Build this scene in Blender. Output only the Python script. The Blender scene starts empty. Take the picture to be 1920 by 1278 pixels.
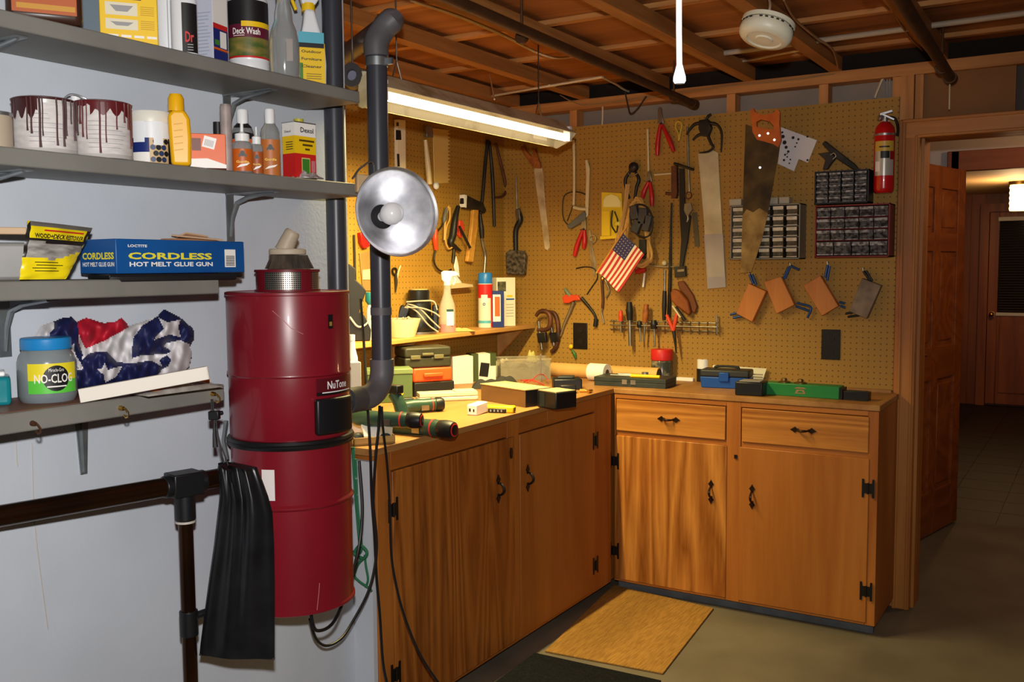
import bpy, bmesh, math, random
from mathutils import Vector, Matrix, Euler
random.seed(7)
SC = bpy.context.scene
COL = SC.collection
PI = math.pi
# ---------------------------------------------------------------- camera
def _axes(yaw, pitch, roll):
    yaw, pitch, roll = [math.radians(a) for a in (yaw, pitch, roll)]
    f = Vector((-math.sin(yaw)*math.cos(pitch), math.cos(yaw)*math.cos(pitch), -math.sin(pitch)))
    r = Vector((math.cos(yaw), math.sin(yaw), 0)); u = r.cross(f)
    c, s = math.cos(roll), math.sin(roll)
    return c*r+s*u, -s*r+c*u, f
CR, CU, CF = _axes(31.6716, 4.3692, -0.4201)
FPX = 1803.16
CC = Vector((0, 0, 1.5))
cd = bpy.data.cameras.new('camera'); cam = bpy.data.objects.new('camera', cd); COL.objects.link(cam)
cd.sensor_width = 36; cd.lens = FPX/1920*36; cd.clip_start = 0.05; cd.clip_end = 60
m3 = Matrix((CR, CU, -CF)).transposed()
cam.matrix_world = Matrix.Translation(CC) @ m3.to_4x4()
SC.camera = cam
def ray(px, py): return CR*((px-960)/FPX) - CU*((py-639)/FPX) + CF
def at(px, py, ax, val):
    d = ray(px, py); return CC + d*((val-CC[ax])/d[ax])
def atd(px, py, depth): return CC + ray(px, py)*depth
def mpp(p): return (Vector(p)-CC).dot(CF)/FPX
# ---------------------------------------------------------------- frames: local u right, v up, w out of the wall
YB, XL, XW, XS = 4.40, -2.76, -1.99, -1.78
ZC = 0.946
def frame(o, u, v, w):
    m = Matrix((u, v, w)).transposed().to_4x4(); m.translation = Vector(o); return m
X, Y, Z = Vector((1, 0, 0)), Vector((0, 1, 0)), Vector((0, 0, 1))
def FB(px, py, off=0.0, y=None): return frame(at(px, py, 1, (YB if y is None else y)-off), X, Z, -Y)
def FL(px, py, off=0.0, x=None): return frame(at(px, py, 0, (XL if x is None else x)+off), Y, Z, X)
def FZ(p, rz=0.0): return Matrix.Translation(Vector(p)) @ Matrix.Rotation(rz, 4, 'Z')
def pt(fr, px, py, w=0.0):
    i = fr.inverted(); c = i @ CC; d = i.to_3x3() @ ray(px, py)
    return c + d*((w-c.z)/d.z)
def pts(fr, l, w=0.0): return [pt(fr, a, b, w) for a, b in l]
def pp(fr, l, w=0.0): return [(p.x, p.y) for p in pts(fr, l, w)]
# ---------------------------------------------------------------- materials
MATS = {}
def lin(c):
    out = []
    for v in c[:3]:
        v = v/255.0
        out.append(v/12.92 if v <= 0.04045 else ((v+0.055)/1.055)**2.4)
    return (*out, 1.0)
def PM(name, c, rough=0.5, metal=0.0, c2=None, sc=8.0, st=(1, 1, 1), det=4.0, lo=0.35, hi=0.65, bump=0.0, bsc=None,
       emis=None, es=0.0, trans=0.0, alpha=1.0, coat=0.0, spec=0.5, dist=0.0, ior=1.45):
    if name in MATS: return MATS[name]
    m = bpy.data.materials.new(name); m.use_nodes = True; MATS[name] = m
    nt = m.node_tree; N = nt.nodes; L = nt.links; b = N['Principled BSDF']
    b.inputs['Base Color'].default_value = lin(c); b.inputs['Roughness'].default_value = rough
    b.inputs['Metallic'].default_value = metal; b.inputs['Transmission Weight'].default_value = trans
    b.inputs['Alpha'].default_value = alpha; b.inputs['Coat Weight'].default_value = coat
    b.inputs['Specular IOR Level'].default_value = spec; b.inputs['IOR'].default_value = ior
    if emis: b.inputs['Emission Color'].default_value = lin(emis); b.inputs['Emission Strength'].default_value = es
    if c2 or bump:
        tc = N.new('ShaderNodeTexCoord'); mp = N.new('ShaderNodeMapping'); mp.inputs['Scale'].default_value = st
        no = N.new('ShaderNodeTexNoise'); no.inputs['Scale'].default_value = sc; no.inputs['Detail'].default_value = det
        no.inputs['Distortion'].default_value = dist
        L.new(tc.outputs['Object'], mp.inputs['Vector']); L.new(mp.outputs['Vector'], no.inputs['Vector'])
        if c2:
            cr = N.new('ShaderNodeValToRGB'); cr.color_ramp.elements[0].position = lo; cr.color_ramp.elements[1].position = hi
            cr.color_ramp.elements[0].color = lin(c); cr.color_ramp.elements[1].color = lin(c2)
            L.new(no.outputs['Fac'], cr.inputs['Fac']); L.new(cr.outputs['Color'], b.inputs['Base Color'])
        if bump:
            bp = N.new('ShaderNodeBump'); bp.inputs['Strength'].default_value = bump; bp.inputs['Distance'].default_value = 0.004
            n2 = no
            if bsc:
                n2 = N.new('ShaderNodeTexNoise'); n2.inputs['Scale'].default_value = bsc; L.new(mp.outputs['Vector'], n2.inputs['Vector'])
            L.new(n2.outputs['Fac'], bp.inputs['Height']); L.new(bp.outputs['Normal'], b.inputs['Normal'])
    return m
def wood(name, c, c2, axis='Z', sc=3.0, rough=0.45, rings=7.0, c3=None, seed=0.0, spec=0.4):
    """plain sawn board: long stretched figure along one axis plus fine pores"""
    if name in MATS: return MATS[name]
    m = PM(name, c, rough, spec=spec); nt = m.node_tree; N = nt.nodes; L = nt.links; b = N['Principled BSDF']
    tc = N.new('ShaderNodeTexCoord'); mp = N.new('ShaderNodeMapping')
    k = {'X': (0.07, 1, 1), 'Y': (1, 0.07, 1), 'Z': (1, 1, 0.07)}[axis]
    mp.inputs['Scale'].default_value = k; mp.inputs['Location'].default_value = (seed, seed*1.7, seed*0.6)
    L.new(tc.outputs['Object'], mp.inputs['Vector'])
    n1 = N.new('ShaderNodeTexNoise'); n1.inputs['Scale'].default_value = sc; n1.inputs['Detail'].default_value = 2; n1.inputs['Distortion'].default_value = 0.6
    L.new(mp.outputs['Vector'], n1.inputs['Vector'])
    mul = N.new('ShaderNodeMath'); mul.operation = 'MULTIPLY'; mul.inputs[1].default_value = rings
    fr = N.new('ShaderNodeMath'); fr.operation = 'PINGPONG'; fr.inputs[1].default_value = 0.5
    L.new(n1.outputs['Fac'], mul.inputs[0]); L.new(mul.outputs[0], fr.inputs[0])
    n2 = N.new('ShaderNodeTexNoise'); n2.inputs['Scale'].default_value = sc*22; n2.inputs['Detail'].default_value = 3
    L.new(mp.outputs['Vector'], n2.inputs['Vector'])
    ad = N.new('ShaderNodeMath'); ad.operation = 'MULTIPLY_ADD'; ad.inputs[1].default_value = 0.55
    L.new(n2.outputs['Fac'], ad.inputs[0]); L.new(fr.outputs[0], ad.inputs[2])
    cr = N.new('ShaderNodeValToRGB'); e = cr.color_ramp.elements
    e[0].position = 0.2; e[1].position = 0.85; e[0].color = lin(c2); e[1].color = lin(c)
    L.new(ad.outputs[0], cr.inputs['Fac'])
    out = cr.outputs['Color']
    if c3:
        n3 = N.new('ShaderNodeTexNoise'); n3.inputs['Scale'].default_value = 2.2; n3.inputs['Detail'].default_value = 3
        L.new(tc.outputs['Object'], n3.inputs['Vector'])
        r3 = N.new('ShaderNodeValToRGB'); r3.color_ramp.elements[0].position = 0.45; r3.color_ramp.elements[1].position = 0.7
        L.new(n3.outputs['Fac'], r3.inputs['Fac'])
        mx = N.new('ShaderNodeMixRGB'); mx.inputs[2].default_value = lin(c3)
        ml = N.new('ShaderNodeMath'); ml.operation = 'MULTIPLY'; ml.inputs[1].default_value = 0.6
        L.new(r3.outputs['Color'], ml.inputs[0]); L.new(ml.outputs[0], mx.inputs[0]); L.new(out, mx.inputs[1]); out = mx.outputs[0]
    L.new(out, b.inputs['Base Color'])
    bp = N.new('ShaderNodeBump'); bp.inputs['Strength'].default_value = 0.15; bp.inputs['Distance'].default_value = 0.002
    L.new(ad.outputs[0], bp.inputs['Height']); L.new(bp.outputs['Normal'], b.inputs['Normal'])
    return m
# ---------------------------------------------------------------- mesh builder
class MB:
    def __init__(s, mat=None, M=None):
        s.v = []; s.f = []; s.fm = []; s.ms = []; s.cur = 0; s.M = M
        if mat: s.m(mat)
    def m(s, mat):
        if mat not in s.ms: s.ms.append(mat)
        s.cur = s.ms.index(mat); return s
    def add(s, vs, fs, M=None):
        b = len(s.v)
        if M is not None: vs = [M @ Vector(p) for p in vs]
        s.v += [Vector(p) for p in vs]; s.f += [tuple(i+b for i in f) for f in fs]; s.fm += [s.cur]*len(fs); return s
    def box(s, c, d, M=None, e=None):
        x, y, z = d[0]/2, d[1]/2, d[2]/2
        R = Matrix.Translation(Vector(c))
        if e: R = R @ Euler(e).to_matrix().to_4x4()
        if M is not None: R = M @ R
        vs = [(a, b, g) for a in (-x, x) for b in (-y, y) for g in (-z, z)]
        return s.add(vs, [(0, 1, 3, 2), (4, 6, 7, 5), (0, 4, 5, 1), (2, 3, 7, 6), (0, 2, 6, 4), (1, 5, 7, 3)], R)
    def bb(s, a, b, M=None):
        return s.box([(a[i]+b[i])/2 for i in range(3)], [abs(a[i]-b[i]) for i in range(3)], M)
    def prism(s, poly, w0, w1, M=None):
        n = len(poly); ar = sum(poly[i][0]*poly[(i+1) % n][1]-poly[(i+1) % n][0]*poly[i][1] for i in range(n))
        if ar < 0: poly = poly[::-1]
        if w0 > w1: w0, w1 = w1, w0
        vs = [(p[0], p[1], w0) for p in poly]+[(p[0], p[1], w1) for p in poly]
        fs = [tuple(range(n))[::-1], tuple(range(n, 2*n))]+[(i, (i+1) % n, n+(i+1) % n, n+i) for i in range(n)]
        return s.add(vs, fs, M)
    def quad(s, a, b, c, d, M=None): return s.add([a, b, c, d], [(0, 1, 2, 3)], M)
    def lathe(s, prof, n=28, M=None, sy=1.0, a0=0.0, a1=2*PI):
        vs = []; fs = []; rings = []; full = abs(a1-a0-2*PI) < 1e-6; k = n if full else n+1
        for r, z in prof:
            if abs(r) < 1e-7: rings.append([len(vs)]); vs.append((0, 0, z))
            else:
                rings.append(list(range(len(vs), len(vs)+k)))
                vs += [(r*math.cos(a0+(a1-a0)*i/n), sy*r*math.sin(a0+(a1-a0)*i/n), z) for i in range(k)]
        for A, B in zip(rings, rings[1:]):
            for i in range(n):
                j = (i+1) % k
                a = [A[0]] if len(A) == 1 else [A[i], A[j]]
                b = [B[0]] if len(B) == 1 else [B[j], B[i]]
                if len(a)+len(b) >= 3: fs.append(tuple(a+b))
        return s.add(vs, fs, M)
    def cyl(s, p0, p1, r0, r1=None, n=20, M=None):
        p0, p1 = Vector(p0), Vector(p1); r1 = r0 if r1 is None else r1; d = p1-p0
        R = Matrix.Translation(p0) @ d.to_track_quat('Z', 'Y').to_matrix().to_4x4()
        if M is not None: R = M @ R
        return s.lathe([(0, 0), (r0, 0), (r1, d.length), (0, d.length)], n, R)
    def tube(s, P, r, n=8, closed=False, M=None, flat=1.0):
        P = [Vector(p) for p in P]; k = len(P); rs = r if isinstance(r, (list, tuple)) else [r]*k
        vs = []; fs = []; up = None
        for i in range(k):
            a = P[(i-1) % k] if (closed or i > 0) else P[i]; b = P[(i+1) % k] if (closed or i < k-1) else P[i]
            t = (b-a)
            t = t.normalized() if t.length > 1e-9 else Z
            if up is None: up = t.orthogonal().normalized()
            else:
                up = up - t*up.dot(t); up = up.normalized() if up.length > 1e-6 else t.orthogonal().normalized()
            sd = t.cross(up)
            vs += [P[i]+(up*math.cos(2*PI*j/n)+sd*flat*math.sin(2*PI*j/n))*rs[i] for j in range(n)]
        for i in range(k if closed else k-1):
            for j in range(n):
                A, B = i*n, ((i+1) % k)*n
                fs.append((A+j, A+(j+1) % n, B+(j+1) % n, B+j))
        if not closed: fs += [tuple(range(n))[::-1], tuple(range((k-1)*n, k*n))]
        return s.add(vs, fs, M)
    def ball(s, c, r, n=14, M=None, sc=(1, 1, 1)):
        h = n//2; R = Matrix.Translation(Vector(c)) @ Matrix.Diagonal((*sc, 1))
        if M is not None: R = M @ R
        return s.lathe([(r*math.sin(PI*i/h), -r*math.cos(PI*i/h)) for i in range(h+1)], n, R)
    def sheet(s, fn, nu, nv, M=None):
        vs = [fn(i/nu, j/nv) for j in range(nv+1) for i in range(nu+1)]
        fs = [(j*(nu+1)+i, j*(nu+1)+i+1, (j+1)*(nu+1)+i+1, (j+1)*(nu+1)+i) for j in range(nv) for i in range(nu)]
        return s.add(vs, fs, M)
    def patch(s, r, z0, z1, a0, a1, n=16, M=None):
        return s.sheet(lambda u, v: (r*math.cos(a0+(a1-a0)*u), r*math.sin(a0+(a1-a0)*u), z0+(z1-z0)*v), n, 1, M)
    def text(s, t, h, M=None, w=None, bold=0.0, wrap=None, sp=1.0, ext=0.0):
        """flat lettering centred on the local origin; h = letter height, w = total width; wrap=(r, a) bends it round a cylinder"""
        cu = bpy.data.curves.new('t', 'FONT'); cu.body = t; cu.size = 1; cu.align_x = 'CENTER'; cu.align_y = 'CENTER'
        cu.offset = bold; cu.space_character = sp; cu.resolution_u = 2; cu.extrude = 0
        o = bpy.data.objects.new('t', cu); me = o.to_mesh()
        vs = [v.co.copy() for v in me.vertices]; fs = [tuple(p.vertices) for p in me.polygons]
        o.to_mesh_clear(); bpy.data.objects.remove(o); bpy.data.curves.remove(cu)
        if not vs: return s
        x0, x1 = min(v.x for v in vs), max(v.x for v in vs); y0, y1 = min(v.y for v in vs), max(v.y for v in vs)
        ky = h/max(y1-y0, 1e-6); kx = (w/max(x1-x0, 1e-6)) if w else ky
        vs = [Vector(((v.x-(x0+x1)/2)*kx, (v.y-(y0+y1)/2)*ky, 0)) for v in vs]
        if wrap:
            r, a = wrap
            vs = [Vector((r*math.cos(a+v.x/r), r*math.sin(a+v.x/r), v.y)) for v in vs]
        return s.add(vs, fs, M)
    def build(s, name, parent=None, world=False, bev=0.0, bs=2, sub=0, solid=0.0, sharp=38, flip=False):
        me = bpy.data.meshes.new(name); V = s.v
        o = bpy.data.objects.new(name, me)
        if parent is not None:
            o.parent = parent
            if world: i = TM[parent.name].inverted(); V = [i @ p for p in V]
            TM[o.name] = TM[parent.name]
        else:
            M = s.M if s.M is not None else Matrix.Identity(4)
            if world: i = M.inverted(); V = [i @ p for p in V]
            o.matrix_world = M; TM[o.name] = M
        me.from_pydata([tuple(p) for p in V], [], s.f)
        for m in s.ms: me.materials.append(m)
        me.polygons.foreach_set('material_index', s.fm); me.polygons.foreach_set('use_smooth', [True]*len(s.f))
        bm = bmesh.new(); bm.from_mesh(me); bmesh.ops.recalc_face_normals(bm, faces=bm.faces)
        bm.to_mesh(me); bm.free()
        me.set_sharp_from_angle(angle=math.radians(sharp)); me.update()
        COL.objects.link(o)
        if solid: k = o.modifiers.new('s', 'SOLIDIFY'); k.thickness = solid; k.offset = 0
        if sub: k = o.modifiers.new('u', 'SUBSURF'); k.levels = sub; k.render_levels = sub
        if bev:
            k = o.modifiers.new('b', 'BEVEL'); k.width = bev; k.segments = bs; k.limit_method = 'ANGLE'; k.angle_limit = math.radians(40)
        return o
TM = {}
def tag(o, label=None, cat=None, group=None, kind=None):
    if label: o['label'] = label
    if cat: o['category'] = cat
    if group: o['group'] = group
    if kind: o['kind'] = kind
    return o
def thing(name, label, cat, M=None, group=None):
    o = bpy.data.objects.new(name, None); COL.objects.link(o); o.empty_display_size = 0.05
    M = M if M is not None else Matrix.Identity(4)
    o.matrix_world = M; TM[o.name] = M
    return tag(o, label, cat, group)
def struct(mb, name, parent=None, **k):
    o = mb.build(name, parent, **k)
    if parent is None: o['kind'] = 'structure'
    return o
def outline(splines, w0, w1, M=None):
    """plate with holes: list of closed 2D loops (first outer, others holes) -> verts, faces extruded w0..w1"""
    cu = bpy.data.curves.new('c', 'CURVE'); cu.dimensions = '2D'; cu.fill_mode = 'BOTH'; cu.extrude = abs(w1-w0)/2
    for sp in splines:
        q = cu.splines.new('POLY'); q.points.add(len(sp)-1)
        for p, c in zip(q.points, sp): p.co = (c[0], c[1], 0, 1)
        q.use_cyclic_u = True
    o = bpy.data.objects.new('c', cu); me = o.to_mesh()
    T = Matrix.Translation((0, 0, (w0+w1)/2)); T = M @ T if M is not None else T
    vs = [T @ v.co for v in me.vertices]; fs = [tuple(p.vertices) for p in me.polygons]
    o.to_mesh_clear(); bpy.data.objects.remove(o); bpy.data.curves.remove(cu)
    return vs, fs
def spline(P, n=6, closed=False):
    """Catmull-Rom through the points"""
    P = [Vector(p) for p in P]; k = len(P); out = []
    rng = range(k) if closed else range(k-1)
    for i in rng:
        a = P[(i-1) % k] if (closed or i > 0) else P[i]*2-P[i+1]
        b, c = P[i], P[(i+1) % k]
        d = P[(i+2) % k] if (closed or i+2 < k) else c*2-b
        for j in range(n):
            t = j/n
            out.append(0.5*((2*b)+(c-a)*t+(2*a-5*b+4*c-d)*t*t+(3*b-a-3*c+d)*t**3))
    if not closed: out.append(P[-1])
    return out
# ================================================================ setting
def pegmat(name, axis_u, axis_v, c, c2):
    m = PM(name, c, 0.62, c2=c2, sc=1.6, det=5, lo=0.3, hi=0.75); nt = m.node_tree; N = nt.nodes; L = nt.links; b = N['Principled BSDF']
    src = b.inputs['Base Color'].links[0].from_socket
    tc = N.new('ShaderNodeTexCoord'); sx = N.new('ShaderNodeSeparateXYZ'); L.new(tc.outputs['Object'], sx.inputs[0])
    sq = []
    for ax in (axis_u, axis_v):
        d = N.new('ShaderNodeMath'); d.operation = 'DIVIDE'; d.inputs[1].default_value = 0.0254; L.new(sx.outputs[ax], d.inputs[0])
        f = N.new('ShaderNodeMath'); f.operation = 'FRACT'; L.new(d.outputs[0], f.inputs[0])
        s = N.new('ShaderNodeMath'); s.operation = 'SUBTRACT'; s.inputs[1].default_value = 0.5; L.new(f.outputs[0], s.inputs[0])
        q = N.new('ShaderNodeMath'); q.operation = 'MULTIPLY'; L.new(s.outputs[0], q.inputs[0]); L.new(s.outputs[0], q.inputs[1]); sq.append(q)
    a = N.new('ShaderNodeMath'); a.operation = 'ADD'; L.new(sq[0].outputs[0], a.inputs[0]); L.new(sq[1].outputs[0], a.inputs[1])
    lt = N.new('ShaderNodeMath'); lt.operation = 'LESS_THAN'; lt.inputs[1].default_value = 0.015; L.new(a.outputs[0], lt.inputs[0])
    mx = N.new('ShaderNodeMixRGB'); mx.inputs[2].default_value = lin((96, 64, 26)); L.new(lt.outputs[0], mx.inputs[0]); L.new(src, mx.inputs[1])
    L.new(mx.outputs[0], b.inputs['Base Color'])
    return m
PEG_B = pegmat('pegboard_back', 'X', 'Z', (170, 128, 52), (154, 112, 42))
PEG_L = pegmat('pegboard_left', 'Y', 'Z', (172, 130, 50), (156, 115, 42))
FIR = wood('fir_joist', (176, 122, 66), (146, 94, 46), 'Y', 4, 0.6)
FIRX = wood('fir_board', (168, 108, 56), (134, 80, 38), 'X', 3, 0.65, c3=(150, 86, 40))
FIRZ = wood('fir_stud', (206, 146, 86), (178, 116, 60), 'Z', 4, 0.6)
PLATE = wood('plate_pine', (196, 136, 76), (162, 102, 50), 'X', 4, 0.6)
PINE = wood('pine_trim', (186, 122, 58), (156, 92, 38), 'Z', 3, 0.42)
PINEX = wood('pine_trim_flat', (190, 126, 62), (158, 96, 40), 'X', 3, 0.42)
DOORW = wood('stained_pine', (150, 82, 34), (118, 58, 22), 'Z', 3, 0.4)
DOORX = wood('stained_pine_flat', (146, 80, 34), (114, 56, 22), 'X', 3, 0.4)
PANEL = wood('hall_panelling', (140, 76, 30), (108, 54, 20), 'Z', 2, 0.4)
GREY = PM('shelf_grey', (128, 126, 120), 0.5, c2=(116, 114, 108), sc=6, bump=0.1)
WHITE = PM('wall_paint', (198, 204, 214), 0.55, c2=(190, 196, 206), sc=3, bump=0.08, bsc=90)
DRY = PM('grey_drywall', (150, 136, 124), 0.8, c2=(138, 124, 112), sc=3)
BROWNB = PM('brown_board', (140, 96, 56), 0.75, c2=(128, 86, 48), sc=2)
DARKB = PM('dark_grey_board', (84, 76, 72), 0.8)
LILAC = PM('hall_drywall', (196, 184, 182), 0.8)
CONC = PM('concrete', (112, 102, 86), 0.75, c2=(92, 83, 69), sc=2.2, det=8, bump=0.15, bsc=40)
TILE = PM('hall_floor_dark', (30, 18, 11), 0.6, c2=(22, 13, 8), sc=4)
# floor
f = MB(CONC); f.bb((-3.4, -1.5, -0.08), (2.6, 6.1, 0)); struct(f, 'floor')
f = MB(TILE)
for j in range(22):
    for i in range(14): f.bb((-3.9+i*0.31, 6.1+j*0.31, -0.08), (-3.9+i*0.31+0.304, 6.1+j*0.31+0.304, 0.0))
f.bb((-3.9, 6.1, -0.09), (0.44, 12.9, -0.004)); struct(f, 'floor_hall')
# back wall : grey drywall behind the studs, pegboard in front
w = MB(DRY); w.bb((-2.86, 4.495, 0), (-0.70, 4.56, 2.33)); struct(w, 'wall_back')
w = MB(PEG_B); w.bb((-2.76, YB, 0.93), (-0.772, YB+0.012, 2.211)); struct(w, 'wall_back_pegboard')
w = MB(BROWNB); w.bb((-0.70, 4.43, 2.11), (-0.335, 4.56, 2.30)); w.m(DARKB).bb((-0.335, 4.45, 2.11), (1.6, 4.56, 2.30))
struct(w, 'wall_over_door')
w = MB(DRY); w.bb((0.6, 4.43, 0), (2.6, 4.56, 2.5)); struct(w, 'wall_back_right')
w = MB(PEG_L); w.bb((XL-0.012, 1.55, 0.0), (XL, 4.412, 2.2)); w.m(DRY).bb((XL-0.1, 1.55, 0), (XL-0.013, 4.5, 2.40)); struct(w, 'wall_left_pegboard')
# white painted partition with the shelves
w = MB(WHITE); w.bb((XW-0.1, -1.4, 0), (XW, 2.268, 2.34)); struct(w, 'wall_left')
w = MB(WHITE); w.bb((XW, 2.262, 0), (-1.912, 2.28, 0.905)); struct(w, 'wall_end')
STAIN = PM('wall_drip', (186, 178, 168), 0.5)
for i, (x0, y0, x1, y1, x2, y2) in enumerate([(60, 830, 66, 990, 90, 1180), (30, 820, 31, 850, 33, 875), (673, 1130, 676, 1180, 676, 1270)]):
    w = MB(STAIN); q = [at(x, y, 0, XW+0.0008) for x, y in ((x0, y0), (x1, y1), (x2, y2))]
    w.tube(spline(q, 5), 0.0012, 5); tag(w.build('paint_run'), kind='structure')
# top plates, studs
p = MB(PLATE); p.bb((-2.76, YB, 2.297), (1.6, 4.49, 2.345)); struct(p, 'trim_1')
for k, (a, b) in enumerate([(1066, 1092), (1361, 1387), (1534, 1553), (1672, 1684)]):
    xa, xb = at(a, 180, 1, YB).x, at(b, 180, 1, YB).x
    p = MB(FIRZ); p.bb((xa, YB+0.013, 0.0), (xa+0.04, 4.49, 2.297)); struct(p, 'trim_%d' % (k+2))
p = MB(FIRZ); p.bb((-0.765, YB-0.004, 2.112), (-0.715, 4.49, 2.297)); p.bb((-0.712, YB+0.012, 2.112), (-0.68, 4.49, 2.297)); struct(p, 'trim_6')
# ceiling : shallow joists along y, wide boards lapped across them, dark gaps between boards
for k, x in enumerate((-2.68, -2.27, -1.84, -1.42, -1.035, -0.61, -0.20, 0.21, 0.62, 1.03)):
    c = MB(FIR); c.bb((x-0.03, -1.4, 2.345), (x+0.024, 4.40, 2.403)); struct(c, 'ceiling_joist')
c = MB(FIRX); LATH = wood('fir_lath', (190, 134, 76), (164, 106, 54), 'X', 4, 0.6)
c.m(FIRX).bb((-2.85, 4.32, 2.420), (1.6, 4.455, 2.436))
ya = 4.285
for k in range(12):
    yb = ya-(0.555 if k == 0 else 0.50)
    c.m(FIRX).bb((-2.85, yb+0.03, 2.420), (1.6, ya, 2.436)); c.m(LATH).bb((-2.85, ya-0.035, 2.402), (1.6, ya+0.002, 2.4195)); ya = yb
c.m(PM('ceiling_gap_shade', (26, 16, 10), 0.9)).bb((-2.86, -1.4, 2.47), (1.6, 4.56, 2.50)); c.bb((-2.86, 4.46, 2.345), (1.6, 4.56, 2.47)); struct(c, 'ceiling')  # near-black sheets put the shade of the board gaps into colour
# ---------------------------------------------------------------- doorway to the hall
xo, xi, zo, zi = -0.752, -0.682, 2.109, 2.03
t = MB(PINE)
t.bb((xo, 4.375, 0), (xi, YB+0.02, zi+0.02)); t.bb((xo, 4.368, 0), (xo+0.014, 4.376, zo)); t.bb((xi-0.02, 4.370, 0), (xi-0.008, 4.376, zi+0.01))
t.bb((-0.77, 4.392, 0.0), (xo, 4.56, 2.11))
struct(t, 'trim_7', bev=0.004)
t = MB(PINEX); t.bb((xo+0.002, 4.374, zi), (1.0, YB+0.02, zo)); t.bb((xo, 4.366, zo-0.014), (1.0, 4.376, zo)); t.bb((xi-0.01, 4.369, zi), (1.0, 4.376, zi+0.012)); struct(t, 'trim_8', bev=0.004)
t = MB(PINE); t.bb((xi-0.008, YB+0.02, 0), (xi+0.012, 4.56, zi)); t.m(PINEX).bb((xi, YB+0.02, zi-0.0), (1.0, 4.56, zi+0.02)); struct(t, 'door_frame_1')
# small lobby beyond, ceiling, second doorway, hall
w = MB(LILAC); w.bb((-3.9, 4.56, 2.40), (1.4, 6.1, 2.46)); struct(w, 'ceiling_lobby')
w = MB(LILAC); w.bb((-3.9, 6.1, 0), (-0.80, 6.2, 2.40)); w.bb((-0.80, 6.1, 2.10), (1.4, 6.2, 2.40)); struct(w, 'wall_lobby')
t = MB(DOORX); t.bb((-0.78, 6.075, 2.03), (1.2, 6.1, 2.145)); t.bb((-0.78, 6.1, 2.04), (1.2, 6.24, 2.06)); t.m(DOORW).bb((-0.80, 6.075, 0), (-0.735, 6.1, 2.145)); t.bb((-0.80, 6.1, 0), (-0.72, 6.24, 2.05)); struct(t, 'trim_9', bev=0.004)
w = MB(PM('hall_ceiling', (206, 170, 120), 0.7)); w.bb((-3.9, 6.2, 2.235), (1.4, 12.9, 2.30)); struct(w, 'ceiling_hall')
w = MB(PANEL)
YF = 11.35
for i in range(30):
    w.bb((-3.9+i*0.14, YF, 0), (-3.9+i*0.14+0.136, YF+0.02, 2.235))
w.bb((-3.9, YF+0.012, 0), (0.4, YF+0.05, 2.235)); struct(w, 'wall_hall')
w = MB(PANEL); w.bb((-3.95, 6.2, 0), (-3.9, 12, 2.235)); struct(w, 'wall_hall_left')
w = MB(PANEL); w.bb((0.4, 6.2, 0), (0.45, 12, 2.235)); struct(w, 'wall_hall_right')
# far door with glass and blinds
D = Vector((0, 0, 0))
dl = at(1851, 600, 1, YF-0.03).x; dr = dl+0.92
dm = thing('door_2', None, None, Matrix.Translation((dl, YF-0.03, 0))); dm['kind'] = 'structure'
g0, g1 = at(1872, 500, 1, YF-0.05).x-dl, 0.80
gz0, gz1 = at(1890, 588, 1, YF-0.05).z, at(1890, 412, 1, YF-0.05).z
b = MB(DOORW); b.bb((0, -0.02, 0.02), (g0, 0.02, 2.04)); b.bb((g1, -0.02, 0.02), (0.92, 0.02, 2.04)); b.bb((g0, -0.02, 0.02), (g1, 0.02, gz0)); b.bb((g0, -0.02, gz1), (g1, 0.02, 2.04))
b.bb((0.12, -0.028, 0.14), (0.44, -0.018, gz0-0.12)); b.bb((0.50, -0.028, 0.14), (0.82, -0.018, gz0-0.12)); b.build('door_leaf', dm, bev=0.004)
b = MB(DOORW); b.bb((-0.09, -0.03, 0), (-0.005, 0.03, 2.13)); b.bb((-0.005, -0.028, 2.045), (1.0, 0.03, 2.13)); b.build('door_casing', dm)
b = MB(PM('night_glass', (30, 26, 24), 0.08)); b.bb((g0, -0.004, gz0), (g1, 0.004, gz1)); b.build('window_pane', dm)
b = MB(PM('blind_slat', (70, 60, 52), 0.5))
for k in range(34): b.box(((g0+g1)/2, -0.02, gz0+0.03+k*(gz1-gz0-0.05)/34), (g1-g0-0.02, 0.016, 0.002), e=(0.5, 0, 0))
b.build('blind', dm)
b = MB(PM('blind_rail', (214, 206, 190), 0.4)); b.bb((g0-0.01, -0.04, gz1-0.01), (g1, -0.012, gz1+0.03)); b.bb((g0-0.01, -0.035, gz0-0.02), (g1, -0.012, gz0+0.012)); b.build('blind_rail', dm)
b = MB(PM('brass', (212, 170, 90), 0.25, 1.0)); b.ball((0.045, -0.07, 0.97), 0.028); b.cyl((0.045, -0.02, 0.97), (0.045, -0.07, 0.97), 0.012); b.cyl((0.045, -0.02, 0.97), (0.045, -0.026, 0.97), 0.03); b.build('door_knob', dm)
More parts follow.
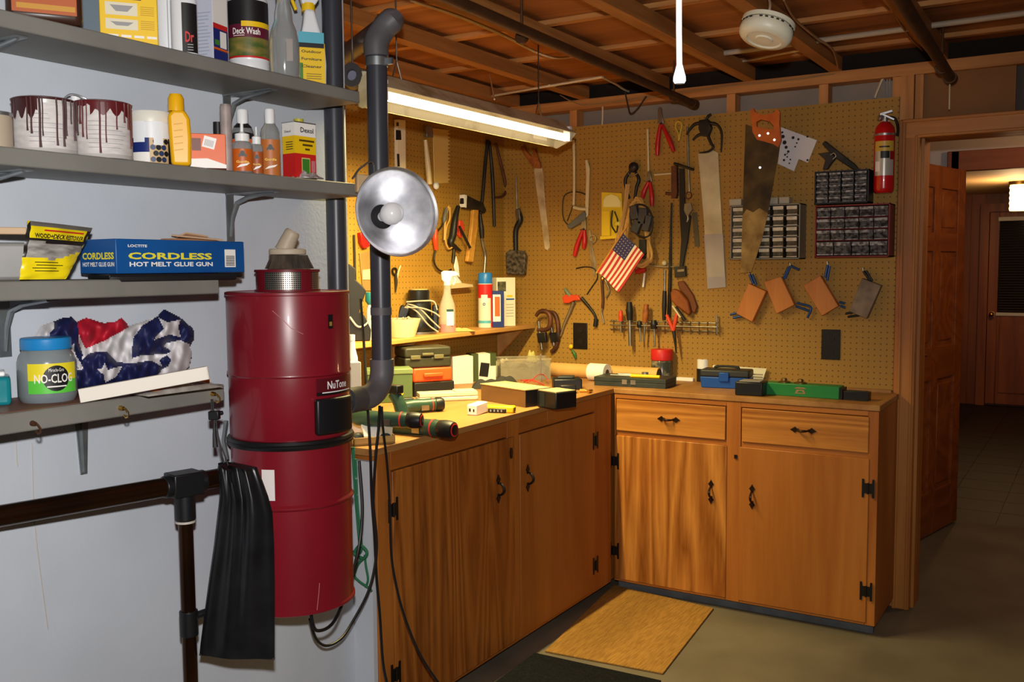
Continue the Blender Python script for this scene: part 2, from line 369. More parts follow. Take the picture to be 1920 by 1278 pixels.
# open six panel door in the lobby
hx, hy, fx, fy = -0.712, 6.06, -0.885, 5.26
v = Vector((hx-fx, hy-fy, 0)); dw = v.length; v.normalize()
dm = thing('door_1', None, None, frame((fx, fy, 0.01), v, Z, v.cross(Z))); dm['kind'] = 'structure'
b = MB(DOORW); b.bb((0, 0, -0.018), (0.11, 2.02, 0.018)); b.bb((dw-0.11, 0, -0.018), (dw, 2.02, 0.018)); b.bb((dw/2-0.05, 0, -0.018), (dw/2+0.05, 2.02, 0.018))
b.m(DOORX)
for a, c in ((0, 0.24), (0.86, 1.04), (1.56, 1.66), (1.90, 2.02)): b.bb((0.11, a, -0.0175), (dw-0.11, c, 0.0175))
b.build('door_leaf', dm, bev=0.003)
b = MB(DOORW)
for a, c in ((0.24, 0.86), (1.04, 1.56), (1.66, 1.90)):
    for q, r in ((0.11, dw/2-0.05), (dw/2+0.05, dw-0.11)): b.bb((q-0.005, a-0.005, -0.006), (r+0.005, c+0.005, 0.006)); b.bb((q+0.03, a+0.03, -0.012), (r-0.03, c-0.03, 0.012))
b.build('door_panel', dm, bev=0.004)
b = MB(PM('nickel', (200, 196, 188), 0.25, 1.0)); b.cyl((0.06, 1.02, 0.018), (0.06, 1.02, 0.024), 0.032); b.cyl((0.06, 1.02, 0.02), (0.06, 1.02, 0.065), 0.011); b.tube([(0.06, 1.02, 0.06), (0.10, 1.02, 0.066), (0.165, 1.015, 0.06)], [0.011, 0.010, 0.008]); b.build('door_handle', dm)
# ================================================================ things under the ceiling
IRON = PM('iron_pipe', (70, 50, 34), 0.55, 0.5, c2=(92, 62, 38), sc=14)
def iron_pipe(x0, y0, x1, y1, z, r, label):
    t = thing('iron_pipe', label, 'pipe', Matrix.Translation((x1, y1, z)), 'dark pipes under the ceiling joists')
    b = MB(IRON); b.cyl((x0-x1, y0-y1, 0), (0, 0, 0), r); b.build('pipe', t)
    b = MB(IRON); b.cyl((0, -0.035, 0), (0, 0.012, 0), r*1.25); b.build('end_cap', t)
    for q in (-0.25, -1.55): b = MB(IRON); b.cyl((0, q, 0), (0, q, 2.404-z), 0.005, n=8); b.cyl((0, q-0.01, 0), (0, q+0.01, 0), r*1.2); b.build('hanger_rod', t)
e = at(1302, 195, 1, 4.30); s = at(832, 0, 2, e.z)
iron_pipe(e.x+(s.x-e.x)*4, -1.0, e.x, e.y, e.z, 0.017, 'dark pipe under the joists ending over the red-handled cutters')
e = at(1783, 147, 1, 4.28); s = at(1690, 0, 2, e.z)
iron_pipe(e.x+(s.x-e.x)*4, -1.0, e.x, e.y, e.z, 0.02, 'dark pipe under the joists ending over the doorway')
# cables stapled along the ceiling
CABW = PM('cable_pale', (206, 190, 160), 0.5); CABT = PM('cable_tan', (150, 116, 78), 0.5); CABB = PM('cable_dark', (50, 38, 30), 0.5); CONDUIT = PM('conduit', (176, 160, 140), 0.4)
def cable(P, r, mat, label, name='cable', cat='cable', n=6):
    b = MB(mat); b.tube(spline(P, n), r, 6); o = b.build(name); return tag(o, label, cat, 'cables on the ceiling')
def cz(l): return [at(a, c, 2, z) for a, c, z in l]
cable(cz([(770, 0, 2.398), (860, 30, 2.385), (945, 66, 2.38), (1000, 95, 2.39), (1040, 108, 2.38), (1075, 106, 2.40)]), 0.0065, CABW, 'pale cable drooping beside the joist, above the light fixture')
cable(cz([(905, 183, 2.36), (950, 175, 2.355), (1000, 166, 2.335), (1060, 156, 2.335), (1130, 144, 2.335)]), 0.0055, CABW, 'pale cable crossing two joists above the right end of the light')
cable(cz([(1030, 160, 2.335), (1060, 165, 2.38), (1100, 183, 2.37), (1120, 186, 2.37)]), 0.0055, CABW, 'short pale cable sagging behind the light over the back wall')
cable(cz([(1130, 145, 2.335), (1155, 158, 2.37), (1180, 172, 2.37), (1215, 173, 2.37)]), 0.005, CABW, 'pale cable bending down to the top plate beside the joist')
q = [at(a, c, 1, YB-0.02) for a, c in ((1172, 172), (1178, 200), (1183, 213), (1196, 203), (1212, 180))]
cable(q, 0.004, CABB, 'dark wire loop hanging from the top plate over the pegboard')
cable([at(a, c, 1, YB-0.012) for a, c in ((1050, 178), (1075, 191), (1110, 196), (1245, 178), (1350, 163), (1480, 150), (1565, 138))], 0.003, CABT, 'thin tan wire stapled along the top plate')
cable(cz([(1470, 0, 2.385), (1490, 35, 2.37), (1530, 70, 2.35), (1557, 88, 2.335), (1566, 105, 2.335), (1572, 132, 2.34)]), 0.004, CABT, 'thin tan wire dropping from the joist behind the smoke alarm')
cable(cz([(1350, 113, 2.40), (1370, 116, 2.40), (1410, 112, 2.40), (1470, 100, 2.40), (1540, 88, 2.40)]), 0.005, CABW, 'pale cable curving under the conduit by the smoke alarm')
cable([at(a, c, 1, YB+0.03) for a, c in ((1661, 143), (1655, 148), (1647, 166), (1640, 184))], 0.0055, CABW, 'short white cable slanting down behind the pegboard by the extinguisher')
for k, a in enumerate((1657, 1663, 1668)):
    cable([at(a, 142, 1, YB+0.05), at(a+1, 162, 1, YB+0.05), at(a+1, 186, 1, YB+0.05)], 0.004, PM('cable_grey', (150, 150, 150), 0.5), 'grey cable running down into the stud bay above the extinguisher')
cable(cz([(1670, 0, 2.385), (1680, 30, 2.385), (1705, 68, 2.385), (1730, 95, 2.398)]), 0.004, CABT, 'thin tan wire along the joist beside the pipe over the doorway')
cable(cz([(1640, 128, 2.398), (1690, 115, 2.398), (1760, 110, 2.40), (1850, 100, 2.40), (1925, 92, 2.40)]), 0.005, CABB, 'dark cable running above the top plate over the doorway')
y = 3.72
a, c = at(1340, 102, 2, 2.391), at(1925, 24, 2, 2.391)
b = MB(CONDUIT); b.cyl(a, c, 0.011); tag(b.build('conduit'), 'long pale conduit crossing above the joists behind the smoke alarm', 'pipe')
cable(cz([(917, 139, 2.345), (920, 150, 2.28), (927, 186, 2.09)]), 0.003, CABW, 'white cord hanging from the joist to the light fixture', 'cord', 'cord')
cable([at(1130, 200, 1, YB-0.01), at(1130, 215, 1, YB-0.01), at(1129, 234, 1, YB-0.01)], 0.004, CABW, 'short white cable end at the top of the pegboard, right of the light', 'cable')
b = MB(CABW); b.cyl(at(1781, 150, 1, 4.27), at(1780, 205, 1, 4.27), 0.003, n=8); tag(b.build('pull_string'), 'short pale string hanging from the pipe end over the doorway', 'string')
# pull cord close to the camera
d = 0.78
t = thing('light_pull', 'white pull cord with a bell-shaped end hanging from above', 'cord', Matrix.Translation(atd(1274, 158, d)))
i = TM[t.name].inverted()
WPL = PM('white_cord', (238, 238, 236), 0.5)
P = [atd(1273, -320, d), atd(1273, -100, d), atd(1273, 60, d), atd(1274, 128, d)]
b = MB(WPL); b.tube([i @ p for p in P], 0.0023, 10); b.build('cord', t)
b = MB(WPL); s = d/FPX
b.lathe([(0, 0), (9*s, 1*s), (12*s, 6*s), (11.5*s, 14*s), (7*s, 30*s), (5.5*s, 36*s), (0, 36*s)], 20); b.build('cord_end', t)
# smoke alarm
p = atd(1436, 62, 2.75); s = 2.75/FPX
n = (CC-p).normalized(); w = (n*0.16 - Z*0.92 + CR*-0.26).normalized(); u = (CR*0.94-CU*0.33); u = (u-w*u.dot(w)).normalized(); vv = w.cross(u)
F = frame(p, u, vv, w)
t = thing('smoke_alarm', 'round cream smoke alarm dangling from its wires below a joist', 'smoke alarm', F)
CREAM = PM('aged_plastic', (226, 220, 196), 0.4, c2=(214, 206, 178), sc=5)
b = MB(CREAM); R = 50*s
b.lathe([(0, 0.022), (R*0.3, 0.023), (R*0.34, 0.019), (R*0.62, 0.018), (R*0.66, 0.022), (R*0.86, 0.020), (R*0.97, 0.012), (R, 0.0), (R*0.99, -0.012), (R*0.92, -0.02), (0, -0.02)], 40); b.build('cover', t)
b = MB(CREAM); b.lathe([(R*0.95, -0.02), (R*1.0, -0.021), (R*1.0, -0.032), (0, -0.032)], 40); b.build('base_plate', t)
b = MB(PM('dark_slot', (40, 36, 30), 0.8))
for k in range(30):
    if k % 6 == 5: continue
    a = 2*PI*k/30; b.box((R*0.985*math.cos(a), R*0.985*math.sin(a), -0.0135), (0.004, 0.008, 0.004), e=(0, 0, a))
b.build('vent_slot', t)
b = MB(CABW); i = F.inverted()
b.tube([i @ q for q in spline([p-w*0.03, atd(1440, 32, 2.8), atd(1444, 10, 2.85), at(1440, -12, 2, 2.35)], 5)], 0.004, 6); b.build('wire', t)
# hall ceiling lamp
p = at(1912, 340, 2, 2.234)
t = thing('ceiling_lamp', 'small lit glass lamp on the hall ceiling', 'lamp', Matrix.Translation(p))
b = MB(PM('brass', (212, 170, 90), 0.25, 1.0)); b.lathe([(0, 0), (0.09, 0), (0.085, -0.03), (0, -0.03)], 24); b.build('base', t)
b = MB(PM('lamp_glass_lit', (255, 226, 170), 0.3, emis=(255, 200, 120), es=5.0))
prof = [(0, -0.26)]+[(0.075+0.006*(k % 2), -0.26+0.23*k/10) for k in range(11)]; b.lathe(prof, 24); b.build('lamp_shade', t)
# ---------------------------------------------------------------- fluorescent shop light
LY0, LY1 = 2.33, 3.56
A, B = Vector((-1.878, 2.05)), Vector((-1.988, 2.0)); d2 = (B-A).normalized(); n2 = Vector((d2.y, -d2.x)) if Vector((d2.y, -d2.x)).y > 0 else Vector((-d2.y, d2.x))
wd = (B-A).length
def cs(a, h): q = A+d2*(wd*a)+n2*h; return q
t = thing('fluorescent_light', 'lit fluorescent shop light with a sloping white hood over the bench', 'light fixture', Matrix.Translation((-1.93, (LY0+LY1)/2, 2.03)))
HOOD = PM('hood_enamel', (190, 178, 146), 0.5, c2=(120, 100, 62), sc=9, st=(1, 1, 1), lo=0.5, hi=0.8)
sec = [cs(0.0, 0.0), cs(0.02, 0.008), cs(0.24, 0.058), cs(0.30, 0.075), cs(0.70, 0.075), cs(0.76, 0.058), cs(0.98, 0.008), cs(1.0, 0.0)]
ins = [cs(0.03, 0.0), cs(0.27, 0.055), cs(0.73, 0.055), cs(0.97, 0.0)]
ring = sec+ins[::-1]; low = [cs(0.90, -0.013), cs(0.35, -0.016)]  # low: extra drop of the end plates, shaped to cut light on the back wall
b = MB(HOOD); vs = []; k = len(ring)
for y in (LY0, LY1): vs += [(q.x, y, q.y) for q in ring]
b.add(vs, [(i, (i+1) % k, k+(i+1) % k, k+i) for i in range(k)]+[tuple(range(k))[::-1], tuple(range(k, 2*k))])
b.build('hood', t, world=True)
for y0, y1 in ((LY0-0.004, LY0), (LY1, LY1+0.004)): b = MB(HOOD); b.add([(q.x, y, q.y) for y in (y0, y1) for q in sec+low], [tuple(range(10))[::-1], tuple(range(10, 20))]+[(i, (i+1) % 10, 10+(i+1) % 10, 10+i) for i in range(10)]); b.build('end_plate', t, world=True)
b = MB(PM('tube_lit', (255, 250, 235), 0.3, emis=(255, 240, 205), es=3.2)); q = cs(0.30, -0.006)
b.cyl((q.x, LY0+0.035, q.y), (q.x, LY1-0.035, q.y), 0.0150, n=16); b.build('fluorescent_tube', t, world=True)
for y in (LY0+0.018, LY1-0.018): b = MB(WPL); b.box((q.x, y, q.y+0.016), (0.030, 0.018, 0.06)); b.build('lamp_holder', t, world=True)
LAMP_AT = cs(0.86, -0.008); q = cs(0.5, 0.075)
for y in (LY0+0.16, LY1-0.16):
    b = MB(PM('chain_steel', (150, 146, 138), 0.35, 1.0))
    for s_ in (-1, 1): b.tube([(q.x, y+s_*0.03, q.y), (q.x, y, q.y+0.07), (q.x, y, 2.404)], 0.0025, 6)
    b.build('hanger', t, world=True)
b = MB(PM('hood_sticker', (214, 206, 182), 0.6)); q0, q1 = cs(0.74, 0.052), cs(0.90, 0.017)
b.quad((q0.x+0.0006, LY1-0.17, q0.y-0.001), (q1.x+0.0006, LY1-0.17, q1.y-0.001), (q1.x+0.0006, LY1-0.06, q1.y-0.001), (q0.x+0.0006, LY1-0.06, q0.y-0.001)); b.build('sticker', t, world=True)

p = atd(661, 143, 2.98); F = frame(p, CR, CU, -CF); s = 2.98/FPX
t = thing('pipe_clamp', 'dark round clamp with a cream tab hanging beside the left end of the light', 'clamp', F)
b = MB(PM('dark_clamp', (48, 44, 44), 0.5)); b.lathe([(9*s, -0.02), (19*s, -0.02), (19*s, 0.02), (9*s, 0.02), (9*s, -0.02)], 28, sy=1.2); b.build('ring', t)
b = MB(PM('clamp_core', (120, 120, 140), 0.4)); b.lathe([(0, 0.0), (10*s, 0.0), (10*s, -0.01), (0, -0.01)], 24, sy=1.2); b.build('core', t)
b = MB(PM('cream_tab', (196, 184, 156), 0.5)); b.box((20*s, 2*s, 0.0), (16*s, 13*s, 0.012)); b.build('tab', t)
b = MB(PM('chain_steel', (150, 146, 138), 0.35, 1.0)); i = F.inverted(); top = Vector((p.x, p.y, 2.345)); b.cyl(i @ top, (0, 20*s, 0), 0.003, n=8); b.build('hanger', t)
# ================================================================ work bench cabinets
FXL, FYB, XR, YL = -1.905, 3.97, -0.745, 2.282
PLYA = wood('plywood_door', (176, 108, 44), (112, 58, 18), 'Z', 5.5, 0.4, 9, c3=(150, 82, 30), spec=0.35)
PLYB = wood('plywood_door_pale', (194, 128, 58), (128, 70, 22), 'Z', 4.5, 0.4, 11, c3=(150, 78, 30), seed=3.1, spec=0.35)
PLYC = wood('plywood_door_even', (172, 106, 44), (148, 86, 32), 'Z', 3.0, 0.4, 4, seed=5.3, spec=0.35)
DRW = wood('drawer_front', (196, 130, 58), (142, 82, 30), 'X', 4.0, 0.42, 8, seed=1.3, spec=0.35)
RAIL = wood('cabinet_rail', (172, 104, 40), (146, 80, 28), 'Y', 3.0, 0.45, 5, seed=2.0, spec=0.35)
RAILX = wood('cabinet_rail_flat', (178, 110, 48), (152, 88, 36), 'X', 3.0, 0.45, 5, seed=2.0, spec=0.35)
STILE = wood('cabinet_stile', (176, 108, 44), (146, 82, 30), 'Z', 3.0, 0.45, 5, seed=4.0, spec=0.35)
TOPW = wood('counter_top', (172, 124, 70), (146, 98, 50), 'Y', 3.0, 0.5, 5, seed=6.0, c3=(160, 112, 62))
BLK = PM('black_iron', (26, 22, 20), 0.45, 0.4)
BRONZE = PM('bronze_iron', (58, 40, 28), 0.35, 0.7)
TOE = PM('toe_kick', (92, 98, 102), 0.6, c2=(76, 80, 84), sc=10)
def handle(parent, F, L=0.108, rot=0.0, mat=BLK, name='handle'):
    """arched pull with arrow-shaped ends; F local u across, v up, w out"""
    R = F @ Matrix.Rotation(rot, 4, 'Z'); b = MB(mat); h = L/2
    for s in (1, -1):
        a = [(0, s*h), (0.007*s, s*(h-0.012)), (0.013*s, s*(h-0.020)), (0.006*s, s*(h-0.028)), (0.005*s, s*(h-0.036)), (-0.005*s, s*(h-0.036)), (-0.006*s, s*(h-0.028)), (-0.013*s, s*(h-0.020)), (-0.007*s, s*(h-0.012))]
        b.prism(a, 0, 0.0035, R)
    n = 12
    b.tube([(0, -h+0.03+(L-0.06)*i/n, 0.003+0.024*math.sin(PI*i/n)**0.6) for i in range(n+1)], [0.0036+0.0022*math.sin(PI*i/n) for i in range(n+1)], 8, M=R)
    return b.build(name, parent, world=True)
def hinge(parent, F, h=0.075, w=0.024):
    b = MB(BLK)
    for s in (1, -1):
        b.prism([(s*0.004, -h*0.27), (s*w*0.6, -h*0.27), (s*w*0.66, -h/2), (s*w, -h/2), (s*w, h/2), (s*w*0.66, h/2), (s*w*0.6, h*0.27), (s*0.004, h*0.27)], 0, 0.003, F)
    b.cyl((0, -h*0.3, 0.004), (0, h*0.3, 0.004), 0.004, n=10, M=F)
    return b.build('hinge', parent, world=True)
def FX(y, z): return frame((FXL, y, z), Y, Z, X)
def FY(x, z): return frame((x, FYB, z), X, Z, -Y)
# ---- left run
t = thing('base_cabinet', 'long wooden bench cabinet on the left, two plywood doors under the cluttered counter', 'cabinet', Matrix.Translation((-2.3, YL, 0)), 'bench cabinets')
b = MB(STILE); b.bb((-2.72, YL, 0.04), (FXL-0.02, 4.395, 0.92)); b.build('carcass', t, world=True)
for a, c in ((2.282, 2.352), (3.048, 3.132), (3.782, 3.945)): b = MB(STILE); b.bb((FXL-0.02, a, 0.045), (FXL, c, 0.921)); b.build('face_stile', t, world=True, bev=0.002)
for y0, y1, z0, z1, e in ((2.352, 3.048, 0.045, 0.07, 0.001), (3.132, 3.782, 0.045, 0.07, 0.001), (2.352, 3.048, 0.862, 0.921, 0), (3.132, 3.357, 0.862, 0.921, 0), (3.359, 3.782, 0.862, 0.921, 0)):
    b = MB(RAIL); b.bb((FXL-0.02, y0, z0), (FXL-e, y1, z1)); b.build('face_rail', t, world=True, bev=0.002)
for (a, c, m) in ((2.356, 3.094, PLYA), (3.136, 3.776, PLYC)):
    b = MB(m); b.bb((FXL-0.016, a, 0.056), (FXL+0.004, c, 0.858)); o = b.build('door', t, world=True, bev=0.003)
    L = a < 3
    hy = at(935, 915, 0, FXL+0.006).y if L else at(990, 895, 0, FXL+0.006).y
    handle(o, frame((FXL+0.004, hy, 0.678), Y, Z, X))
    for z in ((0.737, 0.20) if L else (0.733, 0.17)): hinge(o, frame((FXL+0.0042, 2.354 if L else 3.779, z), Y, Z, X))
b = MB(BLK); b.prism([(-0.006, -0.02), (0.006, -0.02), (0.009, 0), (0.006, 0.02), (-0.006, 0.02), (-0.009, 0)], 0, 0.008, FX(3.067, 0.798)); b.build('latch', t, world=True)
b = MB(TOE); b.bb((FXL-0.08, YL, 0), (FXL-0.06, 3.95, 0.046)); b.build('toe_kick', t, world=True)
# ---- back run
t = thing('base_cabinet', 'wooden bench cabinet against the back wall, two drawers above two doors', 'cabinet', Matrix.Translation((-1.3, 4.2, 0)), 'bench cabinets')
b = MB(STILE); b.bb((-1.9, FYB+0.02, 0.045), (XR, 4.395, 0.92)); b.build('carcass', t, world=True, bev=0.002)
for a, c in ((-1.900, -1.893), (-1.368, -1.305), (-0.785, XR)): b = MB(STILE); b.bb((a, FYB, 0.048), (c, FYB+0.02, 0.921)); b.build('face_stile', t, world=True, bev=0.002)
for x0, x1 in ((-1.893, -1.368), (-1.305, -0.785)):
    for z0, z1, e in ((0.90, 0.921, 0), (0.728, 0.752, 0.006), (0.048, 0.06, 0)): b = MB(RAILX); b.bb((x0, FYB+e, z0), (x1, FYB+0.02, z1)); b.build('face_rail', t, world=True, bev=0.002)
for a, c, hx in ((-1.888, -1.372, -1.632), (-1.300, -0.782, -1.040)):
    b = MB(DRW); b.bb((a, FYB-0.004, 0.752), (c, FYB+0.018, 0.897)); o = b.build('drawer', t, world=True, bev=0.003)
    handle(o, frame((hx, FYB-0.004, 0.823), X, Z, -Y), rot=PI/2, mat=BRONZE)
for a, c, m, hx, gx in ((-1.897, -1.364, PLYB, -1.433, -1.898), (-1.308, -0.778, PLYC, -1.251, -0.780)):
    b = MB(m); b.bb((a, FYB-0.004, 0.058), (c, FYB+0.016, 0.729)); o = b.build('door', t, world=True, bev=0.003)
    handle(o, frame((hx, FYB-0.004, 0.52), X, Z, -Y), mat=BRONZE)
    for z in (0.61, 0.19): hinge(o, frame((gx, FYB-0.0042, z), X, Z, -Y))
b = MB(BLK); b.prism([(-0.006, -0.008), (0.006, -0.008), (0.006, 0.008), (-0.006, 0.008)], 0, 0.006, FY(-1.325, 0.685)); b.build('latch', t, world=True)
b = MB(TOE); b.bb((-1.90, FYB+0.05, 0), (XR-0.015, FYB+0.07, 0.049)); b.build('toe_kick', t, world=True)
# ---- counter top
b = MB(TOPW)
poly = [(-2.755, YL-0.02), (XW-0.11, YL-0.02), (-1.908+0.008, YL-0.02), (FXL+0.005, FYB-0.005), (XR+0.004, FYB-0.005), (XR+0.004, 4.398), (-2.755, 4.398)]
b.prism(poly, 0.922, ZC)
tag(b.build('worktop', bev=0.003), 'L-shaped wooden counter top running along both pegboard walls', 'counter top')
b = MB(TOPW); b.bb((at(1590, 726, 1, 4.39).x, 4.378, ZC), (-0.775, 4.397, ZC+0.012)); tag(b.build('wood_strip'), 'thin pale wood strip lying along the pegboard at the right end of the counter', 'strip')
# ---- shelf on the left pegboard
SZ = 1.197
t = thing('bench_shelf', 'narrow wooden shelf on the left pegboard above the counter', 'shelf', Matrix.Translation((-2.66, 3.3, SZ)))
SHW = wood('bench_shelf_wood', (212, 160, 90), (186, 130, 66), 'Y', 3.0, 0.5, 5, seed=8.0)
b = MB(SHW); b.bb((XL+0.002, 2.30, SZ-0.02), (-2.565, 4.392, SZ)); b.build('board', t, world=True, bev=0.003)
for y in (2.5, 3.4, 4.33): b = MB(SHW); b.prism([(XL+0.002, SZ-0.02), (-2.60, SZ-0.02), (XL+0.002, SZ-0.17)], -y-0.01, -y+0.01, frame((0, 0, 0), X, Z, -Y)); b.build('bracket', t, world=True)
# ---- mats
STRAW = PM('straw_mat', (160, 118, 58), 0.85, c2=(132, 94, 42), sc=300, st=(0.8, 0.06, 1), bump=0.4, spec=0.2)
q = [at(a, c, 2, 0.006) for a, c in ((1150, 1096), (1338, 1140), (1243, 1262), (1022, 1220))]
b = MB(STRAW); b.prism([(p.x, p.y) for p in q], 0.0005, 0.008); tag(b.build('straw_mat', bev=0.002), 'tan straw mat on the floor in the corner of the L-shaped bench', 'mat')
RUB = PM('black_mat', (17, 18, 20), 0.95, c2=(26, 27, 30), sc=120, bump=0.4, spec=0.08)
q = [at(a, c, 2, 0.008) for a, c in ((1003, 1224), (1240, 1276))]
dx = (q[1]-q[0]); n = Vector((dx.y, -dx.x, 0)).normalized()*0.9
b = MB(RUB); b.prism([(p.x, p.y) for p in (q[0], q[1], q[1]+n, q[0]+n)], 0.0005, 0.011); tag(b.build('rubber_mat', bev=0.002), 'black rubber mat on the floor in front of the straw mat', 'mat')
# ================================================================ white wall : shelves, vacuum, pipes
def face(p, turn=0.0):
    p = Vector(p); h = CC-p; h.z = 0; h.normalize(); xa = (-h).cross(Z)
    return FZ(p, math.atan2(xa.y, xa.x)+turn)
def onz(px, py, z): return at(px, py, 2, z)
def front(F, y, z): return frame((0, y, z), X, Z, -Y)          # plate facing the viewer, in local coords
GALV = PM('galvanised', (160, 164, 166), 0.4, 0.8, c2=(136, 142, 146), sc=16)
DKLINE = PM('shelf_edge_dark', (52, 44, 38), 0.6)
def bracket(t, y, z, arm=0.175, drop=0.125):
    b = MB(GALV)
    b.bb((XW, y-0.013, z-drop), (XW+0.003, y+0.013, z)); b.bb((XW, y-0.013, z-0.003), (XW+arm, y+0.013, z))
    n = 8
    sec = [(0.003, -drop*0.9), (0.012, -drop*0.5), (0.03, -drop*0.2), (0.07, -0.012), (arm*0.92, -0.003)]
    b.tube([(XW+a, y, z+c) for a, c in sec], [0.004, 0.006, 0.007, 0.006, 0.004], 8)
    return b.build('bracket', t, world=True)
def shelf(z0, z1, y1, label, notch=False, brs=()):
    t = thing('wall_shelf', label, 'shelf', Matrix.Translation((XW, 0.9, z0)), 'grey shelves on the white wall')
    b = MB(GREY); yn = 2.178
    poly = [(XW, -0.3), (XS, -0.3), (XS, y1), (XW, y1)]
    if notch: poly = [(XW, -0.3), (XS, -0.3), (XS, y1), (XS+0.0, yn+0.05), (XW+0.075, yn+0.05), (XW+0.075, yn-0.05), (XW, yn-0.05)]
    b.prism(poly, z0, z1); b.build('board', t, world=True, bev=0.003)
    for y in brs: bracket(t, y, z0)
    return t
shelf(1.957, 1.990, 2.09, 'topmost grey wall shelf holding spray bottles and the yellow box', False, (1.80, 1.13))
shelf(1.700, 1.735, 2.09, 'grey wall shelf with the paint-dripped cans', False, (1.80, 1.13))
shelf(1.443, 1.481, 1.572, 'grey wall shelf with the blue glue gun box', False, (1.17,))
shelf(1.188, 1.228, 1.578, 'lowest grey wall shelf with the folded bunting and hooks along its edge', False, ())
# last bracket under the lowest shelf is a long flat one
p = at(155, 860, 0, XW)
t4 = bpy.data.objects['wall_shelf.003']
b = MB(GALV); i = [(XW, p.y-0.016, 1.188), (XW, p.y+0.016, 1.188), (XW, p.y+0.009, 1.03), (XW, p.y-0.009, 1.03)]
b.prism([(-0.017, 0), (0.017, 0), (0.008, -0.155), (-0.008, -0.155)], 0, 0.004, frame((XW, p.y, 1.188), Y, Z, X)); b.prism([(-0.005, 0), (0.005, 0), (0.003, -0.15), (-0.003, -0.15)], 0.004, 0.010, frame((XW, p.y, 1.188), Y, Z, X))
b.bb((XW, p.y-0.016, 1.184), (XW+0.18, p.y+0.016, 1.188)); b.build('bracket', t4, world=True)
BRASS = PM('brass', (212, 170, 90), 0.25, 1.0)
for (a, c, m) in ((60, 797, PM('rusty_hook', (96, 60, 40), 0.5, 0.6)), (225, 768, BRASS), (397, 741, BRASS)):
    p = at(a, c, 0, XS-0.001); b = MB(m, frame(p, Y, Z, X))
    b.cyl((0, 0.004, 0), (0, 0.004, 0.012), 0.006, 0.004, 10)
    b.tube([(0, 0.004, 0.01), (0, 0.004, 0.018), (0.001, -0.004, 0.026), (0.002, -0.013, 0.024), (0.003, -0.016, 0.014), (0.003, -0.011, 0.008)], 0.0019, 6)
    lab = {60: 'rusty cup hook at the left of the lowest shelf edge', 225: 'brass cup hook in the middle of the lowest shelf edge', 397: 'brass cup hook holding the black bag strings'}[a]
    tag(b.build('cup_hook'), lab, 'hook', 'cup hooks on the lowest shelf')
# ---------------------------------------------------------------- central vacuum drum
DR, DC = 0.157, Vector((-1.812, 1.827, 0))
h = Vector((-DC.x, -DC.y, 0)).normalized(); dfr = DC+h*DR
def zf(py, px=541):
    r_ = ray(px, py); return 1.5+r_.z*math.hypot(dfr.x, dfr.y)/math.hypot(r_.x, r_.y)
FD = face((DC.x, DC.y, 0)); FD.translation = Vector((DC.x, DC.y, zf(1158)))
zb = zf(1158)
def zl(py): return zf(py)-zb
t = thing('central_vacuum', 'tall dark red central vacuum canister mounted on the white wall', 'vacuum cleaner', FD)
RED = PM('vacuum_red', (128, 20, 34), 0.32, c2=(120, 18, 32), sc=5, coat=0.2)
RED2 = PM('vacuum_red_dark', (104, 16, 28), 0.4)
BLKP = PM('black_plastic', (20, 20, 22), 0.4)
zt, zs, zbe, zr = zl(549), zl(706), zl(838), zl(955)
b = MB(RED); r = DR
b.lathe([(0, zbe+0.01), (r-0.004, zbe+0.01), (r-0.002, zbe+0.014), (r-0.002, zs-0.006), (r+0.0015, zs-0.002), (r+0.0015, zs+0.002), (r-0.001, zs+0.006), (r-0.001, zt-0.008), (r+0.002, zt-0.006), (r+0.002, zt), (r-0.004, zt+0.002), (r-0.006, zt), (0, zt+0.004)], 64); b.build('motor_housing', t)
b = MB(RED); b.lathe([(0, 0.004), (r-0.006, 0.003), (r-0.002, 0), (r+0.001, 0.002), (r+0.001, 0.008), (r-0.003, 0.012), (r-0.003, zr-0.008), (r+0.0025, zr-0.002), (r+0.0025, zr+0.002), (r-0.003, zr+0.008), (r-0.003, zbe-0.012), (0, zbe-0.012)], 64); b.build('dirt_canister', t)
b = MB(BLKP); b.lathe([(r-0.004, zbe-0.012), (r+0.004, zbe-0.010), (r+0.007, zbe-0.004), (r+0.004, zbe), (r+0.007, zbe+0.004), (r+0.004, zbe+0.010), (r-0.004, zbe+0.012)], 64); b.build('rubber_band_seal', t)
s = mpp(dfr)
PERF = PM('perforated_steel', (168, 160, 152), 0.35, 0.9)
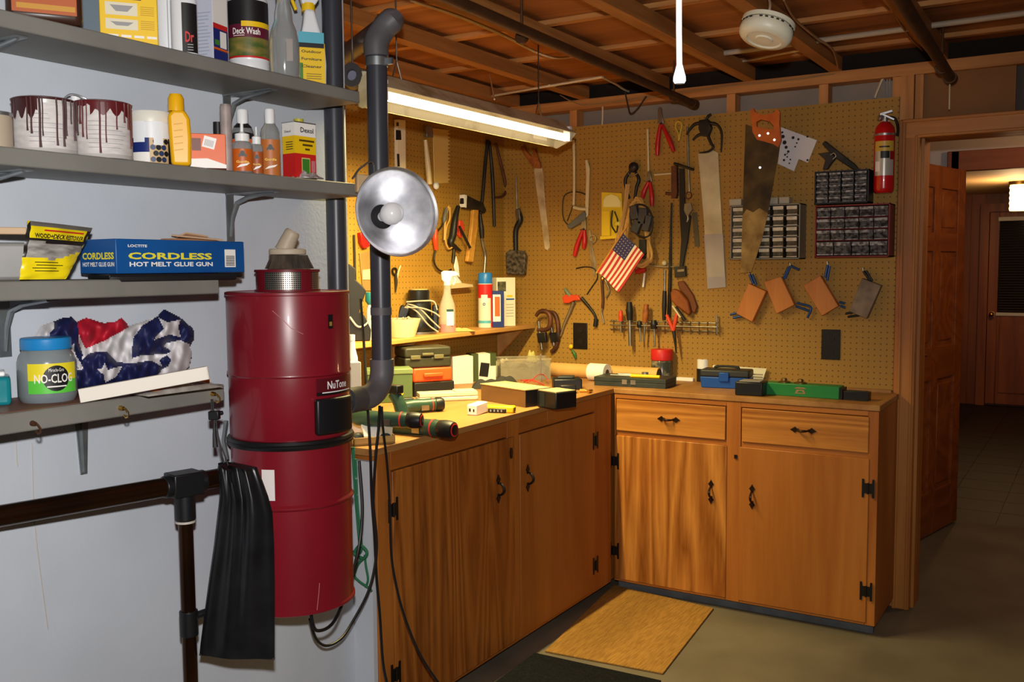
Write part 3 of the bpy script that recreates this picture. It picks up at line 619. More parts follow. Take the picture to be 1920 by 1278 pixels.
def perf():
    m = PERF; nt = m.node_tree; N = nt.nodes; L = nt.links; bs = N['Principled BSDF']
    tc = N.new('ShaderNodeTexCoord'); sx = N.new('ShaderNodeSeparateXYZ'); L.new(tc.outputs['Object'], sx.inputs[0])
    at2 = N.new('ShaderNodeMath'); at2.operation = 'ARCTAN2'; L.new(sx.outputs['Y'], at2.inputs[0]); L.new(sx.outputs['X'], at2.inputs[1])
    q = []
    for src, k in ((at2.outputs[0], 15.0), (sx.outputs['Z'], 190.0)):
        d = N.new('ShaderNodeMath'); d.operation = 'MULTIPLY'; d.inputs[1].default_value = k; L.new(src, d.inputs[0])
        f_ = N.new('ShaderNodeMath'); f_.operation = 'FRACT'; L.new(d.outputs[0], f_.inputs[0])
        s_ = N.new('ShaderNodeMath'); s_.operation = 'SUBTRACT'; s_.inputs[1].default_value = 0.5; L.new(f_.outputs[0], s_.inputs[0])
        p_ = N.new('ShaderNodeMath'); p_.operation = 'MULTIPLY'; L.new(s_.outputs[0], p_.inputs[0]); L.new(s_.outputs[0], p_.inputs[1]); q.append(p_)
    a = N.new('ShaderNodeMath'); a.operation = 'ADD'; L.new(q[0].outputs[0], a.inputs[0]); L.new(q[1].outputs[0], a.inputs[1])
    lt = N.new('ShaderNodeMath'); lt.operation = 'LESS_THAN'; lt.inputs[1].default_value = 0.10; L.new(a.outputs[0], lt.inputs[0])
    mx = N.new('ShaderNodeMixRGB'); mx.inputs[1].default_value = lin((168, 160, 152)); mx.inputs[2].default_value = lin((20, 18, 18)); L.new(lt.outputs[0], mx.inputs[0]); L.new(mx.outputs[0], bs.inputs['Base Color'])
perf()
rc, zc0, zc1 = 60*s, zt, zl(505)
b = MB(PERF); b.lathe([(rc-0.002, zc0), (rc-0.002, zc1-0.003)], 48); b.build('exhaust_grille', t)
b = MB(RED2)
b.lathe([(0, zc1+0.001), (rc+0.001, zc1), (rc+0.002, zc1-0.006), (rc-0.001, zc1-0.007), (0, zc1-0.006)], 48)
for k in range(4):
    a = -PI/2-0.95+k*PI/2; b.patch(rc+0.0005, zc0, zc1, a-0.20, a+0.20, 6)
b.lathe([(rc+0.002, zc0-0.002), (rc+0.002, zc0+0.006), (rc-0.002, zc0+0.006)], 48); b.build('exhaust_cap', t)
def ang(px, rr): # angle on the drum for a pixel column
    x = (px-541)*s*0.98; return -PI/2+math.asin(max(-1, min(1, x/rr)))
LBL = PM('label_dark_red', (86, 16, 26), 0.35); LW = PM('label_white', (236, 232, 232), 0.4)
b = MB(LBL); a0, a1 = ang(588, r), ang(654, r); z0, z1 = zl(746), zl(713)
b.patch(r+0.002, z0, z1, a0, a1, 12); b.m(PM('label_black', (24, 14, 16), 0.4)).patch(r+0.0022, z0, z0+0.2*(z1-z0), a0, a1, 12)
b.m(LW).text('NuTone', 0.020, wrap=(r+0.0026, (a0+a1)/2-0.01), w=0.074, bold=0.02, M=Matrix.Translation((0, 0, z0+0.57*(z1-z0))))
b.patch(r+0.0027, z0+0.13*(z1-z0), z0+0.19*(z1-z0), a0+0.1, a1-0.08, 8); b.build('name_plate', t)
b = MB(BLKP); z0, z1 = zl(819), zl(751); vs = []; n = 12; ro = r+0.018
a0, a1 = ang(586, r+0.01), ang(652, r+0.01)
ring = [((r-0.002) if q in (0, 1) else ro, a0+(a1-a0)*(0.0 if q in (0, 3) else 1.0)) for q in range(4)]
P = [(rr*math.cos(a), rr*math.sin(a)) for rr, a in [(r-0.003, a0+(a1-a0)*k/n) for k in range(n+1)]+[(ro, a1+(a0-a1)*k/n) for k in range(n+1)]]
b.prism(P, z0, z1); b.build('control_box', t, bev=0.006, bs=3)
b = MB(BLKP); b.patch(r+0.001, zl(619), zl(592), ang(613, r), ang(622, r), 4); b.m(PM('switch_gold', (150, 120, 50), 0.4)).patch(r+0.0016, zl(614), zl(606), ang(615, r), ang(620, r), 3); b.build('switch_slot', t)
SCR = PM('scratch', (190, 120, 124), 0.5)
b = MB(SCR)
for l in ([(513, 582), (530, 598), (545, 615), (567, 627)], [(586, 1100), (584, 1120), (580, 1150)]): b.tube([((r+0.0008)*math.cos(ang(x, r)), (r+0.0008)*math.sin(ang(x, r)), zl(y)) for x, y in l], 0.0008, 4)
b.build('scratch', t)
b = MB(PM('white_tag', (232, 222, 220), 0.6)); b.patch(r+0.001, zl(938), zl(880), ang(486, r), ang(509, r), 6); b.build('paper_tag', t)
for z0 in (0.2, zt-0.2): b = MB(GALV); b.bb((-0.05, r-0.02, z0), (0.05, 0.165, z0+0.02)); b.build('wall_mount', t)
for zz in (zl(880),):
    b = MB(GALV)
    for a in (ang(429, r)-0.25,): b.tube([((r+0.006)*math.cos(a), (r+0.006)*math.sin(a), zbe+0.05), ((r+0.014)*math.cos(a), (r+0.014)*math.sin(a), zbe), ((r+0.006)*math.cos(a), (r+0.006)*math.sin(a), zbe-0.05)], 0.006, 6)
    b.build('latch', t)
b = MB(BLKP); q0 = FD.inverted() @ at(578, 1152, 1, DC.y-0.08)
b.tube(spline([(0.04, -0.10, 0.01), (0.04, -0.105, -0.03), (0.055, -0.09, -0.065), (0.10, -0.04, -0.06), (0.15, 0.05, 0.02), (0.178, 0.1, 0.10), (0.19, 0.12, 0.20), (0.185, 0.14, 0.33)], 6), 0.0045, 8); b.build('drain_hose', t)
# brush standing on the vacuum
p = DC+h*0.03; p.z = zb+zc1+0.002; F = face(p); s2 = mpp(p)
t = thing('dusting_brush', 'grey vacuum dusting brush with dark bristles on top of the red canister', 'brush', F)
BEIGE = PM('brush_beige', (176, 160, 138), 0.5); BR = PM('bristle', (74, 60, 48), 0.9, c2=(44, 36, 28), sc=80, bump=0.8, st=(1, 1, 0.2))
b = MB(BR); b.lathe([(0.058, 0.0), (0.046, 0.034), (0, 0.034)], 40, sy=0.62, M=Matrix.Translation((0.006, 0, 0)))
for k in range(60):
    a = k*2*PI/60; ra = random.uniform(0.9, 1.08); b.tube([(0.006+0.044*math.cos(a), 0.028*math.sin(a), 0.034), (0.006+0.060*ra*math.cos(a), 0.037*ra*math.sin(a), 0.0)], [0.003, 0.001], 4)
b.build('bristles', t)
b = MB(BEIGE); b.lathe([(0, 0.052), (0.045, 0.051), (0.047, 0.046), (0.047, 0.036), (0, 0.034)], 32, sy=0.62, M=Matrix.Translation((0.002, 0, 0))); b.build('brush_head', t, bev=0.002)
b = MB(BEIGE); b.tube(spline([(-0.008, 0, 0.045), (0.000, 0, 0.062), (0.010, 0, 0.082), (0.018, 0, 0.096)], 4), [0.024, 0.023, 0.0225, 0.022, 0.022, 0.0215, 0.021, 0.0205, 0.02, 0.020, 0.020, 0.019, 0.016], 20); b.build('socket', t)
# ---------------------------------------------------------------- grey pvc pipes
PVC = PM('pvc_dark', (58, 60, 68), 0.35, spec=0.5); PVCF = PM('pvc_fitting', (96, 94, 98), 0.5, c2=(84, 82, 84), sc=12)
b = MB(PVC, Matrix.Translation((-1.955, 2.178, 1.0))); b.cyl((0, 0, 0), (0, 0, 1.49), 0.0295, n=32)
tag(b.build('vacuum_pipe'), 'dark grey vertical pipe running up behind the shelf ends by the white wall', 'pipe')
PX, PY = -1.80, 2.19
zt1 = at(712, 120, 0, PX).z; zel = at(715, 740, 0, PX).z
t = thing('vacuum_pipe', 'dark grey pipe with elbows feeding the side of the red vacuum', 'pipe', Matrix.Translation((PX, PY, zel)))
zz = zel+0.075
b = MB(PVC); b.cyl((0, 0, 0.07), (0, 0, 2.115-zel), 0.0295, n=32); b.build('pipe_run', t)
b = MB(PVCF); arc = [(0, -0.075+0.075*math.sin(a), 0.075-0.075*math.cos(a)) for a in [k*PI/2/8 for k in range(9)]]
b.tube([(0, -0.10, 0)]+arc+[(0, 0, 0.105)], 0.035, 24); b.m(PM('pvc_collar', (66, 64, 64), 0.5)).cyl((0, -0.10, 0), (0, -0.155, 0), 0.036, n=28); b.build('lower_elbow', t)
b = MB(PVC); b.cyl((0, -0.15, 0), (0, DC.y+DR-PY-0.01, 0), 0.0295, n=28); b.build('inlet_stub', t)
b = MB(PVCF); zj = at(715, 583, 0, PX).z-zel; b.cyl((0, 0, zj-0.011), (0, 0, zj+0.011), 0.0312, n=32); b.build('coupling', t)
zs_ = at(712, 118, 0, PX).z-zel
b = MB(GALV); b.cyl((0, 0, zs_-0.013), (0, 0, zs_+0.011), 0.0325, n=32); b.box((0.04, 0.01, zs_), (0.02, 0.008, 0.018)); b.build('pipe_strap', t)
e1 = Vector((0, 0, 2.115-zel)); top = at(733, 40, 0, PX+0.03)-Vector((PX, PY, zel)); far = at(640, 52, 0, -2.2)-Vector((PX, PY, zel)); far.z = top.z
d_ = (far-top).normalized()
b = MB(PVCF); b.tube(spline([e1-Vector((0, 0, 0.01)), e1+Vector((0, 0.0, 0.03)), e1+Vector((0.012, 0.02, 0.07)), top-d_*0.005, top+d_*0.05], 6), 0.0355, 24); b.build('upper_elbow', t)
b = MB(PVC); b.cyl(top+d_*0.03, top+d_*0.95, 0.0295, n=28); b.build('pipe_run', t)
# ---------------------------------------------------------------- clamp lamp
dL = 2.53; p = atd(745, 397, dL); s = dL/FPX
ax = (-CF + CR*0.60 + CU*0.02).normalized(); u = (CR-ax*CR.dot(ax)).normalized(); F = frame(p, u, ax.cross(u), ax)
t = thing('clamp_lamp', 'aluminium clamp lamp with an unlit bulb clipped to the shelf end', 'lamp', F)
ALU = PM('spun_aluminium', (240, 240, 242), 0.38, 1.0, c2=(214, 214, 220), sc=30, st=(1, 1, 1))
R = 83*s; prof = [(0.030, -0.105), (0.040, -0.098), (0.052, -0.086), (0.070, -0.064), (0.088, -0.040), (0.104, -0.018), (R-0.006, -0.004), (R, 0.0), (R+0.002, 0.002), (R+0.001, 0.004), (R-0.004, 0.0), (R-0.008, -0.003), (0.102, -0.017), (0.086, -0.039), (0.068, -0.063), (0.050, -0.085), (0.038, -0.097), (0.028, -0.104)]
b = MB(ALU); b.lathe(prof, 72); b.build('reflector', t, sharp=60)
b = MB(BLKP); b.lathe([(0, -0.175), (0.018, -0.174), (0.023, -0.165), (0.023, -0.118), (0.033, -0.112), (0.033, -0.100), (0, -0.100)], 28); b.build('socket', t)
b = MB(PM('bulb_white', (236, 236, 238), 0.25)); b.lathe([(0.013, -0.100), (0.014, -0.088), (0.022, -0.066), (0.0285, -0.048), (0.030, -0.035), (0.0275, -0.020), (0.019, -0.009), (0.008, -0.0045), (0, -0.004)], 32); b.build('bulb', t)
cl = at(665, 350, 0, XS+0.03); i = F.inverted()
b = MB(PM('clamp_wood', (190, 160, 120), 0.5)); b.box(i @ (cl+Vector((0, 0.04, 0.01))), (0.05, 0.05, 0.022)); b.build('clamp_jaw', t, bev=0.004)
b = MB(GALV); P = spline([(0, 0.0, -0.17), i @ (cl+Vector((-0.03, 0.12, 0.07))), i @ (cl+Vector((0.0, 0.03, 0.055))), i @ (cl+Vector((0.01, -0.02, 0.02)))], 6)
b.tube(P, 0.003, 6); P = spline([(0, 0.0, -0.17), i @ (cl+Vector((-0.03, 0.1, 0.0))), i @ (cl+Vector((0.0, 0.05, -0.006)))], 6); b.tube(P, 0.003, 6); b.build('clamp_spring', t)
# ---------------------------------------------------------------- rail on a post, black bag
RAILM = PM('bronze_tube', (74, 46, 28), 0.22, 0.8, c2=(40, 26, 18), sc=3, st=(1, 1, 1))
J = at(345, 897, 0, -1.79); zr_ = J.z-0.012
L0 = at(0, 967, 2, zr_); dr_ = (J-L0); dr_.z = 0; dr_.normalize()
J = Vector((J.x, J.y, zr_)); F = frame(J, dr_, Z.cross(dr_), Z)
t = thing('rail_stand', 'dark bronze rail on a post standing in front of the white wall', 'rail', FZ((J.x, J.y, 0), math.atan2(dr_.y, dr_.x)))
TM[t.name] = FZ((J.x, J.y, 0), math.atan2(dr_.y, dr_.x))
b = MB(RAILM); b.cyl((-1.6, 0, zr_), (0.13, 0, zr_), 0.0222, n=28); b.build('top_rail', t)
b = MB(RAILM); b.cyl((0, 0, 0.0), (0, 0, zr_-0.02), 0.0165, n=28); b.build('post', t)
b = MB(BLKP); b.box((0, 0, zr_+0.001), (0.072, 0.056, 0.054)); b.cyl((-0.05, 0, zr_), (0.05, 0, zr_), 0.0255, n=28); b.cyl((0, 0, zr_-0.085), (0, 0, zr_), 0.0235, n=28); b.build('tee_joint', t, bev=0.003)
b = MB(PM('white_ring', (190, 182, 172), 0.5)); b.lathe([(0.016, zr_-0.090), (0.0225, zr_-0.090), (0.0225, zr_-0.085), (0.016, zr_-0.085)], 28); b.build('spacer_ring', t)
zc_ = at(357, 1166, 0, J.x).z
b = MB(BLKP); b.cyl((0, 0, zc_-0.03), (0, 0, zc_+0.03), 0.021, n=28); b.cyl((0.015, 0, zc_+0.012), (0.045, 0, zc_+0.014), 0.009, n=14); b.ball((0.05, 0, zc_+0.014), 0.011); b.build('clamp_collar', t, bev=0.002)
b = MB(BLKP)
for k in range(3): a = k*2*PI/3+0.5; b.tube([(0, 0, 0.16), (0.16*math.cos(a), 0.16*math.sin(a), 0.06), (0.28*math.cos(a), 0.28*math.sin(a), 0.012)], 0.009, 8)
b.build('tripod_foot', t)
# bag
hk = at(399, 742, 0, XS+0.02); dB = (hk-CC).dot(CF); FBg = frame(atd(450, 1050, dB), CR, CU, -CF); FBg = frame(atd(450, 1050, dB), (CR-Z*CR.z).normalized(), Z, (CR-Z*CR.z).normalized().cross(Z))
rows = [(868, 409, 440), (876, 408, 482), (900, 410, 492), (930, 412, 503), (960, 408, 511), (1020, 401, 514), (1090, 391, 515), (1150, 383, 515), (1205, 376, 515), (1226, 374, 515)]
L_ = [pt(FBg, x0, y) for y, x0, x1 in rows]; R_ = [pt(FBg, x1, y+(8 if k == len(rows)-1 else 0)) for k, (y, x0, x1) in enumerate(rows)]
t = thing('drawstring_bag', 'black nylon drawstring bag hanging from the lowest shelf hook beside the red canister', 'bag', FBg)
NYL = PM('black_nylon', (17, 17, 19), 0.33, c2=(26, 26, 29), sc=14, spec=0.45)
def bagf(sg):
    def fn(u, v):
        q = v*(len(rows)-1); k = min(int(q), len(rows)-2); f_ = q-k
        a = L_[k].lerp(L_[k+1], f_); c = R_[k].lerp(R_[k+1], f_); p = a.lerp(c, u)
        e = math.sin(PI*u)**0.6; g = (1-v)
        fold = (0.010*math.sin(u*19+1.5*v)*g**0.7 + 0.006*math.sin(u*31+2)*g*g + 0.004*math.sin(u*7+5*v))*math.sin(PI*u)
        w = sg*(0.014+0.02*math.sin(PI*min(1, v*1.05+0.05)))*e + (fold if sg > 0 else -0.3*fold)
        return (p.x, p.y, w)
    return fn
b = MB(NYL); b.sheet(bagf(1), 40, 36); b.sheet(bagf(-1), 40, 36); o = b.build('pouch', t, sharp=70)
b = MB(PM('bag_hem', (44, 36, 28), 0.7)); b.tube([(p.x, p.y, 0.0) for p in (L_[-1], (L_[-1]+R_[-1])/2, R_[-1])], 0.003, 6); b.build('hem', t)
i = FBg.inverted(); CORD = PM('black_cord', (28, 24, 26), 0.6)
b = MB(CORD)
for a, c in ((394, 862), (424, 858)): pass
for l in ([(399, 748), (400, 765), (405, 790), (411, 830), (420, 868)], [(396, 748), (397, 765), (403, 795), (414, 835), (428, 872)]): b.tube([pt(FBg, x, y, 0.01) for x, y in l], 0.0017, 6)
b.build('drawstring', t)
b = MB(BLKP); q = pt(FBg, 402, 778, 0.01); b.box(q, (0.024, 0.02, 0.018)); b.cyl(q+Vector((0.012, 0.004, 0)), q+Vector((0.02, 0.006, 0)), 0.005, n=12); b.build('cord_lock', t, bev=0.002)
b = MB(CORD); b.tube([pt(FBg, x, y, 0.012) for x, y in ((402, 785), (402, 815), (404, 838))], [0.002, 0.004, 0.006], 6); b.build('cord_tail', t)
# green rope by the counter end
GRN = PM('green_rope', (36, 110, 74), 0.7, c2=(150, 190, 164), sc=70, lo=0.66, hi=0.7)
def ym(l, y): return [at(a, c, 1, y) for a, c in l]
b = MB(GRN, Matrix.Translation(at(675, 1030, 1, 2.24)))
b.tube(spline(ym([(662, 838), (664, 880), (668, 940), (673, 1000), (676, 1030)], 2.245), 5), 0.0052, 8)
b.tube(spline(ym([(667, 860), (670, 940), (676, 1000), (678, 1030), (668, 1044), (664, 1075), (672, 1088), (692, 1102), (697, 1108)], 2.235), 5), 0.0038, 8)
b.tube(spline(ym([(664, 1035), (675, 1022), (688, 1034), (682, 1046), (667, 1040), (664, 1034)], 2.222), 5, True), 0.0048, 8, closed=True)
b.tube(spline(ym([(684, 1040), (686, 1060), (690, 1085), (686, 1100)], 2.24), 5), 0.0036, 8)
b.tube(spline(ym([(686, 1042), (672, 1056), (664, 1076)], 2.225), 4), 0.004, 8)
tag(b.build('green_rope', world=True), 'green rope knotted and hanging at the counter end right of the canister', 'rope')
# black power cords in front of the cabinet end
def hang(l, ys, r, label):
    q = spline([at(a, c, 1, y) for (a, c), y in zip(l, ys)], 6); b = MB(PM('cord_black', (18, 18, 20), 0.45)); b.tube(q, r, 8)
    return tag(b.build('power_cord'), label, 'cord', 'black cords hanging at the counter end')
hang([(676, 560), (682, 640), (688, 740), (694, 840), (697, 930), (702, 1000), (706, 1080), (712, 1150), (718, 1240), (728, 1290)], [2.32, 2.31, 2.24, 2.2, 2.2, 2.2, 2.21, 2.22, 2.22, 2.22], 0.0042, 'black cord falling along the cabinet corner to the floor')
hang([(712, 760), (710, 800), (704, 860), (700, 940), (706, 1010), (703, 1060), (690, 1110), (664, 1160), (640, 1196), (612, 1210), (592, 1196), (581, 1160)], [2.19, 2.19, 2.18, 2.18, 2.18, 2.17, 2.14, 2.1, 2.04, 1.98, 1.92, 1.88], 0.0042, 'black cord looping under the red canister')
hang([(716, 762), (718, 800), (726, 870), (731, 950), (734, 1040), (746, 1110), (764, 1170), (790, 1230), (826, 1285)], [2.2, 2.19, 2.22, 2.24, 2.25, 2.26, 2.28, 2.3, 2.34], 0.0036, 'thin black cord drifting right across the first cabinet door')
# ================================================================ things on the white wall shelves
Z1, Z2, Z3, Z4 = 1.990, 1.735, 1.481, 1.228
def col(name, c, rough=0.45, **k): return PM(name, c, rough, **k)
INK = col('ink_black', (26, 24, 26)); PAPER = col('print_white', (240, 236, 230)); YEL = col('print_yellow', (240, 196, 20)); PRED = col('print_red', (204, 36, 34)); PORG = col('print_orange', (226, 96, 24)); PNAVY = col('print_navy', (22, 40, 110)); PGRN = col('print_green', (64, 128, 44)); PMAR = col('print_maroon', (96, 22, 48)); PBLUE = col('print_blue', (28, 84, 160)); GRYP = col('print_grey', (150, 148, 150))
TINW = col('tin_side', (196, 192, 188), 0.35, c2=(180, 176, 172), sc=9); STEEL = PM('bright_steel', (190, 190, 192), 0.3, 0.9)
WHTP = col('white_plastic', (228, 230, 234), 0.35); CLEAR = PM('clear_plastic', (226, 230, 230), 0.12, trans=0.75, c2=(210, 214, 214), sc=5)
CAPW = col('cap_white', (240, 240, 240), 0.35)
def place(px0, px1, pyt, x, z, turn=0.0):
    """base point, local frame facing the viewer, width, height of a thing on a shelf of the white wall"""
    m = (px0+px1)/2; q = at(m, pyt, 0, x); p = Vector((x, q.y, z)); return face(p, turn), (px1-px0)*mpp(p), q.z-z, mpp(p)
def lab(b, w, d, z, t, h, mat, tw=None, bold=0.01, x=0.0): b.m(mat).text(t, h, frame((x, -d/2-0.0007, z), X, Z, -Y), w=tw, bold=bold)
def wdisc(b, q, A, z, R, mat):
    b.m(mat).sheet(lambda u, v: (q*math.cos(A+R*v*math.cos(2*PI*u)/q), q*math.sin(A+R*v*math.cos(2*PI*u)/q), z+R*v*math.sin(2*PI*u)), 28, 6)
def plate(b, x0, x1, z0, z1, y, mat): b.m(mat).quad((x0, y, z0), (x1, y, z0), (x1, y, z1), (x0, y, z1))
# ---- top shelf
F, w, h, s = place(14, 142, -110, -1.85, Z1)
t = thing('jug', 'dark brown jug with an orange label at the left end of the top shelf', 'jug', F)
b = MB(col('jug_brown', (58, 34, 24), 0.35)); b.box((0, 0, h*0.45), (w, 0.11, h*0.9)); b.build('body', t, bev=0.015, bs=3)
b = MB(PORG); plate(b, -w*0.42, w*0.42, h*0.1, h*0.6, -0.0557, col('label_amber', (176, 84, 30))); plate(b, -w*0.2, w*0.38, h*0.36, h*0.39, -0.0562, PAPER); plate(b, -w*0.36, w*0.40, h*0.14, h*0.2, -0.0562, col('label_gold', (196, 140, 40))); b.build('label', t)
b = MB(INK); b.cyl((0, 0, h*0.9), (0, 0, h), 0.02); b.build('cap', t)
F, w, h, s = place(145, 187, -60, -1.948, Z1)
t = tag(MB(col('slate_tin', (92, 108, 122), 0.5), F).box((0, 0, h/2), (w*0.9, 0.06, h)).build('tin_box', bev=0.004), 'slate blue box beside the yellow box on the top shelf', 'box')
F, w, h, s = place(187, 287, -90, -1.845, Z1)
t = thing('carton', 'yellow carton with pale pictures on the top shelf', 'box', F); d = 0.07
b = MB(YEL); b.box((0, 0, h/2), (w, d, h)); b.build('box_body', t, bev=0.002)
b = MB(PAPER); y = -d/2-0.0008
for z0, z1, m in ((0.028, 0.050, 1), (0.058, 0.085, 1)):
    plate(b, -w*0.4, w*0.15, z0, z1, y, col('picture_pale', (224, 216, 190))); b.m(GRYP).prism([(-w*0.32, z1-0.006), (w*0.08, z1-0.006), (-w*0.02, z0+0.008), (-w*0.22, z0+0.008)], 0, 0.0006, frame((0, y, 0), X, Z, -Y))
    for k in range(5): plate(b, w*0.2, w*0.44, z0+0.003+k*0.0042, z0+0.0045+k*0.0042, y, col('print_ochre', (188, 148, 14)))
for k in range(4): plate(b, -w*0.36+k*0.026, -w*0.36+k*0.026+0.02, 0.012, 0.017, y, PAPER)
plate(b, -w*0.1, w*0.22, 0.092, 0.100, y, col('print_plum', (70, 20, 50))); b.build('printing', t)
F, w, h, s = place(288, 330, -80, -1.90, Z1)
t = thing('bleach_jug', 'plain white plastic jug on the top shelf right of the yellow carton', 'jug', F)
b = MB(WHTP); b.lathe([(0, 0), (w*0.52, 0.002), (w*0.55, 0.01), (w*0.55, h*0.6), (w*0.4, h*0.82), (w*0.18, h*0.92), (w*0.18, h), (0, h)], 28, sy=0.8); b.build('body', t)
b = MB(WHTP); b.tube(spline([(w*0.3, 0, h*0.85), (w*0.62, 0, h*0.7), (w*0.6, 0, h*0.45)], 5), 0.011, 10); b.build('handle', t)
b = MB(col('seam_grey', (130, 136, 146))); plate(b, w*0.02, w*0.05, 0.004, h*0.6, -0.0352*w/0.07-0.006, col('seam_grey', (130, 136, 146))); b.build('seam_stripe', t)
F, w, h, s = place(318, 366, -60, -1.83, Z1)
t = thing('drain_cleaner', 'white bottle with a dark label and red lettering on the top shelf', 'bottle', F); r = w*0.5
b = MB(WHTP); b.lathe([(0, 0), (r, 0.002), (r, h*0.62), (r*0.5, h*0.85), (r*0.4, h), (0, h)], 28, sy=0.7); b.build('body', t)
b = MB(INK)
b.sheet(lambda u, v: ((r+0.0008)*math.cos(-1.75+1.35*u), 0.7*(r+0.0012)*math.sin(-1.75+1.35*u), 0.008+h*0.55*v), 10, 1); b.m(PRED).text('Dr', 0.024, M=frame((r*0.36, -0.70*r*0.95-0.0035, 0.042), X, Z, -Y), w=0.019, bold=0.02); b.m(GRYP)
for k in range(3): plate(b, r*0.2, r*0.62, 0.012+k*0.006, 0.014+k*0.006, -0.7*r-0.0012, GRYP)
b.build('label', t)
F, w, h, s = place(352, 428, -70, -1.84, Z1, turn=-0.62)
t = thing('carton', 'tall narrow box, lilac side and red and blue front, on the top shelf', 'box', F); wd, d = w*0.80, w*0.80
wd = 0.056; d = 0.056
b = MB(col('lilac_card', (188, 192, 208), 0.5)); b.box((0, 0, h/2), (wd, d, h)); b.build('box_body', t, bev=0.0015)
b = MB(PNAVY); xx = wd/2+0.0008
def sd(y0, y1, z0, z1, m, e=0.0): b.m(m).quad((xx+e, y0, z0), (xx+e, y1, z0), (xx+e, y1, z1), (xx+e, y0, z1))
sd(-d/2, d/2, 0, 0.030, PNAVY); sd(-d/2, d/2, 0.028, 0.034, PORG); sd(-d/2, d/2, 0.034, 0.078, PNAVY); sd(-d*0.05, d*0.4, 0.036, 0.074, PAPER, 0.0004); sd(-d*0.42, -d*0.1, 0.040, 0.052, PGRN, 0.0004); sd(-d/2, d/2, 0.078, 0.090, PRED); sd(-d/2, d/2, 0.09, h, PAPER); b.build('front_print', t)
b = MB(GRYP)
for k in range(14): plate(b, -wd*0.4, wd*random.uniform(0.1, 0.4), 0.008+k*0.008, 0.0105+k*0.008, -d/2-0.0007, col('print_faint', (160, 164, 184)))
b.build('side_print', t)
F, w, h, s = place(427, 500, -30, -1.87, Z1)
t = thing('pail', 'white pail of deck wash with a maroon and green label on the top shelf', 'pail', F); r = w*0.5
b = MB(WHTP); b.lathe([(0, 0), (r*0.95, 0.0), (r, 0.004), (r, 0.028), (r*0.985, 0.030), (r*0.985, 0.033), (r, 0.035), (r, h*0.8), (r*0.7, h*0.93), (r*0.4, h), (0, h)], 36); b.build('body', t)
b = MB(PGRN); a0, a1 = -PI/2-1.35, -PI/2+1.35; q = r+0.0009
GRS = col('picture_deck', (150, 126, 66), c2=(70, 92, 36), sc=24, st=(1, 1, 2))
b.m(GRS).patch(q, 0.040, 0.086, a0, a1, 24); b.m(PRED).patch(q, 0.036, 0.041, a0, a1, 24); b.m(PMAR).patch(q, 0.086, 0.118, a0, a1, 24); b.m(YEL).patch(q+0.0004, 0.112, 0.125, a0+1.0, a1, 16); b.m(INK).patch(q, 0.118, h*0.78, a0, a1, 24)
b.m(PAPER).text('Deck Wash', 0.016, wrap=(q+0.0008, -PI/2-0.12), w=0.072, bold=0.02, M=Matrix.Translation((0, 0, 0.101))); b.patch(q+0.0008, 0.089, 0.0905, -PI/2-0.8, -PI/2-0.2, 8); b.build('label', t)
F, w, h, s = place(502, 558, -25, -1.82, Z1)
t = thing('spray_bottle', 'empty clear bottle with a teal neck on the top shelf', 'bottle', F); r = w*0.5
b = MB(CLEAR); b.lathe([(0, 0), (r*0.92, 0.0), (r, 0.006), (r, h*0.36), (r*0.86, h*0.52), (r*0.62, h*0.62), (r*0.58, h*0.72), (r*0.44, h*0.82), (r*0.42, h*0.88), (0, h*0.88)], 32); b.build('body', t)
b = MB(col('teal_plastic', (20, 132, 140), 0.35)); b.lathe([(r*0.5, h*0.86), (r*0.5, h*0.97), (r*0.4, h), (0, h)], 24); b.build('collar', t)
b = MB(col('sticker_grey', (150, 140, 132))); plate(b, r*0.1, r*0.55, h*0.16, h*0.4, -r*0.985, col('sticker_grey', (150, 140, 132))); b.build('sticker', t)
def trigger(t, m1, m2, z, k=1.0, dirx=-1):
    b = MB(m1); D = dirx
    b.prism([(D*-0.022*k, 0.012*k), (D*-0.024*k, 0.040*k), (D*-0.012*k, 0.046*k), (D*0.030*k, 0.044*k), (D*0.046*k, 0.036*k), (D*0.046*k, 0.026*k), (D*0.020*k, 0.022*k), (D*0.014*k, 0.0), (D*-0.014*k, 0.0)], -0.011*k, 0.011*k, frame((0, 0, z), X, Z, -Y)); b.build('spray_head', t, bev=0.003*k)
    b = MB(m2); b.tube([(D*0.026*k, 0, z+0.026*k), (D*0.034*k, 0, z+0.008*k), (D*0.026*k, 0, z-0.012*k)], 0.004*k, 8); b.build('trigger', t)
    b = MB(m2); b.cyl((0, 0, z-0.014*k), (0, 0, z+0.003*k), 0.0145*k, n=18); b.build('collar', t)
F, w, h, s = place(548, 608, 20, -1.86, Z1, turn=0.15)
t = thing('spray_bottle', 'white and yellow trigger spray of outdoor furniture cleaner at the right of the top shelf', 'bottle', F)
zz = h*1.0; d = 0.045
b = MB(WHTP); b.prism([(-w*0.42, 0), (w*0.48, 0), (w*0.5, h*0.3), (w*0.46, h*0.55), (w*0.28, h*0.80), (w*0.16, h), (-w*0.14, h), (-w*0.2, h*0.8), (-w*0.34, h*0.55), (-w*0.42, h*0.3)], -d/2, d/2, frame((0, 0, 0), X, Z, -Y)); b.build('body', t, bev=0.008, bs=3)
b = MB(YEL); y = -d/2-0.0010
plate(b, -w*0.38, w*0.44, 0.003, h*0.56, y, YEL); plate(b, -w*0.38, w*0.44, 0.003, 0.009, y-0.0004, INK); plate(b, -w*0.36, w*0.42, h*0.50, h*0.56, y-0.0004, INK); plate(b, -w*0.36, w*0.42, h*0.56, h*0.70, y, col('print_sky', (90, 176, 196)))
plate(b, -w*0.38, -w*0.24, 0.01, h*0.30, y-0.0004, PGRN); plate(b, -w*0.38, -w*0.26, 0.003, 0.012, y-0.0006, PRED)
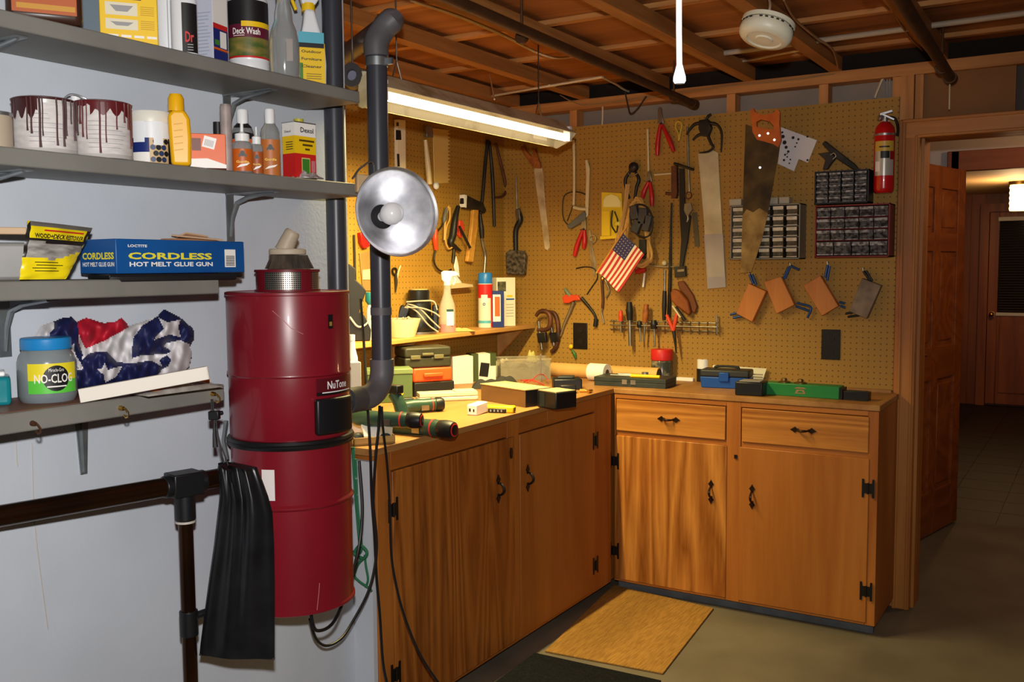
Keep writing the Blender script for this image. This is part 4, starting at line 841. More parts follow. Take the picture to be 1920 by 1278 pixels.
for k, tx in enumerate(('Outdoor', 'Furniture', 'Cleaner')): b.m(INK).text(tx, 0.0075, frame((w*0.03, y-0.0006, h*(0.45-k*0.095)), X, Z, -Y), w=w*0.62, bold=0.02)
for k in range(3): plate(b, -w*0.14, w*0.32, h*0.1+k*0.006, h*0.1+k*0.006+0.002, y-0.0005, col('print_olive', (130, 110, 20)))
b.build('label', t); trigger(t, WHTP, YEL, h+0.014, 1.25)
# ---- second shelf
F, w, h, s = place(-42, 19, 212, -1.84, Z2)
t = thing('paint_can', 'tan tin cut by the left edge of the photo, on the second shelf', 'can', F); r = w/2
b = MB(col('tan_tin', (176, 160, 140), 0.4)); b.lathe([(0, 0), (r, 0), (r, h-0.004), (r*0.97, h), (0, h-0.006)], 32); b.build('body', t)
b = MB(STEEL); b.lathe([(r+0.001, h-0.006), (r+0.002, h), (r*0.9, h+0.002), (r*0.9, h-0.004)], 32); b.build('rim', t)
def paint_can(px0, px1, pyt, x, label, drip, big, seed):
    F, w, h, s = place(px0, px1, pyt, x, Z2); r = w/2; h += 0.002; rnd = random.Random(seed)
    t = thing('paint_can', label, 'can', F, 'paint cans on the second shelf')
    b = MB(TINW); b.lathe([(0, 0), (r*0.98, 0), (r, 0.003), (r*0.985, 0.006), (r*0.985, h-0.006), (r, h-0.003), (r, h), (r*0.9, h), (r*0.88, h-0.006), (0, h-0.006)], 48); b.build('body', t)
    b = MB(col('paper_label', (214, 208, 204), 0.6, c2=(196, 190, 188), sc=40, st=(1, 1, 3))); b.patch(r*0.985+0.0006, 0.008, h-0.012, -PI/2-1.4, -PI/2+1.4, 30)
    for k in range(7): b.m(GRYP).patch(r*0.985+0.001, 0.02+k*0.009, 0.0212+k*0.009, -PI/2-0.5, -PI/2+rnd.uniform(0.1, 0.9), 12)
    b.build('label', t)
    b = MB(drip); q = r*0.99+0.0012
    for (a, l, wdt) in big: # broad spills from the rim
        n = 14
        b.sheet(lambda u, v: (q*math.cos(-PI/2+a-wdt+2*wdt*u), q*math.sin(-PI/2+a-wdt+2*wdt*u), (h-0.002)-v*l*(0.45+0.55*abs(math.sin(3.3*u*PI+a*5)))), 18, 1)
    for k in range(15):
        a = -PI/2+rnd.uniform(-1.35, 1.35); l = rnd.uniform(0.25, 0.95)*h; wd_ = rnd.uniform(0.0012, 0.0026)
        b.tube([(q*math.cos(a+0.01*math.sin(j)), q*math.sin(a+0.01*math.sin(j)), h-0.002-l*j/6) for j in range(7)], [wd_]*6+[wd_*1.3], 5)
    b.build('paint_drips', t)
    b = MB(drip); b.lathe([(r+0.0005, h-0.005), (r+0.0018, h-0.001), (r*0.94, h+0.0015), (r*0.90, h-0.002)], 48); b.build('rim', t)
    return t, r, h
DR1 = col('drip_dark', (62, 22, 22), 0.35); DR2 = col('drip_red', (92, 26, 30), 0.35)
paint_can(27, 138, 191, -1.845, 'paint can with long dark brown drips, left of the two on the second shelf', DR1, [(-0.75, 0.042, 0.55)], 3)
t, r, h = paint_can(139, 243, 197, -1.835, 'paint can with a dark red rim and few drips, second shelf', DR2, [(0.35, 0.030, 0.75), (-0.55, 0.012, 0.5)], 5)
F, w, h, s = place(120, 164, 186, -1.955, Z2)
t = thing('bottle', 'white bottle top showing behind the two paint cans', 'bottle', F)
b = MB(WHTP); b.lathe([(0, 0), (w*0.5, 0), (w*0.5, h*0.85), (w*0.3, h*0.92), (0, h*0.93)], 24); b.build('body', t)
b = MB(CAPW); b.cyl((0, 0, h*0.92), (0, 0, h*1.05), w*0.19); b.build('cap', t)
b = MB(STEEL); b.tube(spline([(-w*0.62, -0.03, h*0.9), (-w*0.2, -0.035, h*1.03), (w*0.3, -0.03, h*1.0), (w*0.62, -0.03, h*0.92)], 5), 0.0018, 6); b.build('wire_bail', t)
F, w, h, s = place(243, 321, 212, -1.875, Z2)
t = thing('canister', 'navy and white canister with a black dotted pattern and white lid on the second shelf', 'canister', F); r = w/2
b = MB(WHTP); b.lathe([(0, 0), (r*0.97, 0), (r*0.97, h-0.02), (0, h-0.02)], 36); b.build('body', t)
b = MB(PNAVY); q = r*0.97+0.0008; A = -PI/2
b.m(PNAVY).patch(q, 0.03, 0.062, A-1.4, A-0.1, 12); b.m(PAPER).patch(q, 0.0, 0.03, A-1.4, A-0.1, 12); b.m(col('pattern_ground', (200, 168, 120))).patch(q, 0.006, 0.062, A-0.1, A+0.85, 10); b.m(INK).patch(q, 0.0, 0.062, A+0.85, A+1.4, 8)
for j in range(4):
    for k in range(3):
        a = A+0.06+0.26*k+0.13*(j % 2); zz = 0.014+j*0.0135; n = 10
        b.m(INK if (j+k) % 2 else col('pattern_blue', (40, 56, 96))); b.add([((q+0.0006)*math.cos(a+0.0062*math.cos(2*PI*i/n)/q), (q+0.0006)*math.sin(a+0.0062*math.cos(2*PI*i/n)/q), zz+0.0062*math.sin(2*PI*i/n)) for i in range(n)], [tuple(range(n))])
b.build('label', t)
b = MB(col('lid_cream', (226, 222, 210), 0.4)); b.lathe([(r, h-0.026), (r*1.01, h-0.024), (r*1.01, h-0.002), (r*0.98, h), (0, h)], 36); b.build('lid', t)
b = MB(col('spill_white', (232, 234, 238), 0.4)); b.patch(q+0.001, 0.052, h-0.024, A-0.9, A-0.3, 8); b.patch(q+0.001, 0.046, h-0.024, A+0.1, A+0.55, 8); b.build('paint_drips', t)
F, w, h, s = place(311, 355, 177, -1.80, Z2)
t = thing('glue_bottle', 'tall plain yellow squeeze bottle on the second shelf', 'bottle', F); YB_ = col('yellow_plastic', (236, 176, 16), 0.35)
b = MB(YB_); b.prism([(-w*0.34, 0), (w*0.46, 0), (w*0.5, h*0.4), (w*0.46, h*0.66), (w*0.25, h*0.78), (-w*0.22, h*0.78), (-w*0.44, h*0.70), (-w*0.42, h*0.5)], -0.017, 0.017, frame((0, 0, 0), X, Z, -Y)); b.build('body', t, bev=0.008, bs=3)
b = MB(YB_); b.lathe([(w*0.33, h*0.76), (w*0.33, h*0.94), (w*0.24, h), (0, h)], 20, M=Matrix.Translation((-w*0.08, 0, 0))); b.build('cap', t)
b = MB(col('print_amber', (214, 156, 14))); 
for k in range(5): b.prism([(-w*0.2, h*(0.2+0.09*k)), (w*0.16, h*(0.22+0.09*k)), (w*0.16, h*(0.235+0.09*k)), (-w*0.2, h*(0.215+0.09*k))], 0, 0.0004, frame((0, -0.0176, 0), X, Z, -Y))
b.build('label', t)
F, w, h, s = place(354, 421, 253, -1.80, Z2)
t = thing('carton', 'small orange and white box with a barcode sticker on the second shelf', 'box', F); d = 0.05
b = MB(PORG); b.box((0, 0, h/2), (w, d, h)); b.build('box_body', t, bev=0.0015)
b = MB(PAPER); y = -d/2-0.0008
b.m(PAPER).prism([(-w/2, 0.0), (w/2, 0.0), (w/2, 0.008), (0, 0.022), (-w/2, 0.020)], 0, 0.0004, frame((0, y, 0), X, Z, -Y)); plate(b, -w*0.40, -w*0.16, h*0.5, h*0.86, y-0.0004, col('print_brown', (110, 50, 30))); F2 = frame((w*0.06, y-0.0005, h*0.74), (X*0.97-Z*0.25).normalized(), (Z*0.97+X*0.25).normalized(), -Y)
b.m(PAPER).prism([(-0.014, -0.013), (0.014, -0.013), (0.014, 0.013), (-0.014, 0.013)], 0, 0.0005, F2); b.m(GRYP)
for k in range(9): b.prism([(-0.010+k*0.0023, -0.009), (-0.010+k*0.0023+0.0012, -0.009), (-0.010+k*0.0023+0.0012, 0.006), (-0.010+k*0.0023, 0.006)], 0.0006, 0.0009, F2)
b.build('sticker', t)
F, w, h, s = place(412, 433, 196, -1.82, Z2)
t = thing('caulk_tube', 'pinkish grey slim tube standing between the orange box and the glue bottles', 'tube', F)
b = MB(col('taupe_tube', (172, 156, 152), 0.45, c2=(150, 136, 132), sc=30)); b.cyl((0, 0, 0), (0, 0, h*0.97), w/2, n=20); b.build('body', t)
b = MB(col('taupe_end', (140, 126, 122))); b.cyl((0, 0, h*0.97), (0, 0, h), w*0.46, n=20); b.build('end_cap', t)
F, w, h, s = place(398, 418, 229, -1.88, Z2)
t = thing('bottle', 'small grey bottle with a black cap behind the slim pinkish tube', 'bottle', F)
b = MB(CLEAR); b.cyl((0, 0, 0), (0, 0, h*0.7), w*0.5); b.build('body', t)
b = MB(INK); b.cyl((0, 0, h*0.7), (0, 0, h), w*0.42); b.build('cap', t)
APE = INK
def ape(b, M): b.m(INK).prism([(-0.009, -0.006), (-0.010, 0.001), (-0.006, 0.003), (-0.004, 0.009), (0, 0.011), (0.004, 0.009), (0.006, 0.003), (0.010, 0.001), (0.009, -0.006), (0.004, -0.002), (0, -0.004), (-0.004, -0.002)], 0, 0.0006, M)
def gbottle(px0, px1, pyt, x, label, body, lm, shoulder, nozzle, big):
    F, w, h, s = place(px0, px1, pyt, x, Z2); r = w/2
    t = thing('glue_bottle', label, 'bottle', F, 'small glue bottles on the second shelf')
    hb = h*(0.68 if nozzle else 0.80)
    b = MB(body); b.lathe([(0, 0), (r*0.95, 0), (r, 0.004), (r, hb*0.82), (r*0.88, hb*0.90), (r*0.62, hb*0.96), (r*0.55, hb), (0, hb)], 24, sy=0.8); b.build('body', t)
    if shoulder: b = MB(shoulder); b.lathe([(r*1.02, hb*0.70), (r*1.02, hb*0.79), (r*0.80, hb*0.94), (r*0.46, hb*1.01)], 24, sy=0.82); b.build('shoulder_band', t)
    b = MB(CAPW)
    if nozzle: b.lathe([(r*0.70, hb*0.94), (r*0.70, hb*1.16), (r*0.3, hb*1.20), (r*0.17, hb*1.24), (r*0.15, h), (0, h)], 20)
    else: b.lathe([(r*0.5, hb*0.98), (r*0.52, h-0.003), (r*0.46, h), (0, h)], 20)
    b.build('cap', t)
    b = MB(lm); b.sheet(lambda u, v: ((r+0.0008)*math.cos(-PI/2-1.2+2.4*u), 0.8*(r+0.001)*math.sin(-PI/2-1.2+2.4*u), 0.004+hb*0.66*v), 12, 1)
    ape(b, frame((0, -0.8*r-0.0012, hb*0.52), X*big, Z*big, -Y))
    b.m(YEL).text('Gorilla', 0.006*big, frame((0, -0.8*r-0.0014, hb*0.32), X, Z, -Y), w=r*1.2, bold=0.02)
    b.m(PAPER).prism([(-r*0.6, 0), (r*0.4, 0.006), (r*0.7, 0.012), (-r*0.2, 0.008)], 0, 0.0005, frame((0, -0.8*r-0.0010, hb*0.14), X, Z, -Y)); b.build('label', t)
ORB = col('orange_glue', (196, 92, 24), 0.4)
gbottle(434, 474, 206, -1.88, 'taller clear glue bottle with black shoulders behind the orange ones', CLEAR, PORG, INK, False, 1.0)
gbottle(434, 472, 232, -1.81, 'orange glue bottle with a white nozzle, front left of its group', CLEAR, ORB, None, True, 1.0)
gbottle(468, 492, 238, -1.82, 'narrow orange glue bottle with a white nozzle, right of its twin', CLEAR, col('label_sienna', (168, 80, 30)), None, True, 0.7)
gbottle(487, 523, 205, -1.84, 'clear glue bottle with an orange label and tall white cap next to the solvent can', CLEAR, col('label_rust', (190, 110, 50)), None, False, 1.0)
F, w, h, s = place(523, 597, 232, -1.825, Z2, turn=0.72)
t = thing('solvent_can', 'rectangular solvent can banded white, yellow and red at the right of the second shelf', 'can', F); wd, d = 0.072, 0.048
b = MB(PRED); 
for z0, z1, m in ((0, 0.45, PRED), (0.45, 0.76, YEL), (0.76, 1.0, PAPER)): b.m(m).bb((-wd/2, -d/2, h*z0), (wd/2, d/2, h*z1))
b.build('body', t)
b = MB(STEEL); b.box((0, 0, h), (wd+0.002, d+0.002, 0.003)); b.box((0, 0, 0.0015), (wd+0.002, d+0.002, 0.003)); b.build('rim', t)
b = MB(col('olive_cap', (186, 178, 60), 0.4)); b.cyl((0.0, 0, h), (0.0, 0, h+0.012), 0.013); b.build('cap', t)
b = MB(INK); y = -d/2-0.0008
FX_ = lambda x, z: frame((x, y, z), X, Z, -Y)
def FS(yv, z): return frame((wd/2+0.0008, yv, z), Y, Z, X)
b.m(INK).text('Dexol', 0.013, FX_(0.006, h*0.87), w=wd*0.62, bold=0.02)
for k, (x0, x1) in enumerate(((-0.3, 0.42), (-0.14, 0.34), (-0.02, 0.2))): plate(b, wd*x0, wd*x1, h*(0.665-0.075*k), h*(0.70-0.075*k), y, col('print_dark_brown', (90, 64, 20)))
plate(b, -wd*0.2, wd*0.2, h*0.08, h*0.38, y-0.0002, col('print_cream', (214, 200, 120))); plate(b, -wd*0.17, wd*0.17, h*0.10, h*0.36, y-0.0005, PGRN); plate(b, wd*0.26, wd*0.44, h*0.14, h*0.34, y-0.0002, col('print_pink', (196, 120, 130)))
b.build('front_print', t)
b = MB(INK); xx = -wd/2-0.0008
b.m(INK).text('Dexol', 0.006, frame((xx, 0.002, h*0.84), -Y, Z, -X), w=d*0.5, bold=0.02)
for k in range(4): b.bb((xx, -d*0.35, h*0.52+k*0.006), (xx+0.0004, d*0.2, h*0.52+k*0.006+0.002))
b.build('side_print', t)
F, w, h, s = place(545, 604, 309, -1.795, Z2)
b = MB(PM('crumpled_wrap', (206, 204, 202), 0.25, trans=0.3, c2=(150, 130, 130), sc=40), F); rnd = random.Random(4)
b.sheet(lambda u, v: ((u-0.5)*w*1.05, (v-0.5)*0.03, 0.002+abs(math.sin(u*9+v*3)*math.sin(v*PI)*math.sin(u*PI))*0.020+0.004*math.sin(31*u+17*v)*math.sin(v*PI)*math.sin(u*PI)), 24, 10)
tag(b.build('plastic_wrap', solid=0.0008), 'crumpled clear wrapper in front of the solvent can', 'wrapper')
# ---- third shelf
F, w, h, s = place(-30, 52, 455, -1.88, Z3)
t = tag(MB(col('grey_sack', (140, 138, 136), 0.5, c2=(120, 118, 116), sc=6), F).box((0, 0, h/2), (w, 0.08, h)).build('grey_box', bev=0.008, bs=3), 'plain grey box at the left end of the blue box shelf', 'box')
F, w, h, s = place(-20, 46, 444, -1.86, Z3+0.088)
tag(MB(col('kraft_card', (196, 166, 134), 0.7), F).box((0, 0, 0.010), (w, 0.06, 0.014)).build('card_strip', bev=0.002), 'strip of tan cardboard lying on the plain grey box', 'cardboard')
# glue gun box
pc = at(219, 520, 0, -1.79); pr2 = at(459, 515, 0, -1.79); pc.z = pr2.z = Z3
pl2 = at(118, 520, 0, -1.955); pl2.z = Z3
ud = (pr2-pc); Lb = ud.length; ud.normalize(); wv = Z.cross(ud)      # away from viewer
hb = at(219, 447, 0, -1.79).z-Z3-0.012
F = frame(pc+Z*0.012, ud, wv, Z)
t = thing('glue_gun_box', 'long blue cardboard box of a cordless hot melt glue gun on the third shelf', 'box', F); DB = 0.125
BXB = col('box_blue', (20, 84, 150), 0.4, c2=(16, 74, 140), sc=6)
b = MB(BXB); b.bb((0, 0, 0), (Lb, DB, hb)); b.build('box_body', t, bev=0.002)
YT = col('letter_yellow', (234, 220, 60), 0.4)
b = MB(YT); q = lambda x, z: frame((x, -0.0008, z), X, Z, -Y)
xa = lambda px: (at(px, 480, 0, -1.79)-pc).dot(ud); zz = lambda py: at(330, py, 0, -1.79).z-Z3-0.012
b.text('CORDLESS', 0.0150, q((xa(240)+xa(397))/2, zz(480)), w=xa(397)-xa(240), bold=0.035)
b.m(PAPER).text('HOT MELT GLUE GUN', 0.0102, q((xa(242)+xa(398))/2, zz(495)), w=xa(398)-xa(242), bold=0.03); b.text('LOCTITE', 0.0058, q((xa(240)+xa(276))/2, zz(462)), w=xa(276)-xa(240), bold=0.03)
b.build('front_print', t)
b = MB(PAPER); b.bb((xa(421), -0.0009, zz(501)), (xa(441), -0.0004, zz(466))); b.m(INK)
for k in range(8): b.bb((xa(423), -0.0013, zz(498)+k*0.0031), (xa(439), -0.001, zz(498)+k*0.0031+0.0016))
b.build('barcode_sticker', t)
b = MB(YT); q = lambda y, z: frame((-0.0008, y, z), -Y, Z, -X)
b.text('CORDLESS', 0.0150, q(0.060, zz(480)), w=0.108, bold=0.035); b.m(PAPER).text('HOT MELT GLUE GUN', 0.0095, q(0.060, zz(495)), w=0.108, bold=0.03); b.build('end_print', t)
b = MB(col('black_pouch', (22, 20, 22), 0.5), frame(pc, ud, wv, Z))
b.prism([(-0.02, -0.002), (Lb*0.98, 0.0), (Lb*1.0, 0.13), (0.02, 0.13)], 0.0005, 0.011); b.prism([(0.005, -0.012), (Lb*0.9, -0.012), (Lb*0.86, 0.0), (-0.02, 0.0)], -0.006, 0.008)
tag(b.build('black_pouch', bev=0.003), 'flat black pouch squashed under the blue glue gun box', 'pouch')
q_ = at(478, 520, 0, -1.87); F = face((-1.90, q_.y-0.02, Z3), 0.5)
# clear bottle neck behind, cardboard carton right of the blue box
F, w, h, s = place(448, 496, 456, -1.90, Z3)
F = FZ(Vector((-1.955, 1.635, Z3)), PI/2)
t = thing('cardboard_box', 'open brown cardboard carton behind the right end of the blue box', 'box', F)
KR = col('kraft', (176, 122, 82), 0.7, c2=(160, 108, 70), sc=5)
b = MB(KR); b.box((0, 0, 0.048), (0.13, 0.055, 0.096)); b.build('box_body', t, bev=0.002)
b = MB(col('kraft_flap', (206, 168, 132), 0.7)); b.box((0.01, -0.02, 0.099), (0.12, 0.05, 0.004), e=(0.1, 0.05, 0)); b.box((0.02, 0.012, 0.102), (0.07, 0.035, 0.004), e=(-0.3, 0.1, 0)); b.build('flap', t)
# yellow sachet leaning
FP = frame(at(100, 470, 0, -1.775), Y, Z, X); 
tl, tr, br, bl = [pt(FP, x, y, w_) for x, y, w_ in ((52, 413, -0.015), (174, 427, -0.055), (124, 523, 0.002), (36, 524, 0.004))]
t = thing('stain_pouch', 'yellow pouch of wood and deck restorer leaning at the end of the blue box', 'pouch', FP)
def pf(sg):
    def fn(u, v):
        p = bl.lerp(br, u).lerp(tl.lerp(tr, u), v); e = (math.sin(PI*u)*math.sin(PI*v))**0.5
        return (p.x, p.y, p.z+sg*0.014*e+0.0025*math.sin(14*u+9*v)*e+0.0015*math.sin(31*v-8*u))
    return fn
def zone(u, v): return 0
b = MB(YEL); fn = pf(1); n = 24
PKY = col('pouch_yellow', (238, 214, 24), 0.28); PKG = col('pouch_board', (170, 166, 160), 0.35, c2=(120, 116, 112), sc=30, st=(1, 4, 1)); PKB = col('pouch_black', (32, 30, 30), 0.3); PKS = col('pouch_silver', (110, 106, 100), 0.3)
vs = [fn(i/n, j/n) for j in range(n+1) for i in range(n+1)]
base = len(b.v); b.v += [Vector(p) for p in vs]
for j in range(n):
    for i in range(n):
        u, v = (i+0.5)/n, (j+0.5)/n
        if v < 0.36+0.22*max(0, u-0.45)+0.03*math.sin(9*u): m = PKY
        elif v < 0.66-0.05*u: m = PKG
        elif v < 0.70: m = PKB
        elif v < 0.90: m = PKY if 0.05 < u < 0.93 else PKB
        else: m = PKS
        if u < 0.05 and v > 0.36: m = PKB
        b.m(m); b.f.append((base+j*(n+1)+i, base+j*(n+1)+i+1, base+(j+1)*(n+1)+i+1, base+(j+1)*(n+1)+i)); b.fm.append(b.cur)
b.m(PKY).sheet(pf(-1), 12, 12); b.build('sachet', t, sharp=70)
def ptext(tx, u0, u1, v0, v1, mat, nm):
    """lettering laid on the sachet's own surface"""
    bb = MB(mat); bb.text(tx, 1.0, w=1.0, bold=0.03)
    for k, p in enumerate(bb.v):
        u = u0+(u1-u0)*(p.x+0.5); v = v0+(v1-v0)*(p.y+0.5); q = Vector(fn(u, v)); bb.v[k] = q+Vector((0, 0, 0.0015))
    return bb
bb = ptext('WOOD+DECK RESTORER', 0.10, 0.90, 0.715, 0.80, INK, ''); bb.build('lettering', t)
def pbar(u0, u1, v0, v1, mat):
    bb = MB(mat); bb.sheet(lambda a, c: Vector(fn(u0+(u1-u0)*a, v0+(v1-v0)*c))+Vector((0, 0, 0.0013)), 14, 2); bb.build('print_line', t)
pbar(0.24, 0.86, 0.845, 0.872, PRED)
for k in range(4): pbar(0.18+0.05*(k % 2), 0.62+0.1*(k % 2), 0.29-k*0.05, 0.305-k*0.05, col('print_dark_olive', (80, 70, 10)))
# ---- lowest shelf
p = onz(18, 762, Z4); F = face(p+Vector((-0.03, -0.02, 0)), 0.0); s = mpp(p)
t = thing('teal_tub', 'teal plastic tub with a white top at the left end of the lowest shelf', 'tub', F)
w = 90*s; h = 55*s
b = MB(PM('teal_clear', (20, 130, 140), 0.2, c2=(14, 116, 126), sc=4)); b.bb((-w*0.62, 0, 0), (w*0.38, 0.08, h)); b.build('body', t, bev=0.008, bs=3)
b = MB(CAPW); b.bb((-w*0.5, 0.01, h), (w*0.28, 0.07, h+0.010)); b.build('lid', t, bev=0.003)
p = onz(91, 757, Z4); s = mpp(p); r = 51*s; p = p+Vector((p.x, p.y, 0)).normalized()*r*0.97; s = mpp(p); r = 51*s; F = face(p)
hj = (757-640)*s*1.02
t = thing('jar', 'clear jar of no-clog with a blue lid on the lowest shelf', 'jar', F)
b = MB(PM('jar_grey', (150, 158, 160), 0.2, trans=0.25, c2=(128, 138, 144), sc=4)); b.lathe([(0, 0), (r*0.88, 0), (r*0.95, 0.006), (r, 0.016), (r, hj*0.62), (r*0.93, hj*0.72), (r*0.78, hj*0.82), (r*0.74, hj*0.84), (0, hj*0.84)], 40); b.build('body', t)
b = MB(col('lid_blue', (30, 130, 196), 0.4)); b.lathe([(r*0.84, hj*0.82), (r*0.86, hj*0.84), (r*0.86, hj*0.98), (r*0.82, hj), (0, hj)], 40); b.build('lid', t)
b = MB(PGRN); A = -PI/2+0.18; q = r+0.0008
b.m(col('label_lime', (90, 196, 64))).patch(q, hj*0.16, hj*0.36, A-0.85, A+0.95, 18); b.m(col('label_lemon', (232, 214, 40))).patch(q, hj*0.36, hj*0.62, A-0.85, A+0.95, 18)
wdisc(b, q+0.0006, A+0.12, hj*0.39, 0.0265, INK)
b.m(PAPER).text('NO-CLOG', 0.0185, wrap=(q+0.0013, A+0.05), w=0.078, bold=0.015, M=Matrix.Translation((0, 0, hj*0.39))); b.text('Miracle-Gro', 0.007, wrap=(q+0.0013, A+0.12), w=0.03, M=Matrix.Translation((0, 0, hj*0.52))); b.patch(q+0.0014, hj*0.255, hj*0.275, A-0.2, A+0.45, 8); b.build('label', t)
# stick, tape, wrapped parts
a, c = onz(148, 740, Z4+0.018), onz(386, 697, Z4+0.052)
b = MB(col('white_wood', (226, 218, 206), 0.55)); d_ = (c-a).normalized(); n_ = Z.cross(d_).normalized()
F = frame(a, d_, n_, d_.cross(n_)); b.M = F; b.bb((0, -0.006, -0.0165), ((c-a).length, 0.006, 0.012)); b.cyl(((c-a).length, 0, -0.0165), ((c-a).length, 0, 0.012), 0.006, n=14)
tag(b.build('wood_strip', bev=0.001), 'white wooden strip leaning along the lowest shelf before the bunting', 'strip')
p = onz(345, 735, Z4); F = FZ(p+Vector((-0.02, 0, 0)), PI/2-0.05)
t = thing('wrapped_parts', 'clear plastic packet with orange pieces at the right end of the lowest shelf', 'packet', F)
b = MB(PM('packet_film', (214, 206, 198), 0.15, trans=0.5, c2=(180, 170, 160), sc=30)); rnd = random.Random(9)
b.sheet(lambda u, v: ((u-0.5)*0.20, (v-0.5)*0.07, 0.003+0.018*(math.sin(PI*u)*math.sin(PI*v))**0.5+0.004*math.sin(23*u+11*v)*math.sin(PI*v)*math.sin(PI*u)), 30, 12); b.build('film', t, solid=0.0006)
ORP = col('orange_plastic', (228, 112, 26), 0.4)
b = MB(ORP); b.ball((-0.055, -0.012, 0.009), 0.03, sc=(1, 0.5, 0.28)); b.build('orange_piece', t)
b = MB(ORP); b.cyl((0.055, 0.01, 0.014), (0.085, 0.012, 0.014), 0.0135); b.build('orange_piece', t)
b = MB(CAPW); b.cyl((0.0, 0.012, 0.016), (0.056, 0.012, 0.015), 0.0125); b.build('white_piece', t)
p = onz(290, 722, Z4+0.024); b = MB(col('tape_cyan', (26, 150, 190), 0.35), FZ(p, PI/2-0.2)); b.cyl((-0.03, 0, 0), (0.022, 0, 0.004), 0.0085, n=16); b.m(PAPER).cyl((-0.008, 0, 0.0003), (0.004, 0, 0.0012), 0.0087, n=16)
tag(b.build('marker_pen'), 'short cyan tube lying on the clear packet', 'tube')
b = MB(col('shelf_paper', (120, 74, 56), 0.6, c2=(104, 62, 48), sc=6)); b.bb((XW+0.002, 0.6, Z4), (XS-0.012, 1.55, Z4+0.0012)); tag(b.build('shelf_liner'), 'reddish brown liner sheet on the lowest shelf', 'liner')

# ---- crumpled bunting on the lowest shelf
def zp(l): return [(x*0.2817, 480+y*0.2817) for x, y in l]
SIL = zp([(215, 550), (270, 460), (355, 430), (420, 405), (480, 400), (510, 430), (575, 405), (690, 440), (760, 435), (810, 400), (860, 460), (950, 430), (1050, 390), (1090, 345), (1200, 400), (1290, 480), (1300, 540), (1265, 600), (1285, 640), (1262, 740), (1200, 790), (1000, 850), (780, 880), (640, 900), (520, 900), (440, 880), (440, 760), (380, 620)])
ZON = [('r', zp([(512, 428), (575, 400), (690, 436), (760, 432), (812, 395), (862, 470), (700, 560), (570, 615), (530, 540)])),
 ('n', zp([(355, 425), (420, 400), (482, 396), (510, 430), (525, 500), (520, 560), (550, 650), (545, 760), (500, 740), (440, 760), (500, 640), (470, 610), (380, 600), (325, 560), (335, 510), (365, 480)])),
 ('n', zp([(875, 640), (890, 540), (950, 460), (1050, 400), (1088, 340), (1200, 396), (1294, 476), (1304, 540), (1270, 590), (1200, 560), (1140, 570), (1100, 580), (1090, 600), (1140, 630), (1110, 650), (940, 660), (880, 680)])),
 ('n', zp([(545, 690), (590, 650), (640, 635), (720, 640), (770, 700), (870, 715), (960, 700), (1110, 660), (1140, 690), (1120, 730), (1080, 750), (1010, 860), (780, 890), (640, 910), (540, 910), (430, 890), (440, 740), (540, 760)]))]
STA = [zp(l) for l in ([(1055, 410), (1120, 440), (1205, 420), (1185, 470), (1205, 540), (1130, 520), (1020, 560), (1090, 480)], [(640, 745), (680, 750), (695, 710), (720, 755), (815, 730), (775, 800), (700, 840), (690, 790)], [(930, 655), (1000, 660), (1110, 660), (1060, 690), (1085, 740), (1020, 700), (950, 700)], [(385, 600), (450, 630), (490, 585), (500, 650), (555, 740), (540, 760), (450, 680)])]
def inside(p, P):
    c = False; n = len(P)
    for i in range(n):
        (x0, y0), (x1, y1) = P[i], P[i-1]
        if (y0 > p[1]) != (y1 > p[1]) and p[0] < (x1-x0)*(p[1]-y0)/(y1-y0)+x0: c = not c
    return c
def edist(p, P):
    m = 1e9; n = len(P)
    for i in range(n):
        ax_, ay_ = P[i]; bx_, by_ = P[i-1]; dx, dy = bx_-ax_, by_-ay_; t_ = max(0, min(1, ((p[0]-ax_)*dx+(p[1]-ay_)*dy)/(dx*dx+dy*dy+1e-9))); m = min(m, math.hypot(p[0]-ax_-dx*t_, p[1]-ay_-dy*t_))
    return m
pb_ = at(220, 715, 0, -1.90); F = frame((-1.945, pb_.y, Z4), Y, Z, X)
CN, CR_, CW_ = PM('bunting_navy', (24, 30, 78), 0.6), PM('bunting_red', (176, 22, 44), 0.6), PM('bunting_white', (216, 212, 214), 0.65)
b = MB(CW_); nx, ny = 150, 76; x0, x1, y0, y1 = 58, 370, 576, 738; idx = {}; vs = []
def hgt(x, y, d):
    e = 1-math.exp(-d/9.0)
    f_ = 0.010*math.sin(0.09*x+0.05*y+1.3*math.sin(0.05*y))+0.006*math.sin(0.16*x-0.12*y)+0.004*math.sin(0.31*x+0.07*y)
    for nm, zpoly in ZON:
        if inside((x, y), zpoly): f_ += {'n': 0.014, 'r': -0.006}[nm]*(1-math.exp(-edist((x, y), zpoly)/4.0)); break
    return e*(0.030+f_)
zmin = 0.0015
for j in range(ny+1):
    for i in range(nx+1):
        p = (x0+(x1-x0)*i/nx, y0+(y1-y0)*j/ny)
        if inside(p, SIL):
            d = edist(p, SIL); h_ = hgt(p[0], p[1], d); q = pt(F, p[0], p[1], h_); q.y = max(q.y, zmin+0.0)
            idx[(i, j)] = len(vs); vs.append(q)
bk = len(vs)
for (i, j), k in list(idx.items()):
    p = (x0+(x1-x0)*i/nx, y0+(y1-y0)*j/ny); d = edist(p, SIL); q = pt(F, p[0], p[1], -0.025*(1-math.exp(-d/12.0))); q.y = max(q.y, zmin); vs.append(q)
b.v = [Vector(q) for q in vs]
